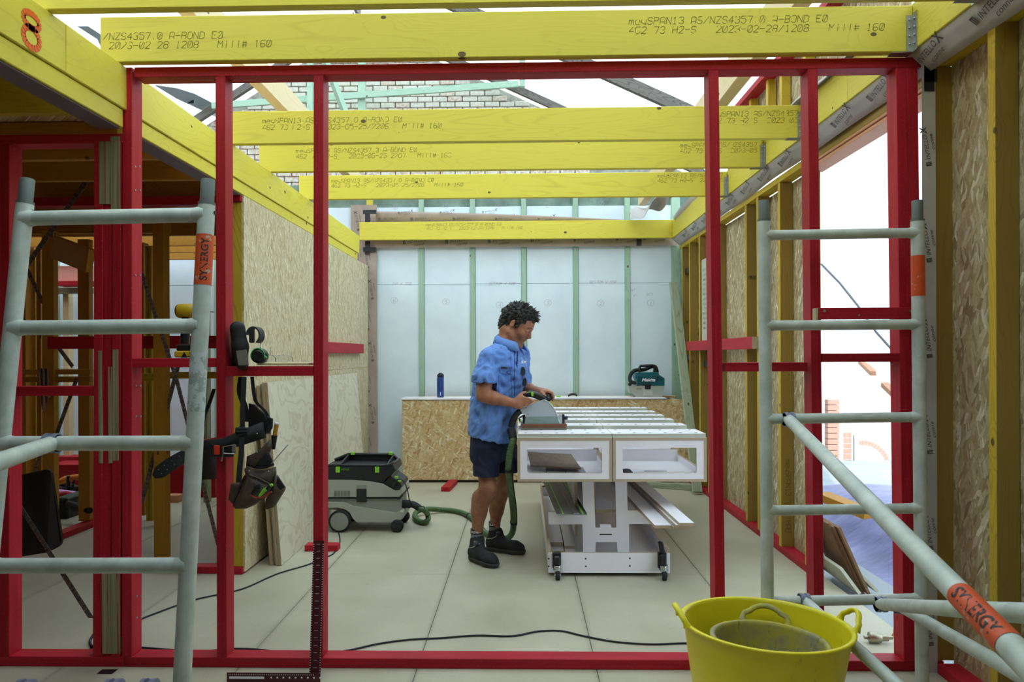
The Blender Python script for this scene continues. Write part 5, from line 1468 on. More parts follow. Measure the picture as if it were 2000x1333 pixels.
# ------------------------------------------------------------------ bench of strand board at the back with things on it
BY = 8.10
bn = thing('strand_board_bench', 'long low bench faced with golden strand board against the back wall', 'bench', (.0, 8.3, 0))
x0, x1 = XX(785, BY), XX(1345, BY)
MB().box((x0, BY, .03), (x1, BY+.018, .905), .002).build('front_sheet', M['osb_floor'], bn)
MB().box((x0+.02, BY+.02, .03), (x1-.02, BY+.04, .90), .002).build('second_sheet', M['osb_floor'], bn)
MB().box((x0-.01, BY-.012, .908), (XX(1300, BY), BY+.33, .926), .002).build('top_board', LM, bn)
MB().box((x0+.2, BY+.335, .90), (x1-.06, BY+.44, .926), .002).build('ledge', M['osb_floor'], bn)
for X in (x0+.1, 0, x1-.15): MB().box((X, BY+.05, 0.0), (X+.045, BY+.40, .90)).build('support', M['pine'], bn)
MB().box((x0+.05, BY+.03, 0), (x1-.05, BY+.38, .028)).build('packer', M['subfloor'], bn)
# blue bottle
bz = .927; bxp = XX(860, 8.25)
B = thing('water_bottle', 'tall blue water bottle with black strap lid on the bench', 'bottle', (bxp, 8.25, bz))
m_ = MB(); m_.lathe([(0,0),(.036,0),(.039,.006),(.039,.215),(.036,.222),(0,.222)], (bxp, 8.25, bz), 28); m_.build('body', plain('cobalt_blue', '1c3f8a', .35), B)
m_ = MB(); m_.lathe([(.036,.222),(.036,.25),(.030,.258),(.012,.26),(.012,.272),(0,.272)], (bxp, 8.25, bz), 24); m_.tube(crv([(bxp-.03,8.235,bz+.24),(bxp,8.20,bz+.272),(bxp+.034,8.235,bz+.255),(bxp+.036,8.24,bz+.21)],4), .004, 6); m_.build('lid', plain('navy_lid', '141d38', .5), B)
m_ = MB(); m_.box((bxp+.002, 8.2102, bz+.02), (bxp+.008, 8.2106, bz+.06)); m_.build('printed_text', M['white'], B)
# teal cordless vacuum
MY = 8.22
def mp(x, y, Y=MY): return at(1200+x/13.33, 690+y/13.33, Y)
mk = thing('cordless_vacuum', 'teal and grey cordless vacuum with black handle standing on the bench', 'vacuum cleaner', (mp(830,0).x, 8.3, bz))
base_z = mp(700,1095).z; dz = bz-base_z
def mq(x, y, Y=MY): return mp(x, y, Y)+V((0,0,dz))
TL_ = plain('teal_plastic', '12626f', .4, 0, .06, 14); MG = plain('warm_grey_plastic', 'a8aba0', .5, 0, .05, 14); TD = plain('dark_teal', '0d4a56', .4)
m_ = MB(); m_.prism([mq(x,y) for x,y in ((365,810),(1305,805),(1290,900),(1250,1075),(1210,1090),(560,1095),(500,1040),(470,990),(400,985),(385,900))], (0,.20,0)); m_.build('tank', MG, mk)
m_ = MB()
for x0_, x1_ in ((745,1000),): m_.prism([mq(x,y,MY-.006) for x,y in ((760,812),(985,812),(1000,1060),(740,1060))], (0,.01,0))
m_.build('tank_front', plain('grey_front', 'b6b8ac', .5), mk)
m_ = MB(); m_.prism([mq(x,y) for x,y in ((595,800),(575,640),(545,600),(545,520),(590,470),(700,460),(1150,455),(1165,520),(1295,600),(1310,640),(1305,800))], (0,.19,0)); bdy = m_.build('motor_head', TL_, mk)
m_ = MB(); m_.prism([mq(x,y,MY-.008) for x,y in ((610,560),(940,600),(985,545),(1140,545),(1250,620),(1255,670),(1010,700),(975,760),(620,790))], (0,.012,0)); m_.build('front_cover', TD, mk)
m_ = MB(); m_.box(mq(795,765,MY-.014), mq(945,895,MY-.014)+V((0,.02,0)), .003); m_.build('latch', M['black'], mk)
m_ = MB(); m_.tube([mq(660,530,MY+.06), mq(660,310,MY+.06), mq(680,285,MY+.06), mq(1000,275,MY+.06), mq(1050,300,MY+.06), mq(1030,520,MY+.06)], .014, 10); m_.build('handle', M['black'], mk)
m_ = MB(); m_.tube(crv([mq(560,740,MY+.0), mq(430,700,MY-.0), mq(400,600,MY+.02), mq(450,470,MY+.05), mq(560,400,MY+.08), mq(760,390,MY+.11), mq(960,310,MY+.12), mq(1060,310,MY+.12), mq(1100,400,MY+.12), mq(1110,470,MY+.12)], 4), .021, 12); m_.tube([mq(380,740,MY+.02), mq(430,790,MY+.02)], .02, 10); m_.build('hose', M['rubber'], mk)
tx = MB(); lettering(tx, 'Makita', mq(715,690,MY-.009), (1,0,0), (0,0,1), .034, .25, .03, 0, fit=mp(1065,0).x-mp(715,0).x); tx.build('printed_text', M['white'], mk)
tx = MB(); lettering(tx, 'HEPA', mq(570,905,MY-.0006), (1,0,0), (0,0,1), .017, .25, .0, 0, fit=.06); tx.build('printed_text', M['ink_grey'], mk)
tx = MB(); lettering(tx, 'XGT', mq(630,798,MY-.0006), (1,0,0), (0,0,1), .012, .25, .0, 0, fit=.035); tx.build('printed_text', M['white'], mk)
m_ = MB(); p = at(1120, 770, 8.25); m_.tube(crv([(p.x-.06,8.25,bz+.012),(p.x-.02,8.25,bz+.03),(p.x+.02,8.25,bz+.028),(p.x+.04,8.25,bz+.012)],3), .012, 8); th('small_clamp', m_, M['black'], 'small black clamp on the white bench top by the third green stud', 'clamp')
m_ = MB(); m_.box((p.x-.19,8.24,bz+.0005),(p.x-.14,8.27,bz+.013),.003); th('green_marker', m_, M['lime'], 'small lime green marker on the white bench top', 'marker')
# leaning timber, floor blocks
tl = timber('leaning_timber', at(1362, 962, 7.40)+V((0,0,.0)), at(1316, 553, 8.50), .035, .095, M['greygreen'], None, (1,.2,0)); tag(tl, 'weathered green timber leaning against the right end of the back wall', 'timber')
o = timber('floor_block', at(871, 962, 7.46), at(886, 947, 7.95), .09, .045, M['red'], None); o.matrix_basis = Matrix.Translation((0,0,.024-at(878,955,7.7).z*0)) @ Matrix.Translation((0,0,-(at(871,962,7.46).z))) @ o.matrix_basis if False else o.matrix_basis
a = atz(870, 961, .0); b_ = atz(886, 945, .0)
bpy.data.objects.remove(o)
o = timber('floor_block', (a.x, a.y, .0235), (b_.x, b_.y-.02, .0235), .09, .045, M['red'], None); tag(o, 'red timber block on the floor in front of the strand board bench', 'block')
a = atz(1262, 952, 0); b_ = atz(1362, 958, 0)
o = timber('floor_batten', (a.x, a.y, .03), (b_.x, b_.y-.05, .03), .045, .055, M['greygreen'], None); tag(o, 'short brown batten on the floor right of the workbench', 'batten')
o = tbox('floor_block', (-1.565, 5.26, .0), (-1.33, 5.35, .044), M['red'], None); tag(o, 'red timber block on the floor under the leaning plywood', 'block')

# ------------------------------------------------------------------ plywood sheets leaning at the left
grp = 'plywood sheets leaning on the left wall'
for i, lab in enumerate(('pale wavy grained plywood sheet leaning at the left, front of the stack', 'plywood sheet leaning at the left, second from the front', 'plywood sheet leaning at the left, third from the front', 'plywood sheet leaning at the left, hindmost against the wall')):
    o_ = i*.0215
    bX, tX = -1.612-o_, -1.702-o_*.95; ya, yb = 4.90+[0,.0,.03,.01][i], 7.55-[0,.1,.3,.2][i]
    H_ = 1.22-[0,.0,.01,.02][i]
    m_ = MB(); b0, t0 = V((bX, ya, .003)), V((tX, ya, H_)); L = V((0, yb-ya, 0)); sk = V((0, -.0, 0))
    P = [b0, t0, t0+L, b0+L]; nr = V((-.018,0,-.0015))
    m_.add(P, [(0,1,2,3)], 0); m_.add([p+nr for p in P], [(3,2,1,0)], 0)
    A8 = P+[p+nr for p in P]; m_.add(A8, [(0,4,5,1),(1,5,6,2),(2,6,7,3),(3,7,4,0)], 1)
    e_m = ply_edge('plywood_end_'+str(i), 'x', .0060, 'b4a284', '927c5c')
    o = m_.build('plywood_sheet', [M['ply'], e_m]); tag(o, lab, 'plywood', grp)

# ------------------------------------------------------------------ drill on the nogging
dm = lambda px, py, Y=3.345: at(px, py, Y)
D = thing('cordless_drill', 'yellow and black cordless drill standing on the red nogging', 'drill', tuple(dm(362, 699)))
YL = plain('drill_yellow', 'c9a41e', .45, 0, .05, 20)
m_ = MB(); m_.tube([dm(347,608), dm(350,608), dm(379,608), dm(383,608)], [.024,.032,.033,.028], 20); m_.build('motor_housing', YL, D)
m_ = MB(); m_.tube([dm(383,608), dm(388,608), dm(397,609), dm(401,609)], [.029,.026,.022,.012], 18); m_.tube([dm(346,608), dm(348,608)], [.026,.03], 18); m_.build('chuck', M['black'], D)
m_ = MB(); m_.tube([dm(400,609), dm(418,609.5)], .003, 8); m_.build('drill_bit', M['steel'], D)
m_ = MB(); m_.tube([dm(364,620), dm(362,645), dm(361,672)], [.020,.019,.022], 14); m_.build('grip', M['black'], D)
m_ = MB(); a, b_ = dm(349, 673), dm(381, 686); m_.box((a.x,3.315,b_.z),(b_.x,3.39,a.z),.006); m_.build('battery_mount', M['black'], D)
m_ = MB(); a, b_ = dm(347, 686), dm(383, 699.6); m_.box((a.x,3.308,b_.z+.003),(b_.x,3.395,a.z),.005); ba = m_.build('battery', YL, D)
m_ = MB(); m_.prism([dm(x,y,3.3075) for x,y in ((353,699),(360,688),(366,699))], (0,.002,0)); m_.prism([dm(x,y,3.3075) for x,y in ((370,688),(376,688),(378,695),(371,695))], (0,.002,0)); m_.build('black_patch', M['black'], ba)

# ------------------------------------------------------------------ carpenter's square leaning on a stud
sqY = 3.12
SQ = thing('framing_square', 'long maroon framing square leaning against the red stud', 'square', tuple(at(615, 1340, sqY)))
MRN = plain('maroon_enamel', '4a141a', .35, .2, .12, 30)
A_, B_ = at(622.5, 1057, 3.285), at(614.5, 1350, sqY); B_.z = .003
m_ = MB(); m_.bar(B_, A_, .0012, .048, up=(1,0,0)); bl = m_.build('blade', MRN, SQ)
B2 = V((B_.x-.0, B_.y, max(.024, B_.z))); L_ = at(443, 1325, sqY)
m_ = MB(); m_.box((L_.x, B_.y-.0006, .002), (B_.x+.024, B_.y+.0006, .056)); tg = m_.build('tongue', MRN, SQ)
mk_ = MB(); d = (A_-B_).normalized(); rt_ = V((1,0,0)); n0 = B_+V((0,-.0015,0))
Lb = (A_-B_).length; k = 0
while k*.010 < Lb-.02:
    for s_ in (-.021, .021): 
        q_ = n0+d*(.01+k*.010)+rt_*s_; mk_.add([q_-rt_*.0022-d*.0011, q_+rt_*.0022-d*.0011, q_+rt_*.0022+d*.0011, q_-rt_*.0022+d*.0011], [(0,1,2,3)])
    if k % 3 == 0:
        q_ = n0+d*(.01+k*.010); mk_.add([q_-rt_*.008-d*.0006, q_+rt_*.008-d*.0006, q_+rt_*.008+d*.0006, q_-rt_*.008+d*.0006], [(0,1,2,3)])
    k += 1
mk_.build('graduations', M['white'], bl)
mk_ = MB(); zt = .056
x_ = L_.x+.01
while x_ < B_.x:
    mk_.box((x_-.001, B_.y-.0016, zt-.010), (x_+.001, B_.y-.0012, zt-.006)); x_ += .008
mk_.box((L_.x+.01, B_.y-.0016, zt-.026), (L_.x+.16, B_.y-.0012, zt-.016))
for i in range(9): mk_.cyl((L_.x+.19+i*.026, B_.y-.0016, zt-.02), (L_.x+.19+i*.026, B_.y-.0012, zt-.02), .004, 8)
mk_.build('graduations', M['white'], tg)
p = at(620, 1100, sqY); 
# black tape stuck to the floor
a = atz(208, 1314, 0); m_ = MB(); m_.box((a.x-.035, a.y-.02, .0003), (a.x+.035, a.y+.03, .0008)); th('floor_tape', m_, M['tape'], 'scrap of black tape on the floor at lower left', 'tape')
# ------------------------------------------------------------------ cables on the floor
def cable(name, pts, lab, r=.0045, mat='rubber'):
    m_ = MB(); m_.tube(crv([atz(px, py, r+.001+ (q[0] if q else 0)) for px, py, *q in pts], 6), r, 8); o = m_.build(name, M[mat]); return tag(o, lab, 'cable')
cable('power_cable', [(268,1213),(300,1200),(380,1172),(470,1152),(540,1122),(600,1104),(640,1088),(655,1078),(664,1060),(661,1040),(652,1020)], 'black power cable curving across the floor to the dust extractor')
cable('extension_cable', [(240,1262),(285,1266),(340,1270),(400,1272),(450,1268),(500,1269),(560,1276),(620,1279),(680,1271),(740,1258),(800,1250),(860,1247),(930,1242),(1000,1243),(1050,1234),(1095,1233),(1140,1243),(1200,1254),(1270,1259),(1340,1257),(1400,1259)], 'long black cable lying behind the red bottom plate')
cable('cable_loop', [(182,1240),(176,1254),(181,1264),(192,1262)], 'small black cable loop beside the packed left post', .006)

# ------------------------------------------------------------------ signed distance modelling
def smin(a, b, k):
    if k <= 0: return np.minimum(a, b)
    h = np.maximum(k-np.abs(a-b), 0)/k
    return np.minimum(a, b)-h*h*k*.25
class SDF:
    def __init__(s, lo, hi, h):
        s.lo = np.array(lo, float); s.h = h
        s.n = np.ceil((np.array(hi)-s.lo)/h).astype(int)+1
        s.F = np.full(s.n, 9.0, np.float32)
    def region(s, lo, hi, pad):
        a = np.floor((np.array(lo)-pad-s.lo)/s.h).astype(int); b = np.ceil((np.array(hi)+pad-s.lo)/s.h).astype(int)+1
        a = np.clip(a, 0, s.n); b = np.clip(b, 0, s.n)
        if (b <= a).any(): return None
        ax = [s.lo[i]+np.arange(a[i], b[i])*s.h for i in range(3)]
        X, Y, Z = np.meshgrid(*ax, indexing='ij', sparse=True)
        return tuple(slice(a[i], b[i]) for i in range(3)), X, Y, Z
    def op(s, sl, d, k, sub=False):
        F = s.F[sl]
        s.F[sl] = (-smin(-F, d, k)) if sub else smin(F, d, k)
        if sub: s.F[sl] = -smin(-F, d, k)
    def cone(s, a, b, ra, rb, k=.02, sub=False):
        a, b = np.array(a, float), np.array(b, float); m = max(ra, rb)
        g = s.region(np.minimum(a, b)-m, np.maximum(a, b)+m, k+s.h*2)
        if g is None: return s
        sl, X, Y, Z = g; d = b-a; L2 = float(d@d)+1e-12
        t_ = np.clip(((X-a[0])*d[0]+(Y-a[1])*d[1]+(Z-a[2])*d[2])/L2, 0, 1)
        D = np.sqrt((X-a[0]-t_*d[0])**2+(Y-a[1]-t_*d[1])**2+(Z-a[2]-t_*d[2])**2)-(ra+(rb-ra)*t_)
        s.op(sl, D.astype(np.float32), k, sub); return s
    def ell(s, c, r, R=None, k=.02, sub=False):
        c = np.array(c, float); r = np.array(r, float); m = r.max()
        g = s.region(c-m, c+m, k+s.h*2)
        if g is None: return s
        sl, X, Y, Z = g; x, y, z = X-c[0], Y-c[1], Z-c[2]
        if R is not None:
            Rm = np.array(R); x, y, z = (Rm[0,0]*x+Rm[1,0]*y+Rm[2,0]*z, Rm[0,1]*x+Rm[1,1]*y+Rm[2,1]*z, Rm[0,2]*x+Rm[1,2]*y+Rm[2,2]*z)
        k0 = np.sqrt((x/r[0])**2+(y/r[1])**2+(z/r[2])**2); k1 = np.sqrt((x/r[0]**2)**2+(y/r[1]**2)**2+(z/r[2]**2)**2)
        D = k0*(k0-1)/np.maximum(k1, 1e-6); s.op(sl, D.astype(np.float32), k, sub); return s
    def boxr(s, c, half, R=None, rnd=.01, k=.01, sub=False):
        c = np.array(c, float); hf = np.array(half, float); m = float(np.linalg.norm(hf))
        g = s.region(c-m, c+m, k+s.h*2)
        if g is None: return s
        sl, X, Y, Z = g; x, y, z = X-c[0], Y-c[1], Z-c[2]
        if R is not None:
            Rm = np.array(R); x, y, z = (Rm[0,0]*x+Rm[1,0]*y+Rm[2,0]*z, Rm[0,1]*x+Rm[1,1]*y+Rm[2,1]*z, Rm[0,2]*x+Rm[1,2]*y+Rm[2,2]*z)
        qx, qy, qz = np.abs(x)-hf[0]+rnd, np.abs(y)-hf[1]+rnd, np.abs(z)-hf[2]+rnd
        D = np.sqrt(np.maximum(qx, 0)**2+np.maximum(qy, 0)**2+np.maximum(qz, 0)**2)+np.minimum(np.maximum(qx, np.maximum(qy, qz)), 0)-rnd
        s.op(sl, D.astype(np.float32), k, sub); return s
    def loft(s, secs, rv, fv, k=.02, p=2.0, sub=False):
        """stack of elliptical sections along z: (center, half width along rv, half depth along fv)"""
        C = np.array([list(q[0]) for q in secs], float); A = np.array([q[1] for q in secs]); B = np.array([q[2] for q in secs])
        m = max(A.max(), B.max()); lo = C.min(0)-[m, m, 0]; hi = C.max(0)+[m, m, 0]
        g = s.region(lo, hi, k+s.h*2+.02)
        if g is None: return s
        sl, X, Y, Z = g; o = np.argsort(C[:, 2]); zs = C[o, 2]; zz = Z[0, 0, :]
        f = lambda w_: np.interp(zz, zs, w_[o])[None, None, :]
        cx, cy, ra, rb = f(C[:, 0]), f(C[:, 1]), f(A), f(B)
        u = (X-cx)*rv[0]+(Y-cy)*rv[1]; v_ = (X-cx)*fv[0]+(Y-cy)*fv[1]
        q = (np.abs(u/ra)**p+np.abs(v_/rb)**p)**(1/p); D = (q-1)*np.minimum(ra, rb)
        D = np.maximum(D, np.maximum(zs[0]-Z, Z-zs[-1])); s.op(sl, D.astype(np.float32), k, sub); return s
    def cut(s, n, d):
        """keep the side where n.p < d"""
        ax = [s.lo[i]+np.arange(s.n[i])*s.h for i in range(3)]
        X, Y, Z = np.meshgrid(*ax, indexing='ij', sparse=True)
        s.F = np.maximum(s.F, (X*n[0]+Y*n[1]+Z*n[2]-d).astype(np.float32)); return s
    def mesh(s):
        F = s.F; S = F < 0; n = F.shape
        c = np.zeros((n[0]-1, n[1]-1, n[2]-1), np.int8)
        for i in (0,1):
            for j in (0,1):
                for k in (0,1): c += S[i:n[0]-1+i, j:n[1]-1+j, k:n[2]-1+k]
        act = (c > 0) & (c < 8); I = np.argwhere(act); idx = np.full(act.shape, -1, np.int64); idx[act] = np.arange(len(I))
        acc = np.zeros((len(I), 3)); cnt = np.zeros(len(I))
        cs = [(i, j, k) for i in (0,1) for j in (0,1) for k in (0,1)]
        for a in cs:
            for ax in range(3):
                if a[ax]: continue
                b = list(a); b[ax] = 1
                fa = F[I[:,0]+a[0], I[:,1]+a[1], I[:,2]+a[2]]; fb = F[I[:,0]+b[0], I[:,1]+b[1], I[:,2]+b[2]]
                m = (fa < 0) != (fb < 0); t_ = np.where(m, fa/np.where(m, fa-fb, 1), 0)
                p = np.tile(np.array(a, float), (len(I), 1)); p[:, ax] += t_
                acc[m] += p[m]; cnt[m] += 1
        P = s.lo+(I+acc/np.maximum(cnt, 1)[:, None])*s.h
        quads = []
        for ax in range(3):
            sl0 = [slice(None)]*3; sl1 = [slice(None)]*3; sl0[ax] = slice(0, -1); sl1[ax] = slice(1, None)
            m = S[tuple(sl0)] != S[tuple(sl1)]; E = np.argwhere(m)
            o1, o2 = [q for q in range(3) if q != ax]
            ok = (E[:, o1] > 0) & (E[:, o2] > 0) & (E[:, o1] < n[o1]-1) & (E[:, o2] < n[o2]-1); E = E[ok]
            inside = S[E[:,0], E[:,1], E[:,2]]
            def g(d1, d2):
                q = E.copy(); q[:, o1] += d1; q[:, o2] += d2; return idx[q[:,0], q[:,1], q[:,2]]
            a, b, c_, d = g(-1,-1), g(0,-1), g(0,0), g(-1,0)
            Q = np.stack([a, b, c_, d], 1); fl = inside if ax != 1 else ~inside
            Q[~fl] = Q[~fl][:, ::-1]; quads.append(Q)
        return P, np.concatenate(quads)
    def build(s, name, mat, parent=None, disp=None, label=None, smooth=2, largest=False):
        P, Q = s.mesh()
        if largest:
            par = np.arange(len(P)); e0 = Q.ravel(); e1 = np.roll(Q, -1, 1).ravel()
            while True:
                a, b = par[e0], par[e1]; lo, hi = np.minimum(a, b), np.maximum(a, b); m = lo != hi
                if not m.any(): break
                np.minimum.at(par, hi[m], lo[m])
                while True:
                    pp = par[par]
                    if (pp == par).all(): break
                    par = pp
            best = np.bincount(par).argmax(); keep = par == best; new = np.cumsum(keep)-1
            Q = new[Q[keep[Q[:, 0]]]]; P = P[keep]
        if disp is not None or smooth:
            # neighbour average smoothing
            for _ in range(smooth):
                A = np.zeros_like(P); C = np.zeros(len(P))
                for i, j in ((0,1),(1,2),(2,3),(3,0)):
                    np.add.at(A, Q[:, i], P[Q[:, j]]); np.add.at(C, Q[:, i], 1)
                    np.add.at(A, Q[:, j], P[Q[:, i]]); np.add.at(C, Q[:, j], 1)
                P = P*.5+.5*A/np.maximum(C, 1)[:, None]
        if disp is not None:
            N = np.cross(P[Q[:,1]]-P[Q[:,0]], P[Q[:,3]]-P[Q[:,0]]); VN = np.zeros_like(P)
            for i in range(4): np.add.at(VN, Q[:, i], N)
            VN /= np.maximum(np.linalg.norm(VN, axis=1), 1e-9)[:, None]
            P = P+VN*disp(P, VN)[:, None]
        me = bpy.data.meshes.new(name); me.from_pydata(P.tolist(), [], Q.tolist())
        for m_ in (mat if isinstance(mat, (list, tuple)) else [mat]): me.materials.append(m_)
        me.polygons.foreach_set('use_smooth', [True]*len(Q)); me.update()
        o = bpy.data.objects.new(name, me); link(o, parent)
        if label: o['label'] = label
        return o
from mathutils.bvhtree import BVHTree
def bvh(*objs):
    vs, fs = [], []
    for o in objs:
        n = len(vs); vs += [WM[o.name] @ q.co for q in o.data.vertices]; fs += [tuple(i+n for i in p.vertices) for p in o.data.polygons]
    return BVHTree.FromPolygons(vs, fs)
def cast(T, px, py, lift=.001):
    d = ray(px, py).normalized(); h = T.ray_cast(CAM, d)
    if h[0] is None: return None
    n = h[1] if h[1].dot(d) < 0 else -h[1]
    return h[0]+n*lift, n

# ------------------------------------------------------------------ tool belt hanging from the nogging
BYL = 3.28
def bp_(x, y, Y=BYL): return at(380+x/5.127, 800+y/5.127, Y)        # lower close-up
def bu_(x, y, Y=BYL): return at(380+x/5.127, 600+y/5.127, Y)        # upper close-up
t = NT('brown_pouch_leather'); v, x, y, z = t.coord(); n1 = t.noise(v, 25, 4, .6); n2 = t.noise(v, 120, 3)
t.base(t.ramp(n1, [(.3, '382d24'), (.6, '514334'), (.8, '6a5845')])); t.set(.6); t.bump(n2, .3, .002); M['leather'] = t.mat
M['webbing'] = plain('black_webbing', '1a2022', .8, 0, .12, 200, .2)
M['padding'] = plain('black_padding', '1a1b1d', .7, 0, .15, 60, .15)
TB = thing('tool_belt', 'brown leather tool belt with black harness hanging on the red stud', 'tool belt', tuple(bp_(500, -300)))
def bulged(poly, Y, depth, mat, name, par, lab=None):
    m_ = MB(); P = [bp_(x, y, Y) for x, y in poly]; c = sum(P, V())/len(P)
    def ring(s_, dy): return [c+(p-c)*s_+V((0, dy, 0)) for p in P]
    R_ = [ring(.98, .004), ring(1, 0), ring(1.0, -depth*.45), ring(.93, -depth*.8), ring(.6, -depth), ring(.25, -depth*1.05)]
    m_.grid(R_, 0, True); m_.add(R_[-1], [tuple(range(len(P)))]); m_.add(R_[0], [tuple(range(len(P)))])
    return m_.build(name, mat, par, label=lab)
DKL = plain('pouch_inside', '120f0e', .8)
bulged([(530,470),(640,420),(760,300),(775,380),(740,470),(720,560),(600,600),(520,600)], 3.30, .02, M['leather'], 'pouch_back', TB)
bulged([(385,735),(490,740),(530,640),(545,650),(500,830),(420,960),(358,900)], 3.30, .04, M['leather'], 'rear_pouch', TB)
mp_ = bulged([(525,580),(600,605),(720,602),(818,575),(822,650),(790,770),(700,890),(620,950),(540,985),(430,988),(400,960),(470,830),(540,650)], 3.275, .05, M['leather'], 'main_pouch', TB)
bulged([(585,595),(640,520),(700,450),(740,425),(775,500),(800,560),(720,592),(640,600)], 3.235, .006, DKL, 'pouch_mouth', TB)
bulged([(545,655),(640,695),(730,745),(788,775),(760,850),(690,900),(600,950),(530,975),(440,975),(480,850)], 3.245, .028, M['leather'], 'front_pocket', TB)
bulged([(832,655),(870,715),(914,782),(905,815),(850,905),(810,970),(745,998),(722,970),(738,885),(800,790),(822,720)], 3.27, .045, M['leather'], 'side_pocket', TB)
bulged([(832,670),(868,725),(904,782),(860,808),(810,795),(822,730)], 3.232, .004, DKL, 'pouch_mouth', TB)
S = SDF([-1.56,3.40,.82], [-1.30,3.60,1.22], .005)
Q_ = lambda x, y: tuple(bp_(x, y, 3.47))
S.cone(Q_(130,430), Q_(150,740), .055, .045, .03); S.ell(Q_(150,640), (.062,.05,.09), None, .03)
S.build('left_pouch', plain('dark_pouch', '2c2720', .7, 0, .2, 40), TB)
bulged([(545,-60),(600,-50),(650,0),(700,40),(740,120),(745,200),(700,280),(600,320),(540,325)], 3.36, .01, DKL, 'belt_lining', TB)
# belt band: ring seen from above, front part crossing the stud
def ringp(a, rx, ry, c, tilt): return c+V((rx*math.cos(a), ry*math.sin(a), tilt*math.cos(a)))
cB = bp_(370, 330, 3.345); bnd = MB(); R_ = []
for i in range(49):
    a = 2*PI*i/48; p = ringp(a, .145, .085, cB, .055 if math.cos(a) > 0 else .02); up_ = V((-.15,0,1)).normalized(); o_ = V((math.cos(a), math.sin(a), 0))*.006
    hh_ = .040+.01*max(0, math.cos(a))
    R_.append([p+up_*hh_*.72+o_, p+up_*hh_*.72-o_*.2, p-up_*hh_*.72-o_*.2, p-up_*hh_*.72+o_])
bnd.grid(R_, 0, True); bnd.build('belt', M['padding'], TB)
tr_ = MB(); tr_.tube([ringp(2*PI*i/48, .141, .081, cB+V((0,0,.028)), .055 if math.cos(2*PI*i/48) > 0 else .02) for i in range(48)], .0022, 6, closed=True); tr_.build('red_piping', plain('red_piping', 'a83626', .6), TB)
tp_ = MB(); tp_.sheet(lambda u, v_: bp_(205-(270*u), 330+20*u+130*u+(95-30*u)*v_*.0+v_*(95-15*u), 3.30-.06*u)+V((0,-.012*math.sin(u*PI),0)), 14, 3, .005)
# loose belt end with holes pointing left
be = MB(); cb = crv([at(400,870,3.30), at(375,884,3.28), at(345,900,3.26), at(318,918,3.25), at(300,932,3.25)], 4)
rr_ = []
for i, p in enumerate(cb):
    d = (cb[min(i+1, len(cb)-1)]-cb[max(i-1, 0)]).normalized(); s_ = V((d.z,0,-d.x)); w_ = .030*(1 if i < len(cb)-3 else (.86,.62,.3)[i-(len(cb)-3)])
    rr_.append([p+s_*w_, p+s_*w_+V((0,.005,0)), p-s_*w_+V((0,.005,0)), p-s_*w_])
be.grid(rr_, 0, False, caps=True); bo = be.build('belt_tongue', M['padding'], TB)
hl = MB()
for i in range(3, len(cb)-2, 2):
    d = (cb[i+1]-cb[i-1]).normalized(); s_ = V((d.z,0,-d.x))
    for k in (-.011, .011): hl.cyl(cb[i]+s_*k+V((0,-.001,0)), cb[i]+s_*k+V((0,.002,0)), .0028, 8)
hl.build('eyelets', M['steel'], bo)
# buckle
bk = MB(); bk.box(bp_(160,345,3.255), bp_(385,480,3.255)+V((0,.012,0)), .004); bk.build('buckle_plate', M['padding'], TB)
bk = MB(); bk.box(bp_(190,362,3.25), bp_(250,455,3.25)+V((0,.006,0)), .002); bk.build('red_tab', plain('red_tab', 'd63a22', .5), TB)
bk = MB(); bk.tube([bp_(285,370,3.248), bp_(285,440,3.246), bp_(268,520,3.244)], .0045, 8); bk.box(bp_(370,355,3.25), bp_(415,450,3.25)+V((0,.005,0)), .002)
bk.tube([bp_(285,375,3.248), bp_(410,352,3.25)], .003, 6); bk.tube([bp_(285,440,3.246), bp_(400,448,3.25)], .003, 6); bk.build('buckle', M['chrome'], TB)
# harness webbing
def ribbon(pts, w_, th_=.003, n=5, side=(1,0,0)):
    m_ = MB(); c = crv(pts, n); s_ = V(side); R_ = []
    for p in c: R_.append([p-s_*w_/2, p-s_*w_/2+V((0,th_,0)), p+s_*w_/2+V((0,th_,0)), p+s_*w_/2])
    m_.grid(R_, 0, False, caps=True); return m_
ribbon([bu_(495,700,3.285), bu_(490,850,3.27), bu_(480,1050,3.262), bu_(478,1300,3.255)], .022).build('strap', M['webbing'], TB)
ribbon([bp_(470,170,3.245), bp_(468,400,3.225), bp_(450,600,3.215), bp_(440,735,3.215)], .0235*1.0).build('strap_end', M['webbing'], TB)
m_ = MB(); a, b_ = bp_(412,180,3.24), bp_(543,262,3.24); m_.box((a.x,3.228,b_.z),(b_.x,3.246,a.z),.004); m_.box((a.x+.002,3.222,(a.z+b_.z)/2-.003),(b_.x-.002,3.23,(a.z+b_.z)/2+.003),.002); m_.build('strap_buckle', M['webbing'], TB)
ribbon([bu_(575,700,3.32), bu_(590,850,3.32), bu_(610,940,3.325), bu_(650,990,3.33), bu_(715,1060,3.33), bu_(750,1170,3.325), bu_(735,1270,3.31)], .016).build('strap', M['webbing'], TB)
ribbon([bu_(470,700,3.36), bu_(455,850,3.37), bu_(500,1000,3.38), bu_(520,1150,3.38)], .03).build('strap', M['webbing'], TB)
ribbon([at(418,760,3.46), at(408,790,3.46), at(399,812,3.45), at(396,835,3.45)], .018).build('strap', M['webbing'], TB)
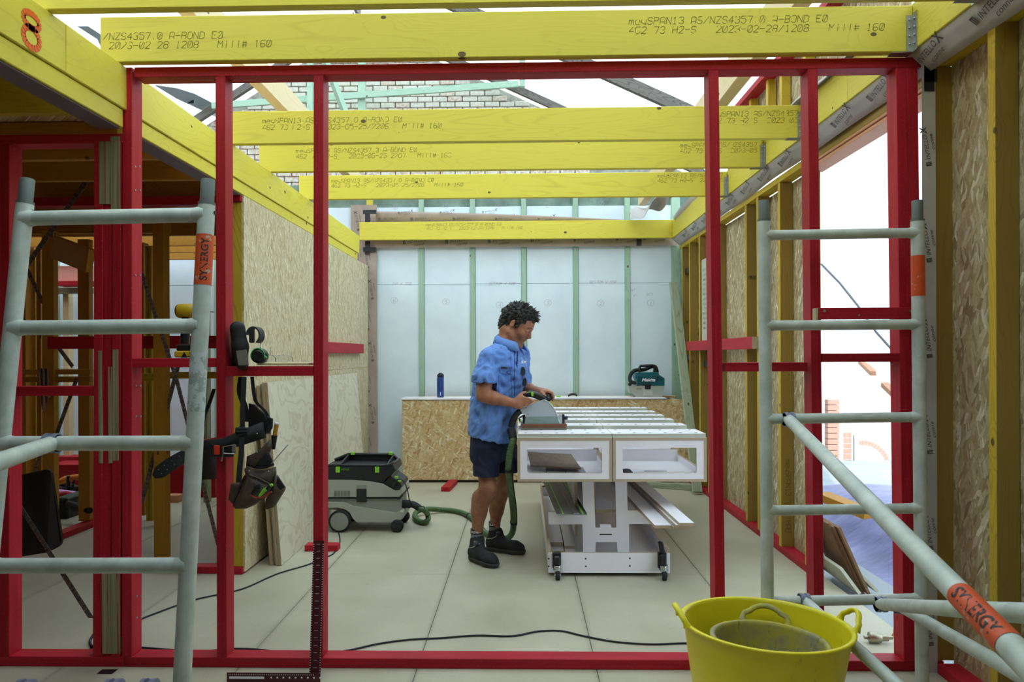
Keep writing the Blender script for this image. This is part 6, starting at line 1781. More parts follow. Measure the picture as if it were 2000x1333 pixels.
# harness pad folded over the nogging
S = SDF([-1.36,3.18,1.32], [-1.19,3.40,1.56], .004)
K_ = lambda x, y, Y=3.29: tuple(bu_(x, y, Y))
S.cone(K_(430,215), K_(455,400), .033, .034, .02); S.cone(K_(455,400), K_(480,575), .034, .026, .02); S.cone(K_(430,215,3.33), K_(440,560,3.37), .03, .03, .02)
S.build('shoulder_pad', M['padding'], TB)
m_ = MB(); m_.prism([bu_(415,440,3.25), bu_(515,425,3.25), bu_(542,585,3.262), bu_(440,585,3.262)], (0,.006,0)); m_.build('grey_patch', plain('grey_velcro', '8c8882', .9, 0, .1, 90), TB)
# side ring and pens
m_ = MB(); m_.tube([bp_(730,80,3.32), bp_(775,100,3.31), bp_(770,180,3.31), bp_(740,230,3.32)], .006, 8); m_.build('side_clip', M['padding'], TB)
m_ = MB(); m_.tube([bu_(620,1040,3.37), bu_(590,1160,3.37)], .004, 6); 
for x, y in ((627,243),(625,428),(548,618),(742,620)): p = V(bp_(x, y, 3.219)); m_.ball(p, .003, 8)
m_.build('rivet', M['chrome'], TB)
m_ = MB()
for pts in (((525,575),(600,600),(720,605),(815,580)), ((545,650),(640,690),(720,730),(790,770))):
    m_.tube([bp_(x, y, 3.222) for x, y in pts], .0022, 6)
m_.build('stitched_edge', plain('tan_edge', '6a5a44', .7), TB)
# tools in the belt (things of their own)
m_ = MB(); m_.bar(bp_(770,545,3.22), bp_(935,355,3.20), .001, .010, up=(0.6,0,.6)); th('steel_rule', m_, M['steel'], 'small steel rule sticking out of the tool belt pouch', 'ruler')
hm = thing('hammer', 'yellow and black hammer handle standing in the tool belt', 'hammer', tuple(bp_(800, 300, 3.33)))
m_ = MB(); m_.tube([bp_(790,400,3.33), bp_(800,260,3.33)], [.008,.014], 12); m_.build('grip', M['black'], hm)
m_ = MB(); m_.tube([bp_(803,262,3.33), bp_(822,150,3.33)], .010, 12); m_.build('handle', plain('amber_handle', 'b8861c', .4), hm)
m_ = MB(); m_.tube([bp_(822,150,3.33), bp_(826,135,3.33)], .011, 12); m_.build('cap', M['white'], hm)
gp = thing('marker_pen', 'lime green marker clipped to the tool belt pocket', 'pen', tuple(bp_(710, 800, 3.17)))
m_ = MB(); m_.tube([bp_(650,870,3.17), bp_(700,810,3.165), bp_(780,752,3.165)], [.006,.009,.006], 10); m_.build('barrel', M['lime'], gp)
m_ = MB(); m_.tube([bp_(725,800,3.163), bp_(760,765,3.163)], .0085, 10); m_.build('band', M['black'], gp)
m_ = MB(); m_.tube([bp_(585,850,3.18), bp_(640,790,3.175)], .013, 10); m_.tube([bp_(600,790,3.175), bp_(660,770,3.175)], .010, 8); th('pocket_knife', m_, M['black'], 'black folding knife clipped beside the green marker', 'knife')
m_ = MB(); m_.tube([bp_(560,850,3.172), bp_(600,885,3.17), bp_(690,880,3.17), bp_(770,825,3.168)], .004, 8); th('red_pencil', m_, plain('red_pencil_body', 'b03028', .5), 'red pencil lying across the tool belt pocket', 'pencil')
# ear defenders, glasses and offcut on the nogging
o = tbox('plywood_offcut', (XX(505,3.32), 3.303, ZZ(714,3.30,550)+.001), (XX(606,3.32), 3.385, ZZ(709,3.30,550)), M['pine'], None); tag(o, 'thin plywood offcut lying on the red nogging', 'offcut')
zN = ZZ(714.5, 3.30, 550)
E_ = thing('ear_defenders', 'black ear defenders with green ring resting on the red nogging', 'ear defenders', tuple(at(507, 714, 3.33)))
m_ = MB(); c_ = bu_(645, 490, 3.30); m_.tube([c_+V((0,-.02,0)), c_+V((0,-.012,0)), c_+V((0,.03,0))], [.022,.033,.034], 24); m_.build('cup', M['black'], E_)
m_ = MB(); m_.tube([c_+V((.031*math.cos(a), -.0155, .034*math.sin(a))) for a in [math.radians(x) for x in range(-20, 200, 12)]], .0025, 6); m_.tube([c_+V((.03,-.016,-.0)), c_+V((.042,-.02,-.008))], .003, 6); m_.build('green_ring', plain('mint_green', '4fc06a', .4), E_)
m_ = MB(); R_ = []
c2 = bu_(620, 285, 3.33)
for i in range(15):
    a = math.radians(-60+i*17); o2 = V((math.cos(a)*.0,0,0)); p = c2+V((.026*math.cos(a)-.004, 0, .034*math.sin(a)))
    n_ = V((math.cos(a),0,math.sin(a))); R_.append([p+V((0,-.035,0)), p+n_*.006+V((0,-.035,0)), p+n_*.006+V((0,.03,0)), p+V((0,.03,0))])
m_.grid(R_, 0, False, caps=True)
m_.box(c2+V((-.022,-.037,-.034)), c2+V((.004,-.028,.036)), .004); m_.build('head_pad', plain('slate_pad', '22272b', .6), E_)
m_ = MB(); m_.tube(crv([c2+V((.02,0,-.03)), c2+V((.022,-.005,-.045)), c_+V((.006,.0,.036))], 4), .003, 6); m_.tube([bu_(757,405,3.31), bu_(758,480,3.31)], .0015, 6); m_.build('band_arm', M['chrome'], E_)
gl = thing('safety_glasses', 'clear safety glasses lying on the plywood offcut', 'glasses', tuple(at(545, 708, 3.33)))
t = NT('clear_lens'); t.base((.95,.98,1,1)); t.set(.05); t.b.inputs['Transmission Weight'].default_value = .92; t.b.inputs['IOR'].default_value = 1.2; M['lens'] = t.mat
m_ = MB()
for x0_ in (660, 830):
    m_.sheet(lambda u, v_, x0_=x0_: bu_(x0_+160*u, 552-80*v_*math.sin(PI*min(1,max(0,.12+.76*u)))**.6, 3.325)+V((0, .012*math.sin(u*PI)*-1-.01*v_, 0)), 10, 6, .0015)
m_.build('lens', M['lens'], gl)
m_ = MB(); m_.tube([bu_(600,510,3.36), bu_(670,500,3.33), bu_(740,478,3.316), bu_(810,488,3.32), bu_(850,484,3.318), bu_(930,478,3.316), bu_(980,500,3.33)], .0018, 6); m_.build('frame', plain('pale_frame', 'c8cccc', .3), gl)

# ------------------------------------------------------------------ the carpenter
A30 = math.radians(30)
fv = np.array([math.cos(A30), -math.sin(A30)]); rv = np.array([-math.sin(A30), -math.cos(A30)])
FV, RV, UP = V((fv[0], fv[1], 0)), V((rv[0], rv[1], 0)), V((0,0,1))
PR = thing('person', 'man in blue shirt and navy shorts looking down at the saw he holds', 'person', (-.24, 5.12, 0))
t = NT('tanned_skin'); v, x, y, z = t.coord(); n1 = t.noise(v, 14, 4, .6); n2 = t.noise(vmul(t, v, (420, 420, 120)), 1.0, 3, .6)
c = t.ramp(n1, [(.3, '9a6249'), (.55, 'b0785c'), (.75, 'c08a70')])
hair_leg = t.mr(z, .62, .70, 1, 0); c = t.mix(t.math('MULTIPLY', t.mr(n2, .35, .7, 0, .42), t.math('ADD', hair_leg, t.math('MULTIPLY', t.mr(z, 1.0, 1.12, .35, 0), 1.0))), c, lin('4a3024'))
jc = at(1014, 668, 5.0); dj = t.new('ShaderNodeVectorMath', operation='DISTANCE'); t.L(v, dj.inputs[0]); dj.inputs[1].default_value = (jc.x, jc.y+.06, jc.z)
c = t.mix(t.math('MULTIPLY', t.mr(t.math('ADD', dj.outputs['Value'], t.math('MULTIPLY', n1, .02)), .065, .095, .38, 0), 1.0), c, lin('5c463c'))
t.base(c); t.set(.5, spec=.35); t.b.inputs['Subsurface Weight'].default_value = .08; t.b.inputs['Subsurface Radius'].default_value = (.01, .004, .002)
M['skin'] = t.mat
t = NT('blue_shirt_cotton'); v, x, y, z = t.coord(); n1 = t.noise(v, 7, 4, .6); n2 = t.noise(v, 420, 2)
t.base(t.ramp(n1, [(.3, '5a82c8'), (.7, '739ade')])); t.set(.85, spec=.2); t.b.inputs['Sheen Weight'].default_value = .15
wr_ = t.noise(vmul(t, v, (11, 11, 7)), 1.0, 4, .65, 1.2); t.bump(t.math('ADD', wr_, t.math('MULTIPLY', n2, .02)), .3, .012); M['shirt'] = t.mat
M['navy'] = plain('navy_twill', '16223e', .85, 0, .12, 30, .2)
M['shirt_dark'] = plain('shirt_fold', '2f4f96', .9)

# head frame
HS = 1.08
HR = Matrix.Rotation(math.radians(-12), 3, 'Z') @ Matrix.Rotation(math.radians(33), 3, 'Y')
HO = at(1003.5, 635, 5.0)+HR @ V((0, .080, 0))
def HL(x, y, z): return HO+HR @ (V((x, y, z))*HS)
def hl(x, y, z): return tuple(HL(x, y, z))
HRm = [[HR[i][j] for j in range(3)] for i in range(3)]
B = SDF([-.47, 4.70, .03], [.30, 5.50, 1.76], .0042)
T_ = lambda px, py, Y: tuple(at(px, py, Y))
YB_ = 5.09
# trunk core under the clothes
B.loft([(T_(962,880,YB_), .14,.10), (T_(964,810,YB_), .14,.105), (T_(972,740,YB_), .165,.125), (T_(980,700,YB_+.0), .165,.11), (T_(990,674,YB_), .080,.06), (T_(993,662,YB_), .055,.05)], rv, fv, .03)
shN, shF = T_(956,706,4.965), T_(1019,694,5.24)
B.cone(shN, T_(945,760,4.890), .048, .050, .03)
elN, wrN = T_(944,773,4.885), T_(1005,788.5,4.90)
B.cone(elN, tuple(V(elN).lerp(V(wrN), .3)), .047, .044, .02); B.cone(tuple(V(elN).lerp(V(wrN), .3)), wrN, .044, .027, .02)
B.cone(shF, T_(1018,752,5.25), .05, .045, .03); B.cone(T_(1018,754,5.25), T_(1035,762,5.13), .043, .040, .02); wrF = T_(1057,766,5.0)
B.cone(T_(1035,762,5.13), wrF, .040, .026, .02)
# legs
hN, kN, cN, aN = T_(949,885,5.04), T_(953,955,5.0), T_(939,983,5.04), T_(931,1048,5.07)
B.cone(hN, kN, .078, .056, .03); B.cone(kN, cN, .052, .056, .03); B.cone(T_(938,972,5.04), T_(936,1000,5.06), .056, .050, .03); B.cone(T_(936,1000,5.05), aN, .050, .033, .03)
B.ell(T_(958,956,4.975), (.034,.034,.042), None, .03); B.cone(aN, (aN[0], aN[1], .07), .033, .036, .02)
hF, kF, cF, aF = T_(985,880,5.24), T_(987,948,5.20), T_(973,978,5.25), T_(966,1034,5.29)
B.cone(hF, kF, .075, .054, .03); B.cone(kF, cF, .050, .054, .03); B.cone(T_(973,968,5.25), T_(970,996,5.27), .054, .047, .03); B.cone(T_(970,996,5.26), aF, .047, .032, .03)
B.ell(T_(991,950,5.17), (.032,.032,.040), None, .03); B.cone(aF, (aF[0], aF[1], .07), .032, .035, .02)
# neck and head
B.cone(T_(989,678,YB_), hl(-.035,0,-.055), .062, .055, .03)
B.ell(hl(-.008,0,.045), (.100*HS,.077*HS,.085*HS), HRm, .02)
B.ell(hl(.034,0,-.018), (.060*HS,.061*HS,.082*HS), HRm, .03)
B.ell(hl(.045,0,.05), (.052*HS,.062*HS,.05*HS), HRm, .02)
for s_ in (-1, 1):
    B.cone(hl(-.002,s_*.050,-.050), hl(.070,s_*.022,-.098), .024, .018, .025)
    B.cone(hl(.060,s_*.042,-.022), hl(.068,s_*.036,-.036), .024, .022, .02)
B.ell(hl(.091,0,-.097), (.019,.023,.018), HRm, .020)
B.ell(hl(.076,0,-.058), (.026,.034,.032), HRm, .02)
B.cone(hl(.088,-.034,.030), hl(.094,-.010,.030), .010, .010, .014); B.cone(hl(.088,.034,.030), hl(.094,.010,.030), .010, .010, .014)
for s_ in (-1, 1):
    B.ell(hl(.101,s_*.033,.010), (.014,.017,.011), HRm, .010, True)
    B.ell(hl(.082,s_*.033,.009), (.0145,.017,.0125), HRm, .004)
B.cone(hl(.092,0,.022), hl(.117,0,-.018), .0070, .0088, .014); B.cone(hl(.100,0,-.002), hl(.102,0,-.026), .0095, .0105, .010)
for s_ in (-1, 1): B.ell(hl(.104,s_*.012,-.025), (.010,.007,.007), HRm, .006)
B.ell(hl(.096,0,-.042), (.010,.020,.014), HRm, .012)
B.cone(hl(.094,-.018,-.056), hl(.094,.018,-.056), .0055, .0055, .006); B.cone(hl(.091,-.016,-.067), hl(.091,.016,-.067), .0065, .0065, .006)
B.ell(hl(.103,0,-.0615), (.009,.024,.0022), HRm, .003, True)
for s_ in (-1, 1):
    B.ell(hl(-.012,s_*.078,.002), (.017,.009,.029), (HR @ Matrix.Rotation(s_*.25, 3, 'Z')).to_3x3(), .006)
    B.ell(hl(-.006,s_*.089,.006), (.011,.008,.019), HRm, .004, True)
# near hand on the rear handle
def s8(x, y, Y): return tuple(sp(x, y, Y))
HY = 4.893
B.cone(wrN, s8(215,470,HY), .027, .030, .015)
B.ell(s8(235,440,HY), (.040,.019,.044), None, .014); B.ell(s8(265,400,HY), (.030,.017,.036), None, .012)
for i in range(4):
    b0 = s8(275-6*i, 345+48*i, HY-.004); b1 = s8(385-14*i, 372+38*i, HY-.013); b2 = s8(450-26*i, 398+30*i, HY-.012); b3 = s8(500-36*i, 418+24*i, HY-.002)
    B.cone(b0, b1, .0100, .0092, .006); B.cone(b1, b2, .0092, .0084, .003); B.cone(b2, b3, .0084, .0070, .003)
B.cone(s8(200,400,HY+.005), s8(255,300,HY+.016), .016, .0120, .012); B.cone(s8(255,300,HY+.016), s8(305,262,HY+.024), .0115, .0100, .004); B.cone(s8(305,262,HY+.024), s8(352,255,HY+.030), .0100, .0080, .003)
# far hand over the front grip
FY = 4.975
B.cone(wrF, s8(650,245,FY+.01), .026, .026, .015)
B.ell(s8(690,245,FY), (.034,.034,.020), None, .014); B.ell(s8(740,245,FY), (.030,.036,.017), None, .012)
for i in range(4):
    Yf = FY-.042+i*.023
    B.cone(s8(775,240,Yf), s8(838,268,Yf), .0105, .0098, .006); B.cone(s8(838,268,Yf), s8(868,335,Yf-.004), .0095, .0088, .003); B.cone(s8(868,335,Yf-.004), s8(855,405+6*(i==1),Yf-.004), .0088, .0072, .003)
B.cone(s8(650,270,FY-.03), s8(690,305,FY-.045), .013, .011, .01); B.cone(s8(690,305,FY-.045), s8(728,345,FY-.040), .0105, .0085, .004)
body = B.build('body', M['skin'], PR, smooth=1)

BT = bvh(body)
# hair
Hh = SDF([-.32, 4.85, 1.45], [.20, 5.28, 1.80], .004)
Hh.ell(hl(-.014,0,.055), (.106*HS,.086*HS,.090*HS), HRm, .0)
Hh.ell(hl(.030,0,.100), (.070,.066,.045), HRm, .02)
Hh.cone(hl(-.062,0,.03), hl(-.070,0,-.035), .066, .046, .02)
for s_ in (-1, 1): Hh.cone(hl(.012,s_*.070,.03), hl(.020,s_*.069,-.004), .016, .009, .01)
Hh.ell(hl(.128,0,-.030), (.108,.14,.098), HRm, .012, True)
Hh.ell(hl(.055,0,-.085), (.10,.14,.085), HRm, .012, True)
for s_ in (-1, 1): Hh.ell(hl(-.010,s_*.088,.000), (.021,.024,.030), HRm, .006, True)
hb = at(1021.4, 636, 4.985); Hh.ell(tuple(hb), (.016,.03,.012), None, .004, True)
M['hair'] = plain('dark_brown_hair', '1d1814', .55, 0, .35, 90, .5)
HC = HL(-.014, 0, .055)
def hdisp(P, N):
    out = np.zeros(len(P))
    for i, p in enumerate(P):
        q = V(p); out[i] = .006*noise.noise(q*55)+.007*noise.noise(V((q.x*40, q.y*40, q.z*90)))
    return out
hair = Hh.build('hair', M['hair'], PR, disp=hdisp, smooth=1, largest=True)
tm = MB(); rnd = random.Random(3)
hv = [p.co.copy() for p in hair.data.vertices]; hn = [p.normal.copy() for p in hair.data.vertices]
inv = HR.transposed()
k = 0
while k < 560:
    i = rnd.randrange(len(hv)); p, n_ = hv[i], hn[i]; l = inv @ (p-HO)
    if (p-HC).length < .06 or n_.dot(p-HC) < 0: continue
    top = l.z > .06
    if l.z < 0 and rnd.random() < .6: continue
    nb = BT.find_nearest(p)
    if (p-nb[0]).dot(nb[1]) < .003 or l.x > .085*HS and l.z < .05: continue
    fwd = HR @ V((1,0,.25)); dwn = HR @ V((-.25,0,-1))
    L = rnd.uniform(.010, .028)*(1.0 if top else .6)
    d = (n_*rnd.uniform(.0,.45)+(fwd*rnd.uniform(.2,.9) if top else dwn*.9+fwd*-.2)+V((rnd.uniform(-.6,.6), rnd.uniform(-.6,.6), rnd.uniform(-.3,.4)))).normalized()
    sd = V((rnd.uniform(-1,1), rnd.uniform(-1,1), rnd.uniform(-1,1)))*.5; q1 = p+d*L*.4; q2 = q1+(d+sd*.6).normalized()*L*.35; q3 = q2+(d+sd*1.4+n_*rnd.uniform(-.3,.5)).normalized()*L*.35
    tm.tube([p-n_*.004, q1, q2, q3], [.0042, .0034, .0022, .0004], 5, caps=False); k += 1
o = tm.build('hair_strands', M['hair'], PR); o['kind'] = 'stuff'
# brows, lashes, mouth line, laid on the skin
def onskin(pts, rad, lift=.0004):
    out = []
    for x, y in pts:
        h = cast(BT, x, y, lift)
        if h: out.append(h[0])
    return out, rad[:len(out)]
fm_ = MB()
L_, R_ = onskin([(1029.5,643.2),(1031.5,641.8),(1034,641.2),(1036.5,641.6),(1039,642.8),(1041.5,644.6)], [.0010,.0020,.0024,.0024,.0020,.0010], .0008); fm_.tube(L_, R_, 6)
fm_.build('eyebrow', M['hair'], PR)
fm_ = MB(); L_, R_ = onskin([(1030.5,647.2),(1033,649.2),(1036,650.2),(1038,649.6)], [.0008,.0015,.0015,.0009]); fm_.tube(L_, R_, 6)
fm_.build('eyelashes', M['hair'], PR)
fm_ = MB(); L_, R_ = onskin([(1022.5,664.5),(1025,666),(1028.5,667.4)], [.0007,.0013,.0009]); fm_.tube(L_, R_, 6)
fm_.build('lip_line', plain('lip_shadow', '6a3a32', .6), PR)
# shirt
Sh = SDF([-.47, 4.70, .70], [.20, 5.45, 1.62], .005)
Sh.loft([(T_(961,888,YB_), .188,.152), (T_(962,840,YB_), .186,.150), (T_(965,800,YB_), .192,.154), (T_(974,750,YB_), .196,.162), (T_(980,715,YB_), .198,.160), (T_(984,696,YB_), .175,.135), (T_(989,678,YB_), .115,.088), (T_(992,668,YB_), .080,.070)], rv, fv, .02, 2.2)
Sh.cone(T_(953,702,4.955), T_(945,742,4.89), .070, .080, .04); Sh.cone(T_(986,680,5.06), T_(955,700,4.96), .050, .062, .05); Sh.cone(T_(1016,693,5.23), T_(1021,742,5.22), .070, .068, .04)
Sh.ell(T_(1010,728,5.02), (.07,.07,.09), None, .05)
Sh.cut((-.21, 0, -1), -.777)
# open cuffs and hem
nrm = V((.0,.1,1)).normalized()
zc = at(944, 748, 4.885).z
# flatten sleeve end
sl = Sh.region([-.47,4.70,zc-.12], [-.165,4.97,zc], 0)
if sl:
    s_, X_, Y_, Z_ = sl; near = ((X_-at(944,748,4.885).x)**2+(Y_-4.885)**2 < .088**2)
    Sh.F[s_] = np.where(near & (Y_ < 4.93), np.maximum(Sh.F[s_], (zc-.0-Z_)), Sh.F[s_]).astype(np.float32)
def sdisp(P, N):
    out = np.zeros(len(P))
    for i, p in enumerate(P):
        q = V(p); a = noise.noise(V((q.x*9, q.y*9, q.z*5+q.x*6)))
        b = abs(noise.noise(V((q.x*14+q.z*9, q.y*14, q.z*13-q.x*8)))); c = abs(noise.noise(V((q.x*30-q.z*14, q.y*30, q.z*20))))
        out[i] = .010*a-.024*(b*b)*2.2+.008*(.3-c)
    return out
shirt = Sh.build('shirt', M['shirt'], PR, disp=sdisp, smooth=2)
ST = bvh(shirt)
def patch(pts, name, mat, lift=.003, par=None, n=8, th_=.0):
    """small piece of cloth or print laid on the shirt surface, from a four sided outline"""
    a, b_, c, d = pts; m_ = MB(); grid = []
    for j in range(n+1):
        row = []
        for i in range(n+1):
            u, v_ = i/n, j/n; x = (a[0]*(1-u)+b_[0]*u)*(1-v_)+(d[0]*(1-u)+c[0]*u)*v_; y = (a[1]*(1-u)+b_[1]*u)*(1-v_)+(d[1]*(1-u)+c[1]*u)*v_
            h = cast(ST, x, y, lift); row.append(h[0] if h else None)
        grid.append(row)
    for j in range(n):
        for i in range(n):
            q = [grid[j][i], grid[j][i+1], grid[j+1][i+1], grid[j+1][i]]
            if all(q) and max((q[k_]-q[k_-1]).length for k_ in range(4)) < .05: m_.add(q, [(0,1,2,3)], 0, True)
    return m_.build(name, mat, par or PR)
def C1(x, y): return (860+x/4.443, 560+y/4.443)
# collar
cl = MB(); R_ = []
cen = at(992, 668, YB_)
for i in range(25):
    a = math.radians(-158+i*316/24)      # opening to the front
    d = V((-(fv[0])*math.cos(a)+rv[0]*math.sin(a), -(fv[1])*math.cos(a)+rv[1]*math.sin(a), 0))
    fr_ = (1-math.cos(a))/2
    top = cen+d*(.071+.004*fr_)+V((0,0,.050-.052*fr_)); mid = cen+d*(.090+.02*fr_)+V((0,0,.038-.050*fr_)); bot = cen+d*(.105+.035*fr_**2)+V((0,0,-.010-.062*fr_**1.5))
    R_.append([top-d*.003, top+V((0,0,.004)), mid, bot, bot-d*.006, mid-d*.008-V((0,0,.004))])
cl.grid(R_, 0, True, True, caps=True); cl.build('collar', M['shirt'], PR)
def strip(pts, w_, name, mat, lift=.003):
    m_ = MB(); L_ = []
    for x, y in pts:
        h = cast(ST, x, y, lift)
        if h: L_.append(h[0])
    if len(L_) > 1:
        side_ = V((1,-.5,0)).normalized()*w_/2
        for a, b_ in zip(L_, L_[1:]): m_.add([a-side_, a+side_, b_+side_, b_-side_], [(0,1,2,3)], 0, True)
    return m_.build(name, mat, PR)
pl_pts = [C1(645+ (y-520)*(-.01), y) for y in range(525, 1000, 18)]
strip([C1(640, y) for y in range(530, 960, 15)], .004, 'placket_seam', M['shirt_dark'], .0025)
strip([C1(668-.03*(y-520), y) for y in range(525, 720, 15)], .011, 'placket_shadow', plain('open_placket', '27396e', .9), .0025)
strip([C1(610+.02*(y-560), y) for y in range(560, 960, 15)], .002, 'placket_stitch', M['shirt_dark'], .0022)
patch([C1(514,706), C1(640,706), C1(628,765), C1(512,748)], 'pocket_flap', M['shirt'], .0065)
for seg_ in ([C1(512+i*13,  750+14*math.sin(i/9*PI)) for i in range(10)], [C1(514,712), C1(513,750)], [C1(480,800), C1(470,830), C1(468,900)], [C1(500,770), C1(495,860), C1(510,960)]):
    strip(seg_, .0022, 'stitch_line', M['shirt_dark'], .007)
patch([C1(522,698), C1(577,698), C1(577,712), C1(522,712)], 'name_tag', plain('dark_name_tag', '2a2030', .7), .0085, n=3)
h = cast(ST, *C1(573, 745), .009)
if h: m_ = MB(); m_.cyl(h[0]-h[1]*.003, h[0]+h[1]*.001, .005, 12); m_.build('button', M['shirt_dark'], PR)
# chest print
tx = MB()
def onshirt(px0, py0, sx, sy):
    def bend(u, v_):
        h = cast(ST, px0+u*sx, py0-v_*sy, .003); return h[0] if h else at(px0+u*sx, py0-v_*sy, 4.98)
    return bend
lettering(tx, 'SM', (0,0,0), (1,0,0), (0,0,1), .7, .1, .02, 0, fit=1.0, bend=onshirt(*C1(702, 668), 9.5, 7.5))
for a_, b_ in (((692,668),(703,615)), ((703,615),(716,640)), ((690,672),(748,672)), ((692,684),(750,684))):
    ha, hb = cast(ST, *C1(*a_), .003), cast(ST, *C1(*b_), .003)
    if ha and hb: tx.tube([ha[0], hb[0]], .0013, 5)
tx.build('chest_print', M['white'], PR)
# sunglasses hanging on the placket
gm = MB(); gf = MB()
for (x, y) in ((708, 735), (716, 828)):
    h = cast(ST, *C1(x, y), .012)
    c_ = h[0] if h else at(*C1(x, y), 4.95)
    pts = [c_+V((.020*math.cos(a)*.82, -.004*math.cos(a), .033*math.sin(a)*(.95))) for a in [2*PI*i/14 for i in range(14)]]
    gm.add(pts, [tuple(range(14))]); gf.tube(pts, .0022, 6, closed=True)
h1, h2 = cast(ST, *C1(710, 768), .012), cast(ST, *C1(714, 792), .012)
if h1 and h2: gf.tube([h1[0], h2[0]], .002, 6)
gl2 = thing('sunglasses', 'sunglasses hanging folded on the front of the blue shirt', 'sunglasses', tuple(h1[0] if h1 else (0,5,1.3)))
gm.build('lens', plain('teal_grey_lens', '3c5a66', .12, .3), gl2); gf.build('frame', plain('violet_frame', '6a6f96', .3, .4), gl2)

# shorts
Sr = SDF([-.47, 4.80, .50], [.12, 5.48, .98], .005)
Sr.loft([(T_(958,898,YB_+.02), .165,.125), (T_(961,870,YB_), .178,.138), (T_(962,845,YB_), .170,.135)], rv, fv, .02, 2.2)
zh = .575
Sr.cone(T_(951,880,5.04), T_(949,945,5.0), .098, .086, .03); Sr.cone(T_(986,876,5.23), T_(990,945,5.19), .092, .082, .03)
Sr.cut((-.03, 0, -1), -(zh)+.004)
def srd(P, N):
    return np.array([.006*noise.noise(V((p[0]*12, p[1]*12, p[2]*7)))-.012*abs(noise.noise(V((p[0]*18+p[2]*12, p[1]*18, p[2]*10))))**1.5 for p in P])
Sr.build('shorts', M['navy'], PR, disp=srd, smooth=2)

# socks and boots
SK = plain('grey_sock', '6a6a6e', .95, 0, .1, 120, .2)
for tag_, an, heel, toe in (('near', aN, atz(921,1094,0), atz(970,1112,0)), ('far', aF, atz(952,1075,0), atz(1026,1085,0))):
    an = V(an); ank = V((an.x, an.y, .14)); an.z = .208
    m_ = MB(); zt_ = an.z+.005; R_ = [(.0415,.13),(.0405,.18),(.0405,zt_-.035),(.041,zt_-.004),(.039,zt_)]
    cxy = V((an.x, an.y, 0))
    m_.lathe([(r_, z_) for r_, z_ in R_], (cxy.x, cxy.y, 0), 28); m_.build('sock', SK, PR)
    m_ = MB(); m_.tube([cxy+V((0,0,zt_-.032)), cxy+V((0,0,zt_-.002))], .0422, 28); m_.build('sock_band', M['black'], PR)
    tx = MB()
    def bend(u, v_): 
        a = -PI/2-.95+u/.0428; return cxy+V((.0428*math.cos(a), .0428*math.sin(a), zt_-.026+v_))
    lettering(tx, 'ELEVEN', (0,0,0), (1,0,0), (0,0,1), .015, 0, .02, 0, fit=.075, bend=bend); tx.build('printed_text', M['white'], PR)
    # boot
    d = V((toe.x-heel.x, toe.y-heel.y, 0)); L = d.length; d.normalize(); s_ = V((-d.y, d.x, 0))
    G = SDF([min(heel.x,toe.x)-.09, min(heel.y,toe.y)-.09, -.01], [max(heel.x,toe.x)+.09, max(heel.y,toe.y)+.09, .22], .0042)
    def P2(f, w_, z_): q = V((heel.x, heel.y, 0))+d*(f*L)+s_*w_+V((0,0,z_)); return tuple(q)
    G.cone(P2(.14,0,.060), P2(.40,0,.056), .042, .043, .02); G.cone(P2(.40,0,.055), P2(.74,.002,.044), .046, .045, .02); G.cone(P2(.74,.002,.044), P2(.85,.004,.040), .045, .038, .02)
    G.cone(P2(.12,0,.06), (an.x-.0*d.x, an.y, .125), .040, .046, .03); G.cone(P2(.32,0,.08), (an.x+d.x*.02, an.y+d.y*.02, .135), .040, .040, .03)
    G.cut((0,0,-1), -.022)
    G.cone((an.x, an.y, .175), (an.x, an.y, .30), .041, .046, .004, True)
    bo_ = G.build('boot', plain('black_boot_fabric', '1b1c1f', .75, 0, .3, 70, .3), PR, disp=lambda P, N: np.array([.0015*noise.noise(V(p)*60) for p in P]), smooth=2)
    G = SDF([min(heel.x,toe.x)-.09, min(heel.y,toe.y)-.09, -.01], [max(heel.x,toe.x)+.09, max(heel.y,toe.y)+.09, .08], .004)
    G.cone(P2(.12,0,.03), P2(.40,0,.03), .044, .041, .02); G.cone(P2(.40,0,.03), P2(.72,.002,.03), .042, .050, .02); G.cone(P2(.72,.002,.03), P2(.86,.004,.032), .050, .042, .02)
    G.cut((0,0,1), .032); G.cut((0,0,-1), -.001); G.build('sole', plain('dark_grey_sole', '3b3b3b', .8, 0, .2, 60), bo_, smooth=1)
    m_ = MB(); q = V(P2(.36,-.028,.118)) ; m_.ball(V(P2(.34,-.030,.135)), .017, 14, sc=(1,.8,1)); m_.build('lace_dial', plain('dial_grey', '3a3f4c', .4), bo_)
    TBv = bvh(bo_)
    m_ = MB(); st = []
    for f, z_ in ((-.02,.082),(.08,.092),(.18,.098),(.28,.112),(.34,.13)):
        o_ = V(P2(f,-.3,z_)); hh = TBv.ray_cast(o_, s_)
        if hh[0]: st.append(hh[0]-s_*.001)
    if len(st) > 2: m_.tube(crv(st, 4), .0024, 6); m_.build('reflective_piping', plain('silver_piping', 'b8bab8', .4), bo_)
    m_ = MB()
    for k_ in range(4):
        o_ = V(P2(.42+.075*k_,-.3,.085-.006*k_)); hh = TBv.ray_cast(o_, s_)
        o2 = V(P2(.40+.075*k_, 0,.3)); h2 = TBv.ray_cast(o2, V((0,0,-1)))
        if hh[0] and h2[0]: m_.tube([hh[0], h2[0]+V((0,0,.001))], .0015, 5)
    m_.build('lace', plain('lace_grey', '55585e', .6), bo_)
    m_ = MB(); hh = TBv.ray_cast(V(P2(.20,-.3,.135)), s_)
    if hh[0] and tag_ == 'near': m_.ball(hh[0], .0065, 8); m_.build('yellow_dot', plain('yellow_dot', 'd8c820', .5), bo_)

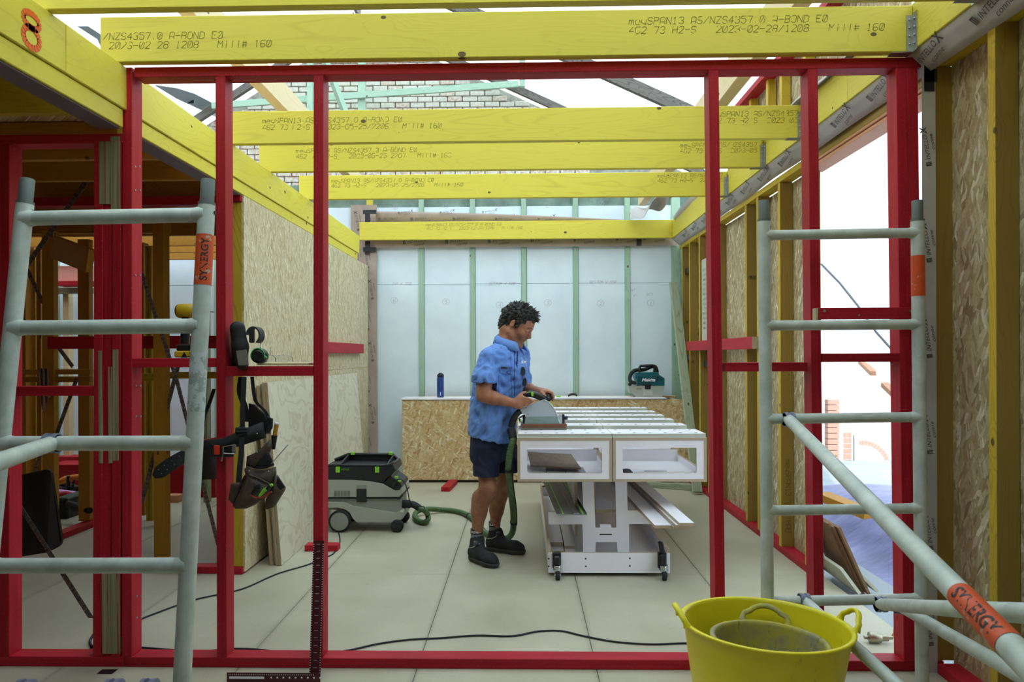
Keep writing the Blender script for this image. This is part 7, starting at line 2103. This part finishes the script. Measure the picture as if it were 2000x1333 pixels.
# ------------------------------------------------------------------ one mesh per separate piece
TINY = ('printed_text', 'handwriting', 'pencil_marks', 'graduations', 'dog_holes', 'vent_slots', 'nail_heads', 'rivet', 'eyelets', 'bricks', 'hair_strands', 'chest_print', 'black_tape', 'tool_heap', 'pink_rag')
def split_pieces():
    for o in [q for q in bpy.data.objects if q.type == 'MESH']:
        stem_ = o.name.split('.')[0]; me = o.data
        if me.users > 1 or len(me.vertices) > 30000 or stem_ in ('body', 'shirt', 'hair', 'shorts', 'boot', 'sole'): continue
        n = len(me.vertices); co = np.empty(n*3, np.float32); me.vertices.foreach_get('co', co); co = co.reshape(n, 3)
        ed = np.empty(len(me.edges)*2, np.int32); me.edges.foreach_get('vertices', ed); ed = ed.reshape(-1, 2)
        par = np.arange(n)
        while True:
            a, b = par[ed[:, 0]], par[ed[:, 1]]; lo, hi = np.minimum(a, b), np.maximum(a, b); m = lo != hi
            if not m.any(): break
            np.minimum.at(par, hi[m], lo[m])
            while True:
                pp = par[par]
                if (pp == par).all(): break
                par = pp
        _, isl = np.unique(par, return_inverse=True); k = isl.max()+1
        if k < 2: continue
        if stem_ in TINY: 
            if stem_ != 'pink_rag': o['kind'] = 'stuff' if o.parent else o.get('kind', 'stuff')
            continue
        if k > 400: continue
        lo = np.full((k, 3), np.inf); hi = np.full((k, 3), -np.inf)
        np.minimum.at(lo, isl, co); np.maximum.at(hi, isl, co); size = (hi-lo).max(1)
        gap = np.maximum(0, np.maximum(lo[:, None]-hi[None], lo[None]-hi[:, None]))
        near = np.sqrt((gap**2).sum(2)) <= np.maximum(.02, .5*np.maximum(size[:, None], size[None]))
        grp = np.arange(k)
        for _ in range(k):
            new = np.array([grp[near[i]].min() for i in range(k)])
            if (new == grp).all(): break
            grp = new
        ids = np.unique(grp)
        if len(ids) < 2 or o.parent is None: continue
        pc = grp[isl]; polys = [tuple(p.vertices) for p in me.polygons]; mi = [p.material_index for p in me.polygons]; sm_ = [p.use_smooth for p in me.polygons]
        mats = list(me.materials)
        for gi, g_ in enumerate(ids):
            sel = np.nonzero(pc == g_)[0]; mp_ = {int(v): i for i, v in enumerate(sel)}
            fi = [i for i, p in enumerate(polys) if int(p[0]) in mp_]
            m2 = bpy.data.meshes.new(stem_); m2.from_pydata(co[sel].tolist(), [], [tuple(mp_[v] for v in polys[i]) for i in fi])
            for m_ in mats: m2.materials.append(m_)
            m2.polygons.foreach_set('material_index', [mi[i] for i in fi]); m2.polygons.foreach_set('use_smooth', [sm_[i] for i in fi]); m2.update()
            if gi == 0: o.data = m2
            else:
                c = o.copy(); c.data = m2; COL.objects.link(c)
                c.parent = o.parent; c.matrix_parent_inverse = o.matrix_parent_inverse.copy()
split_pieces()
